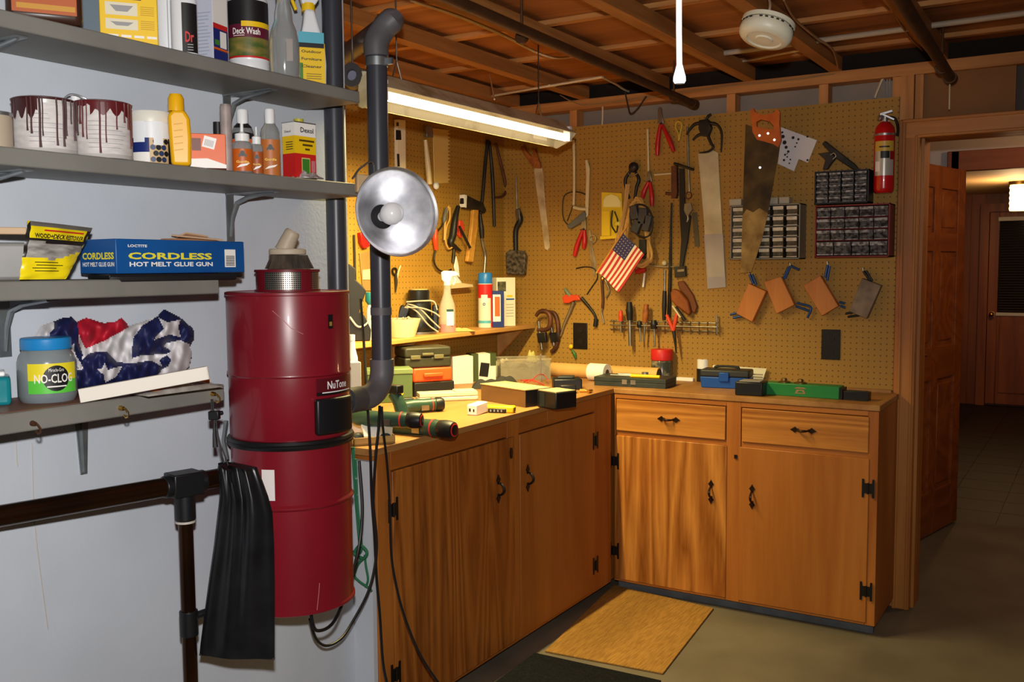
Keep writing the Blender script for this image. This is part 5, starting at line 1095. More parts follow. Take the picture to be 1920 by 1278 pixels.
for j in range(ny):
    for i in range(nx):
        c4 = [(i, j), (i+1, j), (i+1, j+1), (i, j+1)]
        if all(c in idx for c in c4):
            m = (x0+(x1-x0)*(i+0.5)/nx, y0+(y1-y0)*(j+0.5)/ny); mt = CW_
            for nm, zpoly in ZON:
                if inside(m, zpoly): mt = {'n': CN, 'r': CR_}[nm]
            if mt is CN and any(inside(m, z_) for z_ in STA): mt = CW_
            b.m(mt); f4 = tuple(idx[c] for c in c4); b.f.append(f4); b.fm.append(b.cur); b.f.append(tuple(k+bk for k in f4[::-1])); b.fm.append(b.cur)
b.M = F
tag(b.build('flag_bunting', sharp=80), 'crumpled navy, red and white bunting with big stars on the lowest shelf', 'flag')
# ================================================================ things on the counter and the bench shelf
def spot(px0, px1, py, z=ZC, turn=0.0):
    """frame at the middle of the front foot of a thing, viewer-facing, with metres per pixel"""
    p = onz((px0+px1)/2, py, z); return face(p, turn), mpp(p)
def spx(px0, px1, pyt, x, z=ZC, turn=0.0):
    """same, but standing at a given distance from the left pegboard; also gives the height up to the pixel row pyt"""
    q = at((px0+px1)/2, pyt, 0, x); p = Vector((x, q.y, z)); return face(p, turn), mpp(p), q.z-z
def fb(b, F, w, h, d, x0=0.0, z0=0.0): return b.bb((x0-w/2, 0, z0), (x0+w/2, d, z0+h))
OLIVE = col('olive_plastic', (58, 56, 40), 0.45, c2=(48, 46, 32), sc=12); ORC = col('orange_case', (224, 84, 34), 0.4); GRNM = col('green_metal', (84, 104, 62), 0.4); GRND = col('tool_green', (40, 66, 52), 0.35); BEI = col('beige_plastic', (206, 194, 168), 0.45); BRN = col('brown_card', (116, 84, 48), 0.6, c2=(98, 68, 38), sc=14, st=(0.2, 1, 1)); TANC = col('tan_top', (204, 176, 128), 0.6, c2=(188, 158, 108), sc=6); DKG = col('dark_slate', (50, 56, 54), 0.5, c2=(40, 46, 44), sc=18)
# --- parts tray in the left corner
F, s = spot(661, 744, 834, turn=0.25)
t = thing('parts_tray', 'tan tray with a white card lid at the left end of the counter', 'tray', F)
w = 80*s; b = MB(col('tray_amber', (176, 136, 72), 0.4)); fb(b, F, w, 0.008, 0.085); b.bb((-w/2, 0, 0), (w/2, 0.004, 0.026)); b.bb((-w/2, 0.081, 0), (w/2, 0.085, 0.03)); b.bb((-w/2, 0, 0), (-w/2+0.004, 0.085, 0.028)); b.bb((w/2-0.004, 0, 0), (w/2, 0.085, 0.028)); b.build('tray_body', t, bev=0.0015)
b = MB(PAPER); b.box((0.0, 0.05, 0.045), (w*0.42, 0.07, 0.006), e=(0.75, 0.1, 0.1)); b.m(INK).box((0.004, 0.064, 0.047), (w*0.16, 0.012, 0.007), e=(0.75, 0.1, 0.1)); b.build('card', t)
b = MB(BEI); b.box((w*0.33, 0.045, 0.036), (w*0.25, 0.05, 0.05), e=(0.2, 0, 0.2)); b.build('small_box', t, bev=0.002)
b = MB(DKG); b.ball((w*0.3, 0.02, 0.018), 0.018, sc=(1.1, 0.7, 0.8)); b.build('fitting', t); b = MB(DKG); b.ball((-w*0.32, 0.045, 0.02), 0.02, sc=(1, 0.8, 0.8)); b.build('fitting', t)
# --- cordless drills
def drill(pa, pb, r, label, zoff=0.0, red=True, hand=True):
    a, c = onz(*pa, ZC+r+zoff), onz(*pb, ZC+r+zoff); d = (c-a); L = d.length; d.normalize(); hd = Z.cross(d); hd = hd if hd.dot(CF) < 0 else -hd; F = frame(a, d, hd, d.cross(hd))
    t = thing('cordless_drill', label, 'drill', F, 'dark green drills on the counter')
    R = Matrix.Rotation(PI/2, 4, 'Y')
    b = MB(GRND); b.lathe([(0, 0), (r*0.72, 0.002), (r*0.98, L*0.08), (r, L*0.3), (r*0.92, L*0.55), (r*0.97, L*0.75), (r*0.9, L*0.8), (0, L*0.8)], 24, M=R)
    if hand: b.tube(spline([(L*0.28, -0.0, -r*0.3), (L*0.22, -0.01, -r*1.6), (L*0.16, -0.012, -r*2.7), (L*0.1, -0.012, -r*3.4)], 5), [r*0.75]*8+[r*0.7]*8, 14)
    b.build('motor_body', t, sharp=50)
    b = MB(BLKP); b.lathe([(r*0.9, L*0.79), (r*0.98, L*0.80), (r*1.02, L*0.86), (r*0.98, L*0.94), (r*0.86, L*0.985), (r*0.55, L), (0, L)], 22, M=R); b.m(PRED).lathe([(r*0.60, L*1.0005), (r*0.74, L*0.995)], 22, M=R); b.build('chuck', t)
    b = MB(BLKP); b.box((L*0.09, -r*0.35, -r*3.9 if hand else -r*0.6), (0.07, r*1.2, 0.03)); b.build('battery', t, bev=0.004)
    b = MB(PRED)
    if red: b.box((L*0.06, r*0.85, r*0.25), (0.040, 0.022, 0.024))
    b.lathe([(r*0.99, L*0.70), (r*1.005, L*0.71), (r*0.99, L*0.72)], 22, M=R); b.build('switch', t, bev=0.003)
    b = MB(PM('tool_steel', (150, 148, 140), 0.3, 0.9)); b.box((L*0.52, r*0.9, r*0.25), (0.03, 0.006, 0.02)); b.build('gear_switch', t)
drill((722, 793), (853, 806), 0.030, 'dark green cordless drill with a red switch lying nearest the counter front edge')
drill((662, 783), (792, 788), 0.026, 'dark green drill just behind the red-switched one, near the pipe elbow', 0.05, False, False)
drill((752, 762), (832, 757), 0.027, 'short olive drill lying before the green metal box', 0.0, False, False)
F, s = spot(664, 696, 716, ZC+0.0)
# --- green metal box, cases
F, s, hh = spx(694, 768, 692, -2.50, turn=0.12)
t = thing('metal_box', 'green metal box with a pale lid behind the drills', 'box', F); w = 84*s; h = hh-0.022
b = MB(GRNM); fb(b, F, w, h, 0.11); b.build('box_body', t, bev=0.003)
b = MB(col('green_lid', (116, 134, 84), 0.4)); b.bb((-w/2-0.003, -0.003, h), (w/2+0.003, 0.113, h+0.022)); b.build('lid', t, bev=0.003)
b = MB(YEL); b.cyl((w*0.22, -0.004, h*0.35), (w*0.22, 0.0, h*0.35), 0.014, n=16); b.build('seal', t)
b = MB(STEEL); b.box((-w*0.1, -0.004, h), (0.02, 0.006, 0.03)); b.build('clasp', t)
zo_ = at(811, 716, 0, -2.47).z
F, s, hh = spx(774, 850, 716, -2.47, turn=0.35)
tag(MB(col('black_tray', (30, 28, 26), 0.5), F).bb((-0.085, 0.002, 0), (0.10, 0.145, zo_-ZC)).build('flat_case', bev=0.004), 'flat black case underneath the orange plastic case', 'case')
F.translation.z = zo_+0.001
t = thing('tool_case', 'orange plastic case under the olive case on the left counter', 'case', F); w = 78*s; h = 27*s
b = MB(ORC); fb(b, F, w, h, 0.14); b.build('case_body', t, bev=0.010, bs=3); b = MB(ORC); b.box((0, -0.006, h*0.5), (w*0.5, 0.014, h*0.28)); b.build('grip', t, bev=0.004)
ho = h
F2 = F.copy(); F2.translation = F.translation+Z*(h+0.001)+F.to_3x3() @ Vector((-0.02, 0.0, 0))
t = thing('tool_case', 'olive black drill case stacked on the orange case', 'case', F2); w = 92*s; h = 38*s
b = MB(OLIVE); fb(b, F2, w, h*0.5, 0.15); b.build('case_base', t, bev=0.008, bs=3); b = MB(OLIVE); fb(b, F2, w, h*0.5, 0.15, z0=h*0.5); b.build('case_lid', t, bev=0.010, bs=3)
b = MB(col('olive_light', (104, 98, 70), 0.4)); 
for x in (-w*0.28, w*0.22): b.bb((x-0.022, -0.008, h*0.42), (x+0.022, 0.03, h*0.62))
b.bb((-w*0.14, -0.010, h*0.6), (w*0.1, 0.0, h*0.72)); b.build('latch', t, bev=0.002)
# --- white boxes
F, s, hh = spx(850, 886, 668, -2.60, turn=0.3)
t = tag(MB(col('white_card', (226, 220, 204), 0.6), F).bb((-20*s, 0, 0), (20*s, 0.09, hh)).build('white_box', bev=0.002), 'plain white carton right of the orange and olive cases', 'box')
F, s, hh = spx(886, 928, 663, -2.58, turn=0.3)
t = thing('blade_box', 'white box with dark green ends next to the plain white carton', 'box', F); w, h = 48*s, hh
b = MB(col('white_card', (226, 220, 204), 0.6)); fb(b, F, w, h, 0.09); b.build('box_body', t, bev=0.002)
b = MB(col('label_green', (66, 76, 40), 0.5)); b.bb((-w*0.51, -0.001, 0), (-w*0.22, 0.091, h*1.006)); b.bb((w*0.26, -0.001, h*0.55), (w*0.505, 0.091, h*1.006)); b.m(INK).box((0.002, -0.0015, h*0.42), (w*0.36, 0.002, h*0.5), e=(0, 0.15, 0)); b.build('band', t)
# --- beige handset, charger, yellow finder, brown box
a = onz(812, 738, ZC+0.001); c = onz(888, 752, ZC+0.001)
F, s = spot(784, 900, 752, turn=0.20)
t = thing('phone_base', 'flat beige plastic cradle on the counter behind the white charger', 'handset', F); w = 114*s
b = MB(BEI); b.bb((-w/2, 0.0, 0), (w/2, 0.085, 0.018)); b.build('lower_shell', t, bev=0.006, bs=3)
b = MB(BEI); b.bb((-w/2+0.004, 0.003, 0.0195), (w/2-0.002, 0.083, 0.036)); b.bb((w*0.12, 0.006, 0.036), (w/2-0.006, 0.080, 0.041)); b.build('upper_shell', t, bev=0.006, bs=3)
F, s = spot(868, 905, 778, turn=-0.55)
t = thing('charger', 'white plug-in charger block at the front edge of the counter', 'charger', F)
b = MB(WHTP); b.box((0, 0.035, 0.022), (0.042, 0.085, 0.04), e=(0.05, 0, 0)); b.build('block', t, bev=0.004, bs=3)
b = MB(INK); b.bb((-0.012, -0.0085, 0.014), (-0.004, -0.0065, 0.026)); b.bb((0.006, -0.0085, 0.014), (0.012, -0.0065, 0.024)); b.build('socket', t)
b = MB(STEEL); 
for x in (-0.007, 0.007): b.bb((-0.034, 0.035+x-0.001, 0.016), (-0.020, 0.035+x+0.001, 0.022))
b.build('prong', t)
F, s = spot(895, 962, 774, turn=-0.28)
t = thing('stud_finder', 'yellow stud finder with a black grip beside the white charger', 'tool', F); w = 70*s
b = MB(YEL); b.bb((-w/2, 0.004, 0.0), (w/2, 0.045, 0.026)); b.build('body', t, bev=0.006, bs=3)
b = MB(INK); b.bb((-w*0.20, -0.002, 0.002), (w*0.30, 0.006, 0.017)); b.bb((w/2-0.006, 0.010, 0.004), (w/2+0.0012, 0.038, 0.020)); b.build('grip', t, bev=0.003); b = MB(GRYP)
for k in range(4): b.bb((-w*0.14+k*w*0.1, -0.0032, 0.005), (-w*0.10+k*w*0.1, -0.002, 0.013))
b.build('grip_rib', t)
pf, pl, pr = onz(985, 764, ZC), onz(902, 750, ZC), onz(1012, 753, ZC)
u = (pf-pl); w = u.length; u.normalize(); F = frame(pl, u, Z.cross(u), Z); s = mpp(pf)
t = thing('flat_box', 'flat brown box with a tan top near the counter front edge', 'box', F); h = 33*s
b = MB(BRN); b.bb((0, 0, 0), (w, 0.13, h-0.002)); b.m(INK).bb((w-0.001, 0.001, 0.001), (w+0.0008, 0.129, h-0.003)); b.build('box_body', t, bev=0.0015)
b = MB(TANC); b.bb((-0.002, -0.002, h-0.002), (w+0.002, 0.132, h+0.001)); b.build('lid', t)
q = F @ Vector((w+0.012, 0.05, 0)); Fq = frame(q, u, Z.cross(u), Z)
t = thing('black_case', 'black case with ribbed front between the flat brown box and the counter corner', 'case', Fq)
b = MB(BLKP); b.bb((0, 0.0, 0), (0.115, 0.11, h-0.003)); b.build('case_body', t, bev=0.004)
b = MB(TANC); b.bb((0.004, 0.004, h-0.003), (0.111, 0.106, h-0.0005)); b.build('lid', t)
b = MB(DKG)
for k in range(5): b.bb((0.02+k*0.006, -0.002, 0.006), (0.023+k*0.006, 0.0, h-0.01))
b.build('rib', t)
# --- dark cloth, clear bin, wires
def lump(name, label, cat, px0, px1, py, hh, mat, dep=0.10, seed=1, z=ZC, grp=None, turn=0.0):
    F, s = spot(px0, px1, py, z, turn); w = (px1-px0)*s; h = hh*s
    def fn(u, v):
        x, y = (u-0.5)*w, v*dep; e = max(0, math.sin(PI*u)*math.sin(PI*v))**0.55
        return (x, y, h*e*(0.75+0.18*math.sin(7*u+seed)+0.14*math.sin(9*v+5*u+seed*2)+0.08*math.sin(23*u-11*v+seed))+0.001)
    b = MB(mat, F); b.sheet(fn, 36, 18); b.bb((-w*0.46, dep*0.04, 0), (w*0.46, dep*0.96, 0.0012))
    return tag(b.build(name, sharp=80), label, cat, grp)
lump('black_cloth', 'crumpled dark cloth lying before the clear bin on the left counter', 'cloth', 884, 976, 729, 28, col('dark_cloth', (44, 42, 36), 0.8), 0.06, 2)
F, s = spot(938, 1034, 712, turn=0.16)
t = thing('plastic_bin', 'clear plastic bin of dark odds and ends in the counter corner', 'bin', F); w, h = 95*s, 40*s
b = MB(PM('bin_clear', (206, 196, 170), 0.15, alpha=0.24, c2=(190, 178, 148), sc=6)); e = 0.003; d = 0.15
b.bb((-w/2, 0, 0), (w/2, e, h)); b.bb((-w/2, d-e, 0), (w/2, d, h)); b.bb((-w/2, 0, 0), (-w/2+e, d, h)); b.bb((w/2-e, 0, 0), (w/2, d, h)); b.bb((-w/2, 0, 0), (w/2, d, e)); b.bb((-w/2-0.004, -0.004, h-0.008), (w/2+0.004, 0.0, h)); b.bb((-w/2-0.004, d, h-0.008), (w/2+0.004, d+0.004, h)); b.build('bin_shell', t)
b = MB(col('dark_parts', (50, 48, 44), 0.6, c2=(90, 84, 70), sc=26)); b.sheet(lambda u, v: ((u-0.5)*(w-0.012), 0.006+v*(d-0.012), h*0.62+0.012*math.sin(17*u+5*v)+0.008*math.sin(31*v-13*u)), 30, 16); b.bb((-w/2+0.005, 0.005, 0.004), (w/2-0.005, d-0.005, h*0.56)); o = b.build('contents', t); o['kind'] = 'stuff'
lump('yellow_bag', 'pale yellow plastic bag heaped on the counter behind the clear bin', 'bag', 980, 1022, 703, 50, PM('bag_yellow', (198, 184, 96), 0.4, c2=(170, 160, 80), sc=14), 0.05, 5, turn=0.1)
lump('white_bag', 'pale bag behind the clear bin, next to the dark green and white box', 'bag', 915, 962, 706, 46, PM('bag_cream', (214, 204, 160), 0.4), 0.05, 8, turn=0.2)
RW = PM('wire_red', (206, 52, 50), 0.4)
b = MB(RW, FZ(onz(1005, 722, ZC+0.035)))
for l in ([(978, 711), (990, 716), (1000, 710), (1010, 702), (1020, 703), (1028, 712)], [(982, 716), (996, 711), (1008, 716), (1020, 722)], [(976, 713), (992, 712), (1004, 716)]):
    b.tube(spline([onz(x, y, ZC+0.045+0.02*math.sin(k)) for k, (x, y) in enumerate(l)], 5), 0.0022, 6)
tag(b.build('test_lead', world=True), 'tangle of thin red wires on top of the flat brown box', 'wire')
b = MB(STEEL, FZ(onz(1014, 716, ZC))); b.cyl((0, 0, 0), (0, 0, 0.13), 0.0032, n=10); b.ball((0, 0, 0.132), 0.005); tag(b.build('thin_rod'), 'thin upright metal rod in front of the clear bin', 'rod')
F, s = spot(1038, 1092, 731, turn=0.1)
t = thing('black_case', 'small black case with a grey top at the counter corner', 'case', F); w = 54*s
b = MB(BLKP); fb(b, F, w, 0.05, 0.10); b.build('case_body', t, bev=0.006); b = MB(DKG); b.prism([(-w*0.35, 0.02), (w*0.2, 0.015), (w*0.3, 0.075), (-w*0.2, 0.08)], 0.05, 0.06); b.build('lid', t, bev=0.003)
F, s = spot(1049, 1082, 738, turn=0.1)
t = tag(MB(BLKP, F).bb((-15*s, 0, 0), (15*s, 0.045, 0.038)).build('battery', bev=0.004), 'small black battery block in front of the grey-topped case', 'battery')
for k, (x, y, lab_) in enumerate(((1092, 732, 'left brass fitting at the inner counter corner'), (1105, 733, 'right brass fitting at the inner counter corner'))):
    p = onz(x, y, ZC+0.009); b = MB(BRASS, FZ(p, 0.5+k)); b.cyl((-0.012, 0, 0), (0.012, 0, 0), 0.009, n=6); b.cyl((0.012, 0, 0), (0.022, 0, 0), 0.006, n=12); tag(b.build('brass_fitting'), lab_, 'fitting')
# --- back counter
a, c = at(1036, 692, 1, 4.268), at(1236, 697, 1, 4.268); r = 0.035
b = MB(col('kraft_tube', (222, 176, 104), 0.6, c2=(208, 160, 88), sc=4), Matrix.Translation((a.x, 4.268, ZC+r))); b.cyl((0, 0, 0), (c.x-a.x, 0, 0), r, n=28); b.m(INK).cyl((c.x-a.x, 0, 0), (c.x-a.x+0.0006, 0, 0), r*0.86, n=28)
tag(b.build('cardboard_tube'), 'long tan cardboard tube lying against the back pegboard', 'tube')
p = at(1122, 706, 1, 4.185); p.z = ZC+0.043; F = FZ(p, -0.08)
t = thing('paper_roll', 'white paper roll in front of the long cardboard tube', 'roll', F)
b = MB(PM('paper_roll', (244, 238, 224), 0.8)); b.cyl((-0.045, 0, 0), (0.05, 0, 0), 0.042, n=32); b.build('paper', t); b = MB(INK); b.cyl((0.05, 0, 0), (0.0506, 0, 0), 0.016, n=20); b.build('core', t)
pl, pr, pb = onz(1114, 722, ZC), onz(1248, 729, ZC), onz(1281, 717, ZC)
u = (pr-pl); w = u.length; u.normalize(); F = frame(pl, u, Z.cross(u), Z)
t = thing('flat_case', 'long flat dark grey case at the inner corner of the counter', 'case', F); h = 0.042; d = 0.16
b = MB(DKG); b.bb((0, 0, 0), (w, d, h*0.5)); b.build('case_base', t, bev=0.002); b = MB(DKG); b.bb((-0.001, -0.001, h*0.5+0.0008), (w+0.001, d+0.001, h)); b.build('case_lid', t, bev=0.002)
b = MB(STEEL); b.bb((w*0.4, -0.003, h*0.3), (w*0.47, 0, h*0.8)); b.bb((w*0.52, -0.003, h*0.3), (w*0.59, 0, h*0.8)); b.build('clasp', t)
top = F @ Vector((0, 0, h+0.001))
def on_case(x, y, z=0.008): return F @ Vector((x, y, h+z))
b = MB(YEL, FZ(on_case(w*0.5, 0.02, 0.009))); q = u
b.cyl((0, 0, 0), q*0.14+Vector((0, 0.0, 0)), 0.009, 0.008, n=12); b.m(STEEL).cyl(q*-0.10, (0, 0, 0), 0.003, n=8); tag(b.build('screwdriver'), 'yellow-handled screwdriver lying on the flat dark case', 'screwdriver')
b = MB(STEEL, FZ(on_case(w*0.25, 0.09, 0.006))); b.cyl((0, 0, 0), q*0.13, 0.005, n=8); b.box(q*0.14, (0.022, 0.02, 0.008)); tag(b.build('wrench'), 'steel wrench lying behind the yellow screwdriver on the flat dark case', 'wrench')
b = MB(STEEL, FZ(on_case(w*0.62, 0.10, 0.010))); b.lathe([(0.006, -0.009), (0.016, -0.009), (0.016, 0.009), (0.006, 0.009), (0.006, -0.009)], 16); tag(b.build('steel_ring'), 'small bright steel ring on the flat dark case beside the wrench', 'ring')
F = FZ(Vector((at(1241, 690, 1, 4.35).x, 4.30, ZC))); s = mpp(F.translation)
t = thing('jar', 'small dark jar with a red lid by the end of the cardboard tube', 'jar', FZ(F.translation+Vector((0, 0.05, 0)))); r = 20*s; h = at(1241, 655, 1, 4.33).z-ZC
b = MB(PM('jar_dark', (60, 62, 58), 0.2, c2=(150, 140, 116), sc=22, lo=0.5, hi=0.7)); b.lathe([(0, 0), (r, 0.001), (r, h*0.62), (r*0.9, h*0.68), (0, h*0.68)], 28); b.build('body', t)
b = MB(PRED); b.lathe([(r*1.02, h*0.66), (r*1.04, h*0.7), (r*1.04, h*0.98), (r, h), (0, h)], 28); b.build('lid', t)
p0, p1 = onz(1268, 713, ZC), onz(1301, 714, ZC)
b = MB(PAPER, FZ(p0)); b.bb((0, 0.0, 0), ((p1-p0).length, 0.05, 0.016)); tag(b.build('white_strip', bev=0.001), 'short white block lying between the flat dark case and the black bottle', 'block')
F, s = spot(1300, 1326, 716)
t = thing('bottle', 'black bottle with a white cap left of the blue toolbox', 'bottle', FZ(F.translation+Vector((0, 0.04, 0)))); r = 12.5*s; h = 42*s
b = MB(INK); b.lathe([(0, 0), (r, 0), (r, h*0.58), (0, h*0.58)], 24); b.build('body', t); b = MB(CAPW); b.cyl((0, 0, h*0.58), (0, 0, h), r*0.92, n=24); b.build('cap', t)
a = onz(1384, 712, ZC); F = frame(at(1384, 712, 1, 4.365), X, (Z*0.97+Y*0.24).normalized(), X.cross((Z*0.97+Y*0.24).normalized())); F.translation.z = ZC+0.002
t = thing('vent_cover', 'cream louvred cover leaning on the pegboard behind the blue toolbox', 'cover', F); s = mpp(F.translation)
b = MB(col('cream_plate', (226, 216, 184), 0.5)); w = 104*s; h = 32*s; b.prism([(-w/2, 0), (w/2-0.02, 0), (w/2, h), (-w/2, h*1.05)], 0, 0.004); b.build('plate', t, bev=0.001)
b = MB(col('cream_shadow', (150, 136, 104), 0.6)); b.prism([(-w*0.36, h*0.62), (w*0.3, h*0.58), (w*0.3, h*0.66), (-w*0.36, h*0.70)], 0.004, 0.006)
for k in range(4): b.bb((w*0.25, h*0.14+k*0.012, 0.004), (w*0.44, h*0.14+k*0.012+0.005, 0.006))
b.build('louvre', t)
F, s = spot(1312, 1403, 728, turn=-0.22)
t = thing('toolbox', 'small blue toolbox with a dark grey lid on the back counter', 'toolbox', F); w = 92*s; h = 36*s
BT = col('toolbox_blue', (20, 74, 156), 0.4)
b = MB(BT); b.prism([(-w*0.47, 0), (w*0.47, 0), (w*0.5, h*0.58), (-w*0.5, h*0.58)], -0.11, 0.0, frame((0, 0, 0), X, Z, -Y)); b.build('base', t, bev=0.004)
b = MB(col('lid_grey', (46, 46, 48), 0.5)); b.bb((-w*0.5, 0.0, h*0.58), (w*0.5, 0.11, h*0.96)); b.build('lid', t, bev=0.008, bs=3)
b = MB(BT); b.bb((-w*0.10, -0.010, h*0.36), (w*0.10, 0.001, h*0.84)); b.build('latch', t, bev=0.003)
b = MB(col('handle_dark', (34, 34, 36), 0.5)); b.tube(spline([(-w*0.24, 0.055, h*0.95), (-w*0.2, 0.055, h*1.08), (w*0.2, 0.055, h*1.08), (w*0.24, 0.055, h*0.95)], 5), 0.006, 8); b.build('handle', t)
F, s = spot(1376, 1431, 742, turn=-0.25)
t = thing('tape_roll', 'black square tape measure with a grey top between the blue toolbox and green case', 'tape', F); w = 52*s; h = 26*s
b = MB(BLKP); fb(b, F, w, h, 0.10); b.build('body', t, bev=0.005); b = MB(GRYP); b.bb((-w*0.38, 0.012, h), (w*0.38, 0.088, h+0.003)); b.build('top_plate', t, bev=0.002)
pl, pr = onz(1431, 739, ZC), onz(1573, 749, ZC); u = (pr-pl); w = u.length; u.normalize(); F = frame(pl, u, Z.cross(u), Z); s = mpp(pl); h = 23*s
t = thing('level_case', 'long narrow green case with a small emblem on the back counter', 'case', F)
GC = col('case_green', (34, 122, 62), 0.4)
b = MB(GC); b.bb((0, 0, 0), (w, 0.075, h)); b.build('case_body', t, bev=0.003)
b = MB(col('emblem_tan', (150, 120, 84), 0.4)); b.prism([(w*0.42, h*0.66), (w*0.58, h*0.66), (w*0.55, h*0.78), (w*0.45, h*0.78)], 0, 0.001, frame((0, -0.0005, 0), X, Z, -Y)); b.prism([(w*0.43, h*0.26), (w*0.57, h*0.26), (w*0.55, h*0.58), (w*0.45, h*0.58)], 0, 0.001, frame((0, -0.0005, 0), X, Z, -Y)); b.m(GC).prism([(w*0.46, h*0.34), (w*0.54, h*0.34), (w*0.52, h*0.5), (w*0.48, h*0.5)], 0.001, 0.0016, frame((0, -0.0005, 0), X, Z, -Y)); b.build('emblem', t)
b = MB(BLKP); b.bb((w+0.0005, 0.004, 0.002), (w+0.012, 0.071, h*0.9)); b.build('end_cap', t)
for k, x in enumerate((0.24, 0.46)):
    q = F @ Vector((w*x, 0.042, h)); b = MB(col('brass_dull', (128, 100, 58), 0.4, metal=0.8), FZ(q)); b.lathe([(0, 0), (0.026, 0.0), (0.026, 0.004), (0.012, 0.008), (0.010, 0.018), (0, 0.020)], 22)
    tag(b.build('brass_disc'), ('left' if k == 0 else 'right')+' small brass disc standing on the green case', 'disc', 'brass discs on the green case')
p = F @ Vector((w+0.014, 0.006, 0)); b = MB(BLKP, frame(p, u, Z.cross(u), Z)); b.bb((0.002, 0, 0), (0.10, 0.05, 0.036)); b.m(DKG).bb((0.01, 0.004, 0.036), (0.09, 0.046, 0.038)); tag(b.build('black_box', bev=0.003), 'small black box at the right end of the green case', 'box')
# ================================================================ bench shelf
ZS = SZ+0.001
F, s, hh = spx(655, 694, 490, -2.63, ZS, 0.1)
t = thing('holster', 'black pointed tool holster standing at the left end of the bench shelf', 'holster', F)
b = MB(col('black_leather', (22, 20, 20), 0.5)); P = [(-20, 0), (18, 0), (20, 22), (8, 52), (-2, 60), (12, 102), (6, 112), (-8, 126), (-6, 148), (-20, 158), (-26, 120), (-24, 40)]
b.prism([(x*s, y*s*0.92) for x, y in P], -0.05, -0.02, frame((0, 0, 0), X, Z, -Y)); b.build('pouch', t, bev=0.004)
b = MB(col('strap_pale', (190, 186, 180), 0.5)); b.tube(spline([(-20*s, 0.014, 46*s), (-6*s, 0.012, 28*s), (8*s, 0.012, 30*s), (20*s, 0.014, 44*s)], 5), 0.004, 8); b.build('strap', t)
F, s, hh = spx(677, 693, 548, -2.66, ZS)
t = thing('spray_tube', 'small white tube with a teal cap right of the black holster', 'bottle', FZ(F.translation+Vector((0, 0.03, 0)))); h = hh; r = 8*s
b = MB(col('tube_white', (206, 214, 220), 0.35)); b.lathe([(0, 0), (r, 0), (r, h*0.6), (r*0.5, h*0.75), (0, h*0.75)], 20); b.build('body', t); b = MB(col('teal_cap', (40, 130, 140), 0.4)); b.lathe([(r*0.6, h*0.74), (r*1.2, h*0.82), (r*1.1, h), (0, h)], 20); b.build('cap', t)
F, s, hh = spx(735, 770, 600, -2.64, ZS)
t = thing('bowl', 'cream plastic bowl of small parts on the bench shelf', 'bowl', FZ(F.translation)); r = 36*s; h = 34*s
b = MB(col('bowl_cream', (224, 206, 164), 0.5)); b.lathe([(0, 0), (r*0.7, 0), (r*0.98, h*0.9), (r, h), (r*0.94, h), (r*0.66, 0.004), (0, 0.004)], 32); b.build('shell', t)
b = MB(col('bits', (90, 80, 64), 0.5, c2=(200, 190, 160), sc=40)); rnd = random.Random(3)
for k in range(14): a = rnd.uniform(0, 6.28); q = rnd.uniform(0, r*0.55); b.box((q*math.cos(a), q*math.sin(a), h*0.72+rnd.uniform(0, 0.02)), (0.03, 0.012, 0.01), e=(rnd.uniform(-1, 1), rnd.uniform(-1, 1), a))
b.build('contents', t)['kind'] = 'stuff'
# router with its cord
F, s, hh = spx(748, 822, 543, -2.70, ZS)
t = thing('router', 'black router with its pale cord wound round it on the bench shelf', 'power tool', FZ(F.translation, math.atan2(F[1][0], F[0][0]))); w = 76*s; h = hh
b = MB(BLKP); b.lathe([(0, 0.012), (w*0.36, 0.012), (w*0.40, 0.03), (w*0.36, h*0.36), (w*0.30, h*0.42), (w*0.30, h*0.74), (0, h*0.74)], 32, sy=0.8); b.build('motor', t)
b = MB(BLKP); b.lathe([(w*0.25, h*0.70), (w*0.26, h*0.74), (w*0.26, h*0.98), (w*0.235, h), (0, h)], 32); b.m(col('cap_tan', (206, 176, 120), 0.5)).cyl((0, 0, h), (0, 0, h+0.003), w*0.22, n=32); b.build('top_cap', t)
b = MB(col('base_grey', (120, 116, 108), 0.35, metal=0.6)); b.lathe([(0, 0), (w*0.42, 0), (w*0.42, 0.010), (0, 0.012)], 32, sy=0.8); b.build('base_plate', t)
b = MB(BLKP); b.box((-w*0.44, 0, h*0.34), (w*0.26, 0.05, h*0.62), e=(0, 0.38, 0)); b.box((w*0.40, 0, h*0.36), (w*0.16, 0.05, h*0.6)); b.build('grip', t, bev=0.008)
b = MB(col('cord_grey', (170, 160, 146), 0.45)); y = -w*0.34
for k, l in enumerate(([(-0.30, 0.66), (-0.05, 0.52), (0.22, 0.22), (0.46, 0.05)], [(-0.28, 0.70), (0.0, 0.60), (0.3, 0.32), (0.5, 0.14)], [(-0.34, 0.62), (0.05, 0.60), (0.35, 0.50), (0.5, 0.40)], [(-0.3, 0.74), (0.1, 0.76), (0.36, 0.74), (0.44, 0.55)])):
    b.tube(spline([(x*w, y-0.004*k-0.012*math.cos(x*3), z*h) for x, z in l], 6), 0.0036, 6)
b.build('cord', t)
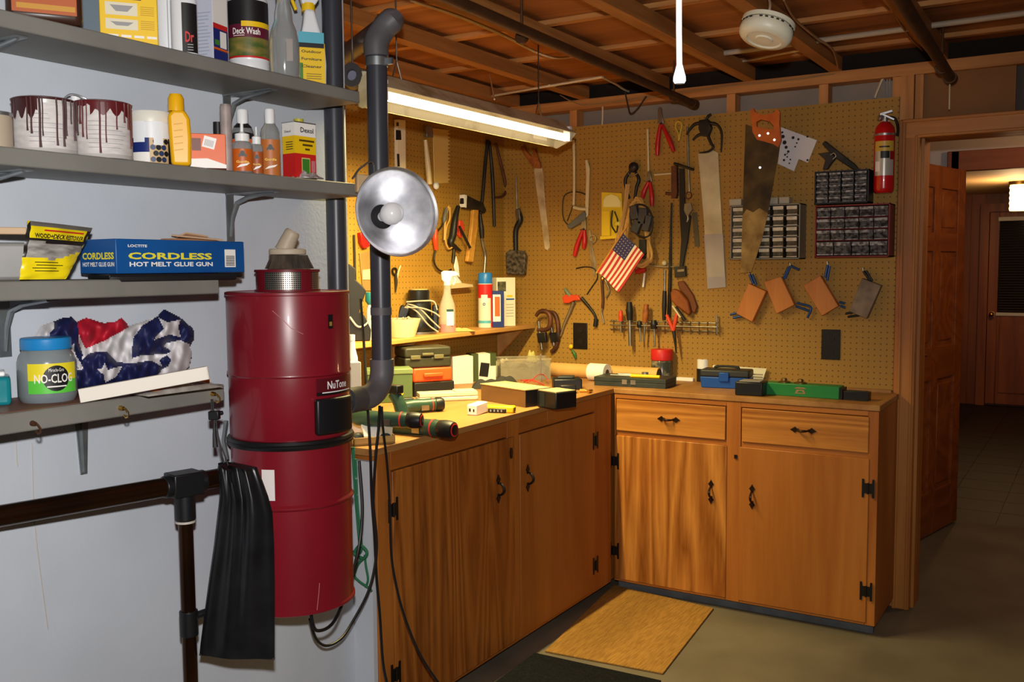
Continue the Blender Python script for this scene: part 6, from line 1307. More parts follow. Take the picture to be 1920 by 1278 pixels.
# trigger spray of red liquid
F, s, hh = spx(822, 854, 510, -2.64, ZS)
t = thing('spray_bottle', 'clear trigger spray bottle with red liquid and a white head on the bench shelf', 'bottle', FZ(F.translation, math.atan2(F[1][0], F[0][0]))); r = 15*s; h = hh-0.05
b = MB(PM('bottle_clear', (236, 232, 220), 0.1, alpha=0.28)); b.lathe([(0, 0.0), (r, 0.0), (r, h*0.48), (r*0.9, h*0.58), (r*0.48, h*0.78), (r*0.44, h), (0, h)], 28, sy=0.85); b.build('body', t)
b = MB(PM('red_liquid', (214, 46, 56), 0.2)); b.lathe([(0, 0.001), (r*0.985, 0.001), (r*0.985, h*0.16), (0, h*0.17)], 28, sy=0.84); b.build('liquid', t)
b = MB(PAPER); plate(b, -r*0.1, r*0.75, h*0.14, h*0.42, -r*0.86, PAPER); plate(b, -r*0.1, r*0.75, h*0.42, h*0.47, -r*0.86, col('print_bottle_green', (20, 60, 44))); b.build('label', t)
trigger(t, CAPW, CAPW, h+0.004, 1.15, 1)
for (p0, p1, y, lab_) in ((838, 888, 612, 'crumpled tan paper on the bench shelf before the red and blue spray can'),):
    
    F, s, hh = spx(p0, p1, 600, -2.62, ZS); w = 56*s
    b = MB(col('scrap_tan', (222, 190, 120), 0.7, c2=(200, 164, 96), sc=20), F); b.sheet(lambda u, v: ((u-0.5)*w, (v-0.5)*0.07, 0.001+0.018*abs(math.sin(PI*u)*math.sin(PI*v))*(0.7+0.3*math.sin(19*u+13*v))), 30, 12); tag(b.build('paper_scrap', sharp=80), lab_, 'paper')
F, s, hh = spx(893, 926, 511, -2.675, ZS)
t = thing('spray_can', 'red and white spray can with a blue cap on the bench shelf', 'can', FZ(F.translation, math.atan2(F[1][0], F[0][0]))); r = 13.5*s; h = hh
b = MB(PM('can_white', (226, 222, 206), 0.35)); b.lathe([(0, 0), (r, 0), (r, h*0.8), (r*0.9, h*0.81), (0, h*0.81)], 32); b.build('body', t)
b = MB(PRED); b.lathe([(r+0.0006, h*0.54), (r+0.0006, h*0.79)], 32); b.patch(r+0.0006, 0.002, h*0.54, -0.75, 0.2, 8); b.m(col('print_sky', (90, 176, 196))).lathe([(r+0.0006, h*0.08), (r+0.0006, h*0.13)], 32); b.m(PAPER).patch(r+0.001, h*0.46, h*0.60, -PI/2-0.6, -PI/2+0.3, 10); b.m(PNAVY).lathe([(0.004, 0), (0.007, 0)], 20, M=frame((-0.006, -r-0.0012, h*0.43), X, Z, -Y)); b.build('label', t)
b = MB(col('cap_blue', (40, 120, 200), 0.35)); b.lathe([(r*0.98, h*0.80), (r*1.0, h*0.82), (r*0.97, h*0.98), (r*0.85, h), (0, h)], 32); b.build('cap', t)
F, s, hh = spx(923, 945, 545, -2.615, ZS, 0.12)
t = thing('carton', 'narrow blue and orange box between the spray can and the white carton', 'box', F); w = 22*s; h = hh
b = MB(PNAVY); fb(b, F, w, h, 0.024); b.build('box_body', t, bev=0.001); b = MB(PORG); y = -0.0006
b.m(PAPER).quad((-w*0.46, y, h*0.16), (w*0.2, y, h*0.16), (w*0.2, y, h*0.9), (-w*0.46, y, h*0.9)); b.m(PORG).quad((-w*0.30, y-0.0003, h*0.3), (w*0.14, y-0.0003, h*0.3), (w*0.14, y-0.0003, h*0.84), (-w*0.30, y-0.0003, h*0.84)); b.build('front_print', t)
pc = at(966, 520, 0, -2.60); h_c = pc.z-ZS; pc.z = ZS
t = thing('carton', 'white carton with brown photos at the right end of the bench shelf', 'box', face(pc, 0.42)); h = h_c
wl = 0.105
b = MB(PM('carton_white', (236, 226, 200), 0.55)); b.bb((-wl, 0, 0), (0, 0.095, h)); b.build('box_body', t, bev=0.001)
b = MB(PBLUE); y = -0.0007
plate(b, -wl*0.95, -wl*0.5, h*0.72, h*0.92, y, col('photo_grey', (120, 112, 84), c2=(60, 60, 44), sc=40)); plate(b, -wl*0.5, -wl*0.06, h*0.54, h*0.57, y, PBLUE); plate(b, -wl*0.45, -wl*0.15, h*0.60, h*0.64, y, YEL)
for k in range(5): plate(b, -wl*0.5, -wl*0.1, h*0.2+k*h*0.06, h*0.212+k*h*0.06, y, GRYP)
b.build('front_print', t)
b = MB(PBLUE); PH = col('photo_brown', (120, 66, 34), c2=(70, 40, 20), sc=60)
for z0, z1 in ((0.10, 0.44), (0.55, 0.90)): b.m(PH).quad((0.0007, 0.02, h*z0), (0.0007, 0.08, h*z0), (0.0007, 0.08, h*z1), (0.0007, 0.02, h*z1))
b.build('photo', t)

# --- pale things behind the red canister at the left end of the counter
F, s, hh = spx(651, 670, 638, -2.22)
t = thing('bottle', 'tall white bottle half hidden behind the red canister on the counter', 'bottle', F); r = 9.5*s
b = MB(WHTP); b.lathe([(0, 0), (r, 0), (r, hh*0.8), (r*0.6, hh*0.9), (r*0.5, hh), (0, hh)], 24); b.build('body', t)
b = MB(CAPW); b.cyl((0, 0, hh), (0, 0, hh+0.02), r*0.55, n=18); b.build('cap', t)
F, s, hh = spx(655, 677, 679, -2.12, turn=0.2)
tag(MB(col('pale_grey_box', (188, 180, 174), 0.5), F).bb((-12*s, 0, 0), (11*s, 0.05, hh)).build('grey_carton', bev=0.002), 'pale grey upright box half hidden behind the red canister and the pipe elbow', 'box')
# ================================================================ tools hanging on the pegboards
def settle(t, gap=0.0006):
    """push a hung tool back until it touches the board"""
    lo = min(v.co.z for c in t.children for v in c.data.vertices)
    M = t.matrix_world @ Matrix.Translation((0, 0, -lo)); p = M.translation
    i = 1 if abs(t.matrix_world.col[2][1]) > 0.5 else 0
    if i == 1: p.y = YB-gap
    else: p.x = XL+gap
    M.translation = p; t.matrix_world = M
    for c in t.children:
        for v in c.data.vertices: v.co.z -= lo
    t.matrix_world = M
def wt(wall, name, label, cat, anchor, parts, group=None, off=0.004, hold=False):
    """one hanging tool: parts are (part name, material, kind, outline in the board's plane, ...)"""
    F = FB(*anchor, off) if wall == 'B' else FL(*anchor, off)
    s = mpp(F.translation); t = thing(name, label, cat, F, group)
    for p in parts:
        nm, mat, kind, P = p[:4]; a = p[4:]; b = MB(mat)
        if kind == 'P':
            w0, w1 = a[0], a[1]; b.prism(pp(F, P, w0), w0, w1); b.build(nm, t, bev=a[2] if len(a) > 2 else 0.0012)
        elif kind == 'T':
            w = a[1]; q = [pt(F, x, y, (w[i] if isinstance(w, (list, tuple)) else w)) for i, (x, y) in enumerate(P)]
            if len(q) > 2 and not (len(a) > 2 and a[2] == 'raw'): n0 = len(q); q = spline(q, 5); r = a[0]
            else: r = a[0]
            if isinstance(r, (list, tuple)):
                m = len(q); rr = []
                for i in range(m):
                    f_ = i/(m-1)*(len(r)-1); k = min(int(f_), len(r)-2); rr.append((r[k]+(r[k+1]-r[k])*(f_-k))*s)
                r = rr
            else: r = r*s
            b.tube(q, r, 10); b.build(nm, t)
        elif kind == 'O':
            c = pt(F, *P[0], a[1]); b.lathe([(a[0]*s*0.72, -0.004), (a[0]*s, -0.004), (a[0]*s, 0.004), (a[0]*s*0.72, 0.004), (a[0]*s*0.72, -0.004)], 28, Matrix.Translation(c)); b.build(nm, t)
        elif kind == 'D':
            c = pt(F, *P[0], a[1]); b.ball(c, a[0]*s, sc=a[2] if len(a) > 2 else (1, 1, 0.7)); b.build(nm, t)
        elif kind == 'H':
            vs, fs = outline([pp(F, l, a[0]) for l in P], a[0], a[1]); b.add(vs, fs); b.build(nm, t, bev=0.0015)
    if not hold: settle(t)
    return t
SAW = PM('old_blade', (218, 198, 160), 0.42, 0.15, c2=(176, 150, 110), sc=12, det=6); SAWD = PM('rusty_blade', (92, 72, 34), 0.5, 0.4, c2=(46, 34, 20), sc=9, det=6); STL = PM('tool_steel2', (176, 170, 156), 0.33, 0.85, c2=(140, 134, 120), sc=14); DST = PM('dark_steel', (66, 60, 54), 0.45, 0.6, c2=(44, 40, 36), sc=16)
HND = wood('tool_handle', (176, 104, 46), (132, 68, 26), 'Z', 8, 0.4, 6); HNO = PM('handle_orange', (206, 106, 36), 0.4, c2=(186, 88, 26), sc=20); HNY = wood('hickory', (216, 160, 70), (190, 130, 50), 'Z', 8, 0.45, 4); RGR = col('red_grip', (190, 30, 28), 0.35); BGR = col('black_grip', (28, 26, 26), 0.45); BRW = PM('brown_iron', (110, 66, 44), 0.5, 0.3, c2=(80, 46, 32), sc=14); CRM = col('cream_metal', (214, 196, 150), 0.4); GRG = col('grey_grip', (96, 96, 92), 0.5)
ORR = col('orange_red', (214, 70, 36), 0.4); YLP = col('yellow_card', (232, 196, 40), 0.4)
WORN = PM('worn_blade', (176, 146, 84), 0.45, 0.3, c2=(120, 90, 44), sc=14, det=6)
# ---- back pegboard, left to right
wt('B', 'pruning_saw', 'old narrow saw with a curved brown handle hanging under the right end of the light', 'saw', (1012, 320),
   [('blade', SAW, 'P', [(1001, 318), (1006, 312), (1016, 314), (1019, 330), (1019, 345), (1022, 380), (1026, 420), (1031, 463), (1026, 469), (1021, 466), (1015, 420), (1009, 380), (1004, 345)], 0.004, 0.006),
    ('handle', HND, 'P', [(978, 276), (984, 274), (990, 284), (999, 294), (1002, 286), (1000, 280), (1006, 280), (1011, 296), (1015, 308), (1016, 316), (1008, 316), (1000, 312), (992, 300), (984, 288)], 0.0, 0.02, 0.003)])
wt('B', 'hacksaw', 'hacksaw with a tall pale frame and grey grip', 'saw', (1088, 330),
   [('frame', CRM, 'T', [(1074, 262), (1075, 300), (1075, 350), (1074, 384)], 2.6, 0.016), ('frame', CRM, 'P', [(1097, 300), (1101, 300), (1105, 316), (1103, 380), (1102, 404), (1098, 408), (1097, 380), (1099, 330)], 0.010, 0.018),
    ('cross_bar', CRM, 'T', [(1074, 388), (1084, 391), (1098, 392)], 3.2, 0.016), ('grip', GRG, 'P', [(1064, 422), (1068, 420), (1086, 404), (1096, 396), (1100, 400), (1099, 412), (1088, 419), (1072, 429), (1067, 428)], 0.006, 0.028, 0.004),
    ('wire_loop', DST, 'T', [(1066, 424), (1056, 412), (1053, 392), (1056, 368), (1068, 360), (1084, 360), (1096, 364)], 1.1, 0.012), ('wire_loop', DST, 'T', [(1062, 414), (1068, 398), (1072, 386)], 1.0, 0.012)])
def pliers(label, P, grp=None, mat=RGR):
    (jx, jy), (px_, py_), (ax, ay), (bx, by) = P
    dx, dy = px_-jx, py_-jy; L = math.hypot(dx, dy); nx, ny = -dy/L*4, dx/L*4
    return wt('B', 'pliers', label, 'pliers', (px_, py_), [('jaw', STL, 'P', [(jx, jy), (jx+nx*0.7, jy+ny*0.7+2), (px_+nx*1.5, py_+ny*1.5), (px_-nx*1.5, py_-ny*1.5), (jx-nx*0.7, jy-ny*0.7+2)], 0.006, 0.016), ('pivot', DST, 'D', [(px_, py_)], 2.6, 0.017),
        ('handle', mat, 'T', [(px_-1, py_), ((px_*0.45+ax*0.55)-2, py_*0.45+ay*0.55), (ax, ay)], [3.0, 4.4, 5.0, 3.6], 0.012), ('handle', mat, 'T', [(px_+1, py_), ((px_*0.45+bx*0.55)+2, py_*0.45+by*0.55), (bx, by)], [3.0, 4.4, 5.0, 3.6], 0.012)], grp)
pliers('long red-handled pliers hanging below the hacksaw grip', [(1096, 408), (1094, 430), (1077, 480), (1094, 466)])
wt('B', 'tin_snips', 'thin steel snips hanging right of the long red-handled pliers', 'snips', (1106, 445), [('blade', STL, 'P', [(1102, 432), (1106, 430), (1110, 462), (1116, 492), (1114, 520), (1108, 500), (1102, 462)], 0.006, 0.010), ('ring', STL, 'O', [(1110, 448)], 8, 0.014)])
wt('B', 'circular_gauge', 'yellow plastic holder card with a round dial and pocket', 'holder', (1147, 404),
   [('card', YLP, 'P', [(1128, 360), (1166, 362), (1168, 446), (1128, 448)], 0.0, 0.004), ('dial', col('dial_white', (240, 228, 150), 0.4), 'P', [(1131, 376), (1135, 368), (1146, 364), (1158, 368), (1164, 378), (1164, 388), (1131, 388)], 0.004, 0.008), ('pocket', YLP, 'P', [(1131, 396), (1146, 396), (1146, 442), (1131, 442)], 0.004, 0.022), ('divider', DST, 'T', [(1148, 394), (1146, 420), (1154, 436)], 1.4, 0.02), ('divider', DST, 'T', [(1152, 396), (1158, 415), (1156, 436)], 1.4, 0.02), ('coin', col('gold_knob', (230, 206, 70), 0.35), 'D', [(1158, 419)], 7, 0.012), ('shelf_lip', YLP, 'P', [(1128, 443), (1168, 441), (1168, 446), (1128, 449)], 0.004, 0.024)])
wt('B', 'crimping_tool', 'dark crimping pliers with a round head above the cord bundle', 'pliers', (1186, 312),
   [('head', DST, 'D', [(1186, 313)], 10, 0.03, (1, 1, 0.8)), ('handle', BGR, 'T', [(1180, 320), (1171, 335), (1172, 352), (1178, 372)], [2.6, 3.4, 3.2, 2.4], 0.035), ('handle', BGR, 'T', [(1190, 322), (1196, 336), (1192, 350), (1188, 372)], [2.6, 3.6, 3.4, 2.4], 0.035), ('spring', STL, 'T', [(1176, 324), (1182, 330), (1194, 324)], 1.0, 0.045)])
pliers('short red pliers with bright jaws beside the tan dowel', [(1218, 320), (1217, 340), (1204, 372), (1222, 386)])
wt('B', 'wood_dowel', 'long thin tan dowel standing against the board above the cord bundle', 'dowel', (1215, 280), [('dowel', CRM, 'T', [(1213, 242), (1214, 285), (1215, 326)], 2.0, 0.01)])
# cord bundle
F = FB(1195, 430, 0.03); s = mpp(F.translation)
t = thing('extension_cord', 'coiled tan extension cord with black adapters hanging mid board', 'cord', F)
TAN = PM('cord_tan', (212, 162, 84), 0.5); b = MB(TAN)
rnd = random.Random(11)
for k in range(7):
    j = lambda a: rnd.uniform(-a, a)
    b.tube(spline([pt(F, x+j(4), y+j(5), 0.008+0.004*k) for x, y in ((1196, 372), (1184, 392), (1175, 430), (1178, 466), (1192, 494), (1212, 494), (1219, 478), (1214, 440), (1208, 396))], 5, True), 1.9*s, 6, closed=True)
for k in range(3): b.tube(spline([pt(F, x, y, 0.02+0.005*k) for x, y in ((1180-k*3, 345), (1175-k*2, 380), (1168-k*2, 420), (1160-k*3, 455), (1152+k*6, 478))], 5), 1.4*s, 6)
b.build('cord', t)
b = MB(BGR); ADP = col('adapter_grey', (62, 62, 64), 0.4)
for (x, y, w, h, r) in ((1190, 398, 15, 26, 0.2), (1206, 405, 17, 30, -0.1), (1194, 424, 16, 24, -0.4), (1214, 418, 14, 30, -0.25)):
    b.m(ADP).box(pt(F, x, y, 0.05), (w*s, h*s, 0.03), e=(0, 0, r))
b.build('adapter', t, bev=0.004)
b = MB(BGR)
for l in ([(1182, 396), (1192, 384), (1210, 386), (1222, 404), (1222, 432), (1212, 444), (1196, 440), (1184, 420)],): b.tube(spline([pt(F, x, y, 0.06) for x, y in l], 5, True), 1.8*s, 8, closed=True)
b.box(pt(F, 1206, 462, 0.04), (13*s, 26*s, 0.03)); b.box(pt(F, 1206, 478, 0.04), (9*s, 12*s, 0.02)); b.build('plug', t, bev=0.003)
# flag on its stick
F = FB(1165, 490, 0.125); s = mpp(F.translation)
t = thing('flag', 'small stars and stripes flag hanging askew on a stick', 'flag', F)
top, lft, rgt, bot = [pt(F, x, y, 0) for x, y in ((1168, 436), (1121, 508), (1212, 470), (1163, 548))]
O = pt(F, 1169, 438, 0); ex = (pt(F, 1121, 509, 0)-O); ey = (pt(F, 1210, 474, 0)-O)
ey = pt(F, 1204, 486, 0)-O; ey = pt(F, 1160, 548, 0)-pt(F, 1121, 509, 0)
def fl_(u, v): # u along the hoist edge (down-left), v across (to the right)
    p = O+ex*u+ey*v; return Vector((p.x, p.y, 0.006*math.sin(7*v+2*u)+0.005*math.sin(5*u+1)))
FR, FW, FN = col('flag_red', (186, 44, 48), 0.7), col('flag_white', (232, 216, 190), 0.7), col('flag_navy', (52, 50, 92), 0.7)
b = MB(FR)
for k in range(13): b.m(FR if k % 2 == 0 else FW).sheet(lambda u, v, k=k: fl_(u, (k+v)/13.0), 10, 1)
b.build('stripes', t, sharp=80)
b = MB(FN); b.sheet(lambda u, v: fl_(u*0.42-0.01, v*7/13.0)+Vector((0, 0, 0.001)), 8, 6); b.m(FW)
for i in range(6):
    for j in range(5):
        c = fl_(0.035+0.066*i, (0.06+0.10*j)+0.02); n = 5; b.add([(c.x+0.0028*(1 if q % 2 == 0 else 0.42)*math.cos(PI*q/n+0.3), c.y+0.0028*(1 if q % 2 == 0 else 0.42)*math.sin(PI*q/n+0.3), c.z+0.0025) for q in range(10)], [tuple(range(10))])
b.build('canton', t, sharp=80)
b = MB(HNY); b.tube([pt(F, 1178, 420, -0.012), pt(F, 1118, 512, -0.012)], 1.8*s, 8); b.tube([pt(F, 1172, 430, -0.012), pt(F, 1172, 430, -0.124)], 1.4*s, 8); b.build('stick', t)
pliers('heavy red-handled cutters at the top of the board', [(1238, 200), (1239, 232), (1232, 292), (1263, 284)])
wt('B', 'wire_loop', 'small yellow wire loop right of the red-handled cutters', 'loop', (1272, 232), [('loop', col('yellow_wire', (206, 176, 50), 0.4), 'T', [(1272, 264), (1271, 250), (1266, 238), (1268, 229), (1274, 228), (1278, 234), (1275, 248), (1273, 262)], 1.7, 0.006)])
wt('B', 'bar_clamp', 'long black bar clamp with a copper coloured jaw', 'clamp', (1275, 320),
   [('bar', BGR, 'P', [(1274, 316), (1283, 316), (1285, 395), (1296, 405), (1290, 450), (1284, 480), (1280, 505), (1274, 505), (1278, 450), (1275, 400)], 0.006, 0.020), ('jaw', BRW, 'P', [(1261, 312), (1271, 310), (1272, 360), (1270, 372), (1261, 372)], 0.004, 0.03), ('cross_head', DST, 'T', [(1263, 306), (1276, 310), (1300, 318)], 2.6, 0.02), ('screw', BRW, 'T', [(1247, 362), (1258, 363), (1270, 362)], 2.8, 0.02), ('end_clip', DST, 'P', [(1265, 500), (1286, 498), (1287, 518), (1266, 520)], 0.006, 0.022), ('end_plate', STL, 'P', [(1269, 505), (1282, 504), (1282, 509), (1269, 510)], 0.022, 0.025)])
wt('B', 'steel_rule', 'slim bright rod hanging behind the black bar clamp', 'rod', (1287, 280), [('rod', STL, 'T', [(1285, 236), (1287, 300), (1289, 360)], 1.9, 0.026)])
wt('B', 'swivel_hook', 'silver swivel hook with a coppery ring hanging on the bar clamp', 'hook', (1291, 370), [('ring', BRW, 'O', [(1291, 366)], 7, 0.034), ('hook', STL, 'P', [(1285, 382), (1297, 380), (1300, 392), (1294, 402), (1288, 404), (1284, 394)], 0.03, 0.042), ('link', STL, 'T', [(1289, 402), (1290, 410), (1288, 416)], 2.2, 0.036)], hold=True)
wt('B', 'gear_puller', 'dark claw-armed puller hanging above the wide steel blade', 'puller', (1322, 248),
   [('hub', DST, 'P', [(1313, 226), (1330, 224), (1336, 240), (1330, 256), (1318, 256), (1312, 242)], 0.006, 0.036, 0.003), ('arm', DST, 'T', [(1316, 230), (1302, 232), (1292, 242), (1286, 252)], [3.4, 3.0, 2.0], 0.026), ('arm', DST, 'T', [(1330, 230), (1344, 234), (1352, 250), (1351, 285)], [3.4, 2.6, 1.6], 0.026), ('arm', DST, 'T', [(1316, 250), (1306, 254), (1298, 262)], [3.2, 2.8, 2.0], 0.026), ('arm', DST, 'T', [(1326, 254), (1332, 268), (1336, 276), (1326, 284), (1310, 286)], [3.2, 2.4, 1.6], 0.026), ('arm', DST, 'T', [(1322, 228), (1326, 218), (1332, 214)], 2.6, 0.026)])
wt('B', 'saw_blade', 'wide straight steel blade sleeved at its lower end in clear plastic', 'blade', (1332, 400),
   [('blade', PM('blade_bright', (222, 212, 184), 0.34, 0.6, c2=(190, 178, 148), sc=7), 'P', [(1308, 288), (1334, 280), (1346, 286), (1352, 400), (1359, 520), (1326, 520), (1318, 400)], 0.006, 0.009), ('sleeve', PM('sleeve_film', (206, 202, 206), 0.12, alpha=0.4), 'P', [(1320, 440), (1356, 438), (1361, 538), (1327, 541)], 0.003, 0.013)])
wt('B', 'file', 'short olive file hanging left of the wide steel blade', 'file', (1304, 430), [('blade', col('olive_steel', (92, 84, 58), 0.5), 'P', [(1297, 398), (1306, 398), (1311, 462), (1302, 462)], 0.004, 0.008)])
# hand saw with the orange handle
F = FB(1430, 340, 0.118); q = lambda l: pp(F, l, 0.006)
t = thing('hand_saw', 'large hand saw with an orange wooden handle and a stained blade', 'saw', F)
b = MB(SAWD); b.prism(q([(1398, 233), (1460, 252), (1462, 276), (1452, 330), (1440, 400), (1428, 450), (1409, 510), (1389, 511), (1391, 440), (1394, 340)]), 0.004, 0.006); b.build('blade', t)
b = MB(WORN); b.prism(q([(1392, 404), (1400, 392), (1412, 398), (1424, 390), (1440, 400), (1428, 450), (1409, 510), (1389, 511), (1391, 440)]), 0.0036, 0.0064); b.build('worn_blade_end', t)
b = MB(HNO); vs, fs = outline([q([(1408, 206), (1413, 203), (1417, 211), (1430, 216), (1450, 213), (1457, 205), (1463, 210), (1462, 232), (1465, 262), (1460, 276), (1450, 270), (1436, 266), (1420, 262), (1412, 248)]), q([(1419, 229), (1428, 224), (1444, 228), (1452, 237), (1450, 243), (1434, 241), (1420, 238)])], -0.004, 0.014); b.add(vs, fs); b.build('handle', t, bev=0.002)
for x, y in ((1424, 254), (1440, 250), (1452, 262), (1425, 314)): b = MB(STEEL); b.cyl(pt(F, x, y, 0.006), pt(F, x, y, 0.0155), 0.005, n=12); b.build('saw_screw', t)
b = MB(STEEL); c_ = pt(F, 1436, 226, -0.117); b.cyl(c_, (c_.x, c_.y, 0.012), 0.004, n=10); b.build('peg_hook', t)
# white template sheet
F = FB(1494, 280, 0.006); q = lambda l, w=0: pp(F, l, w)
t = thing('drill_gauge', 'white perforated gauge plate with black holes behind the hand saw', 'gauge', F)
b = MB(PM('gauge_white', (222, 216, 216), 0.5)); b.prism(q([(1458, 236), (1532, 263), (1515, 305), (1498, 298), (1489, 321), (1459, 307), (1462, 280)]), 0, 0.003); b.build('plate', t)
b = MB(INK)
for k, (x, y, r) in enumerate([(1467, 248, 2), (1468, 256, 3.4), (1471, 267, 3.8), (1474, 276, 3), (1478, 284, 2.4), (1487, 258, 2.8), (1497, 261, 2.2), (1494, 268, 1.5), (1491, 275, 1.6), (1472, 290, 2), (1470, 300, 2.2), (1476, 294, 1.6), (1482, 299, 1.6), (1480, 306, 1.5), (1476, 288, 1.2), (1514, 256, 2), (1514, 300, 2)]):
    c = pt(F, x, y, 0.0032); b.cyl(c, c+Vector((0, 0, 0.0006)), r*mpp(F.translation), n=14)
b.build('hole', t)
wt('B', 'spring_clamp', 'dark spring clamp resting on top of the black small-parts cabinet', 'clamp', (1560, 292),
   [('jaw', DST, 'P', [(1542, 270), (1548, 264), (1604, 308), (1612, 318), (1600, 318), (1566, 296)], 0.01, 0.034, 0.003), ('jaw', DST, 'P', [(1535, 288), (1562, 284), (1572, 292), (1560, 306), (1552, 318), (1543, 318), (1548, 300)], 0.012, 0.034, 0.003), ('spring', STL, 'T', [(1556, 290), (1562, 286), (1566, 292), (1560, 298)], 1.6, 0.036)])
# small-parts cabinets
CLR = PM('drawer_clear', (92, 80, 62), 0.2, c2=(60, 50, 40), sc=40, det=3); LIPC = PM('drawer_lip', (226, 214, 190), 0.25, c2=(196, 184, 160), sc=30); CLB = PM('drawer_clear_dark', (96, 94, 94), 0.16, c2=(44, 40, 40), sc=60, det=3, lo=0.4, hi=0.6); LIPB = PM('drawer_lip_clear', (176, 174, 174), 0.15, c2=(90, 86, 86), sc=70, lo=0.4, hi=0.6); BXC = PM('box_clear', (176, 166, 146), 0.2)  # black and red cabinets: drawer highlights painted in as pale mottling on dark
def parts_cabinet(label, px0, px1, py0, py1, body, cols, rows, dm, depth=0.13, odd=None, gap=0.10, lipm=None, grp='small-parts cabinets'):
    F = FB((px0+px1)/2, (py0+py1)/2, 0.001); a = pt(F, px0, (py0+py1)/2, depth); c = pt(F, px1, (py0+py1)/2, depth); u = pt(F, (px0+px1)/2, py0, depth); l = pt(F, (px0+px1)/2, py1, depth)
    w, h = c.x-a.x, u.y-l.y; cx, cy = (a.x+c.x)/2, (u.y+l.y)/2
    F = F @ Matrix.Translation((cx, cy, 0)); t = thing('parts_cabinet', label, 'parts cabinet', F, grp)
    b = MB(body); e = 0.006; b.bb((-w/2, -h/2, 0), (w/2, h/2, 0.004)); b.bb((-w/2, -h/2, 0), (-w/2+e, h/2, depth)); b.bb((w/2-e, -h/2, 0), (w/2, h/2, depth)); b.bb((-w/2, -h/2, 0), (w/2, -h/2+e, depth)); b.bb((-w/2, h/2-e, 0), (w/2, h/2, depth))
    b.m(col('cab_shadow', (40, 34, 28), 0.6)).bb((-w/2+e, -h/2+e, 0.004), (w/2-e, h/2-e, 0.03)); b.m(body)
    for r in range(1, len(rows)): z = h/2-e-(h-2*e)*sum(rows[:r])/sum(rows); b.bb((-w/2+e, z-0.0015, 0), (w/2-e, z+0.0015, depth-0.004))
    b.build('cabinet_body', t, bev=0.001)
    z = h/2-e
    for r, rh in enumerate(rows):
        H = (h-2*e)*rh/sum(rows); n = cols if not (odd and r == len(rows)-1) else odd; W = (w-2*e)/n
        for k in range(n):
            x = -w/2+e+k*W; g = W*gap; b = MB(dm); b.bb((x+g, z-H*0.92, 0.02), (x+W-g, z-H*0.14, depth-0.006))
            b.m(lipm).bb((x+g, z-H*0.42 if odd is None else z-H*0.34, depth-0.006), (x+W-g, z-H*0.10, depth+0.004)); b.bb((x+g, z-H*0.94, depth-0.006), (x+W-g, z-H*0.86, depth-0.001)); b.build('drawer', t)
        z -= H
    return t
parts_cabinet('grey small-parts cabinet with clear drawers behind the hand saw tip', 1369, 1500, 383, 486, col('cab_grey', (132, 126, 112), 0.5), 5, [1]*5, CLR, 0.10, gap=0.13, lipm=LIPC)
parts_cabinet('black small-parts cabinet with clear drawers on top of the red one', 1527, 1629, 319, 381, col('cab_black', (34, 36, 42), 0.45), 4, [1]*5, CLB, 0.10, gap=0.07, lipm=LIPB)
parts_cabinet('red small-parts cabinet with clear drawers under the black one', 1528, 1668, 383, 482, col('cab_red', (122, 20, 26), 0.4), 5, [1, 1, 1, 1.35], CLB, 0.12, odd=4, gap=0.04, lipm=LIPB)
for k, (x0, x1, y0) in enumerate(((1371, 1394, 372), (1441, 1462, 369), (1464, 1483, 368))):
    F = FB((x0+x1)/2, 380, 0.06); s = mpp(F.translation); zt_ = at(1434, 383, 1, YB-0.101).z
    F.translation.z = zt_+0.001
    b = MB(BXC, F); w = (x1-x0)*s; b.bb((-w/2, 0, -0.03), (w/2, 12*s, 0.03)); tag(b.build('plastic_box', bev=0.002), ('leftmost clear little box on top of the grey small-parts cabinet', 'middle clear little box on top of the grey small-parts cabinet', 'rightmost clear little box on top of the grey small-parts cabinet')[k], 'box', 'clear boxes on the grey cabinet')
# extinguisher
p = at(1656, 362, 1, YB-0.06); p.z -= 0.0; F = FZ((p.x, YB-0.052, p.z)); s = mpp(p); F = face((p.x, YB-0.055, p.z)); h = 132*s; r = 18.5*s
t = thing('fire_extinguisher', 'red fire extinguisher hanging at the right end of the pegboard', 'fire extinguisher', F)
EXR = PM('extinguisher_red', (196, 18, 24), 0.25, coat=0.3)
b = MB(EXR); b.lathe([(0, 0), (r*0.75, 0), (r*0.95, 0.008), (r, 0.02), (r, h*0.84), (r*0.9, h*0.92), (r*0.55, h*0.985), (r*0.4, h), (0, h)], 36); b.build('cylinder', t)
b = MB(PM('label_silver', (206, 200, 190), 0.25, 0.4)); A = -PI/2; q = r+0.0008
b.patch(q, h*0.24, h*0.72, A-1.0, A+1.0, 20); b.m(col('label_gold2', (206, 170, 70), 0.35)).patch(q+0.0003, h*0.58, h*0.72, A-1.0, A+1.0, 20); b.m(INK).patch(q+0.0006, h*0.48, h*0.58, A-0.35, A+0.5, 10); b.m(col('label_redband', (150, 20, 24), 0.4)).patch(q+0.0004, h*0.46, h*0.58, A+0.55, A+1.0, 8); b.m(PAPER).patch(q+0.0006, h*0.30, h*0.44, A-0.9, A-0.4, 8); b.m(INK).patch(q+0.0008, h*0.63, h*0.65, A-0.5, A+0.5, 10); b.build('label', t)
b = MB(STEEL); b.cyl((0, 0, h), (0, 0, h+0.028), 0.013, n=18); b.box((0.004, -0.012, h+0.036), (0.05, 0.014, 0.010), e=(0, -0.25, 0)); b.box((0.012, -0.014, h+0.018), (0.055, 0.012, 0.008), e=(0, 0.5, 0)); b.cyl((-0.012, -0.004, h+0.016), (-0.026, -0.014, h+0.016), 0.012, n=16); b.build('valve', t, bev=0.001)
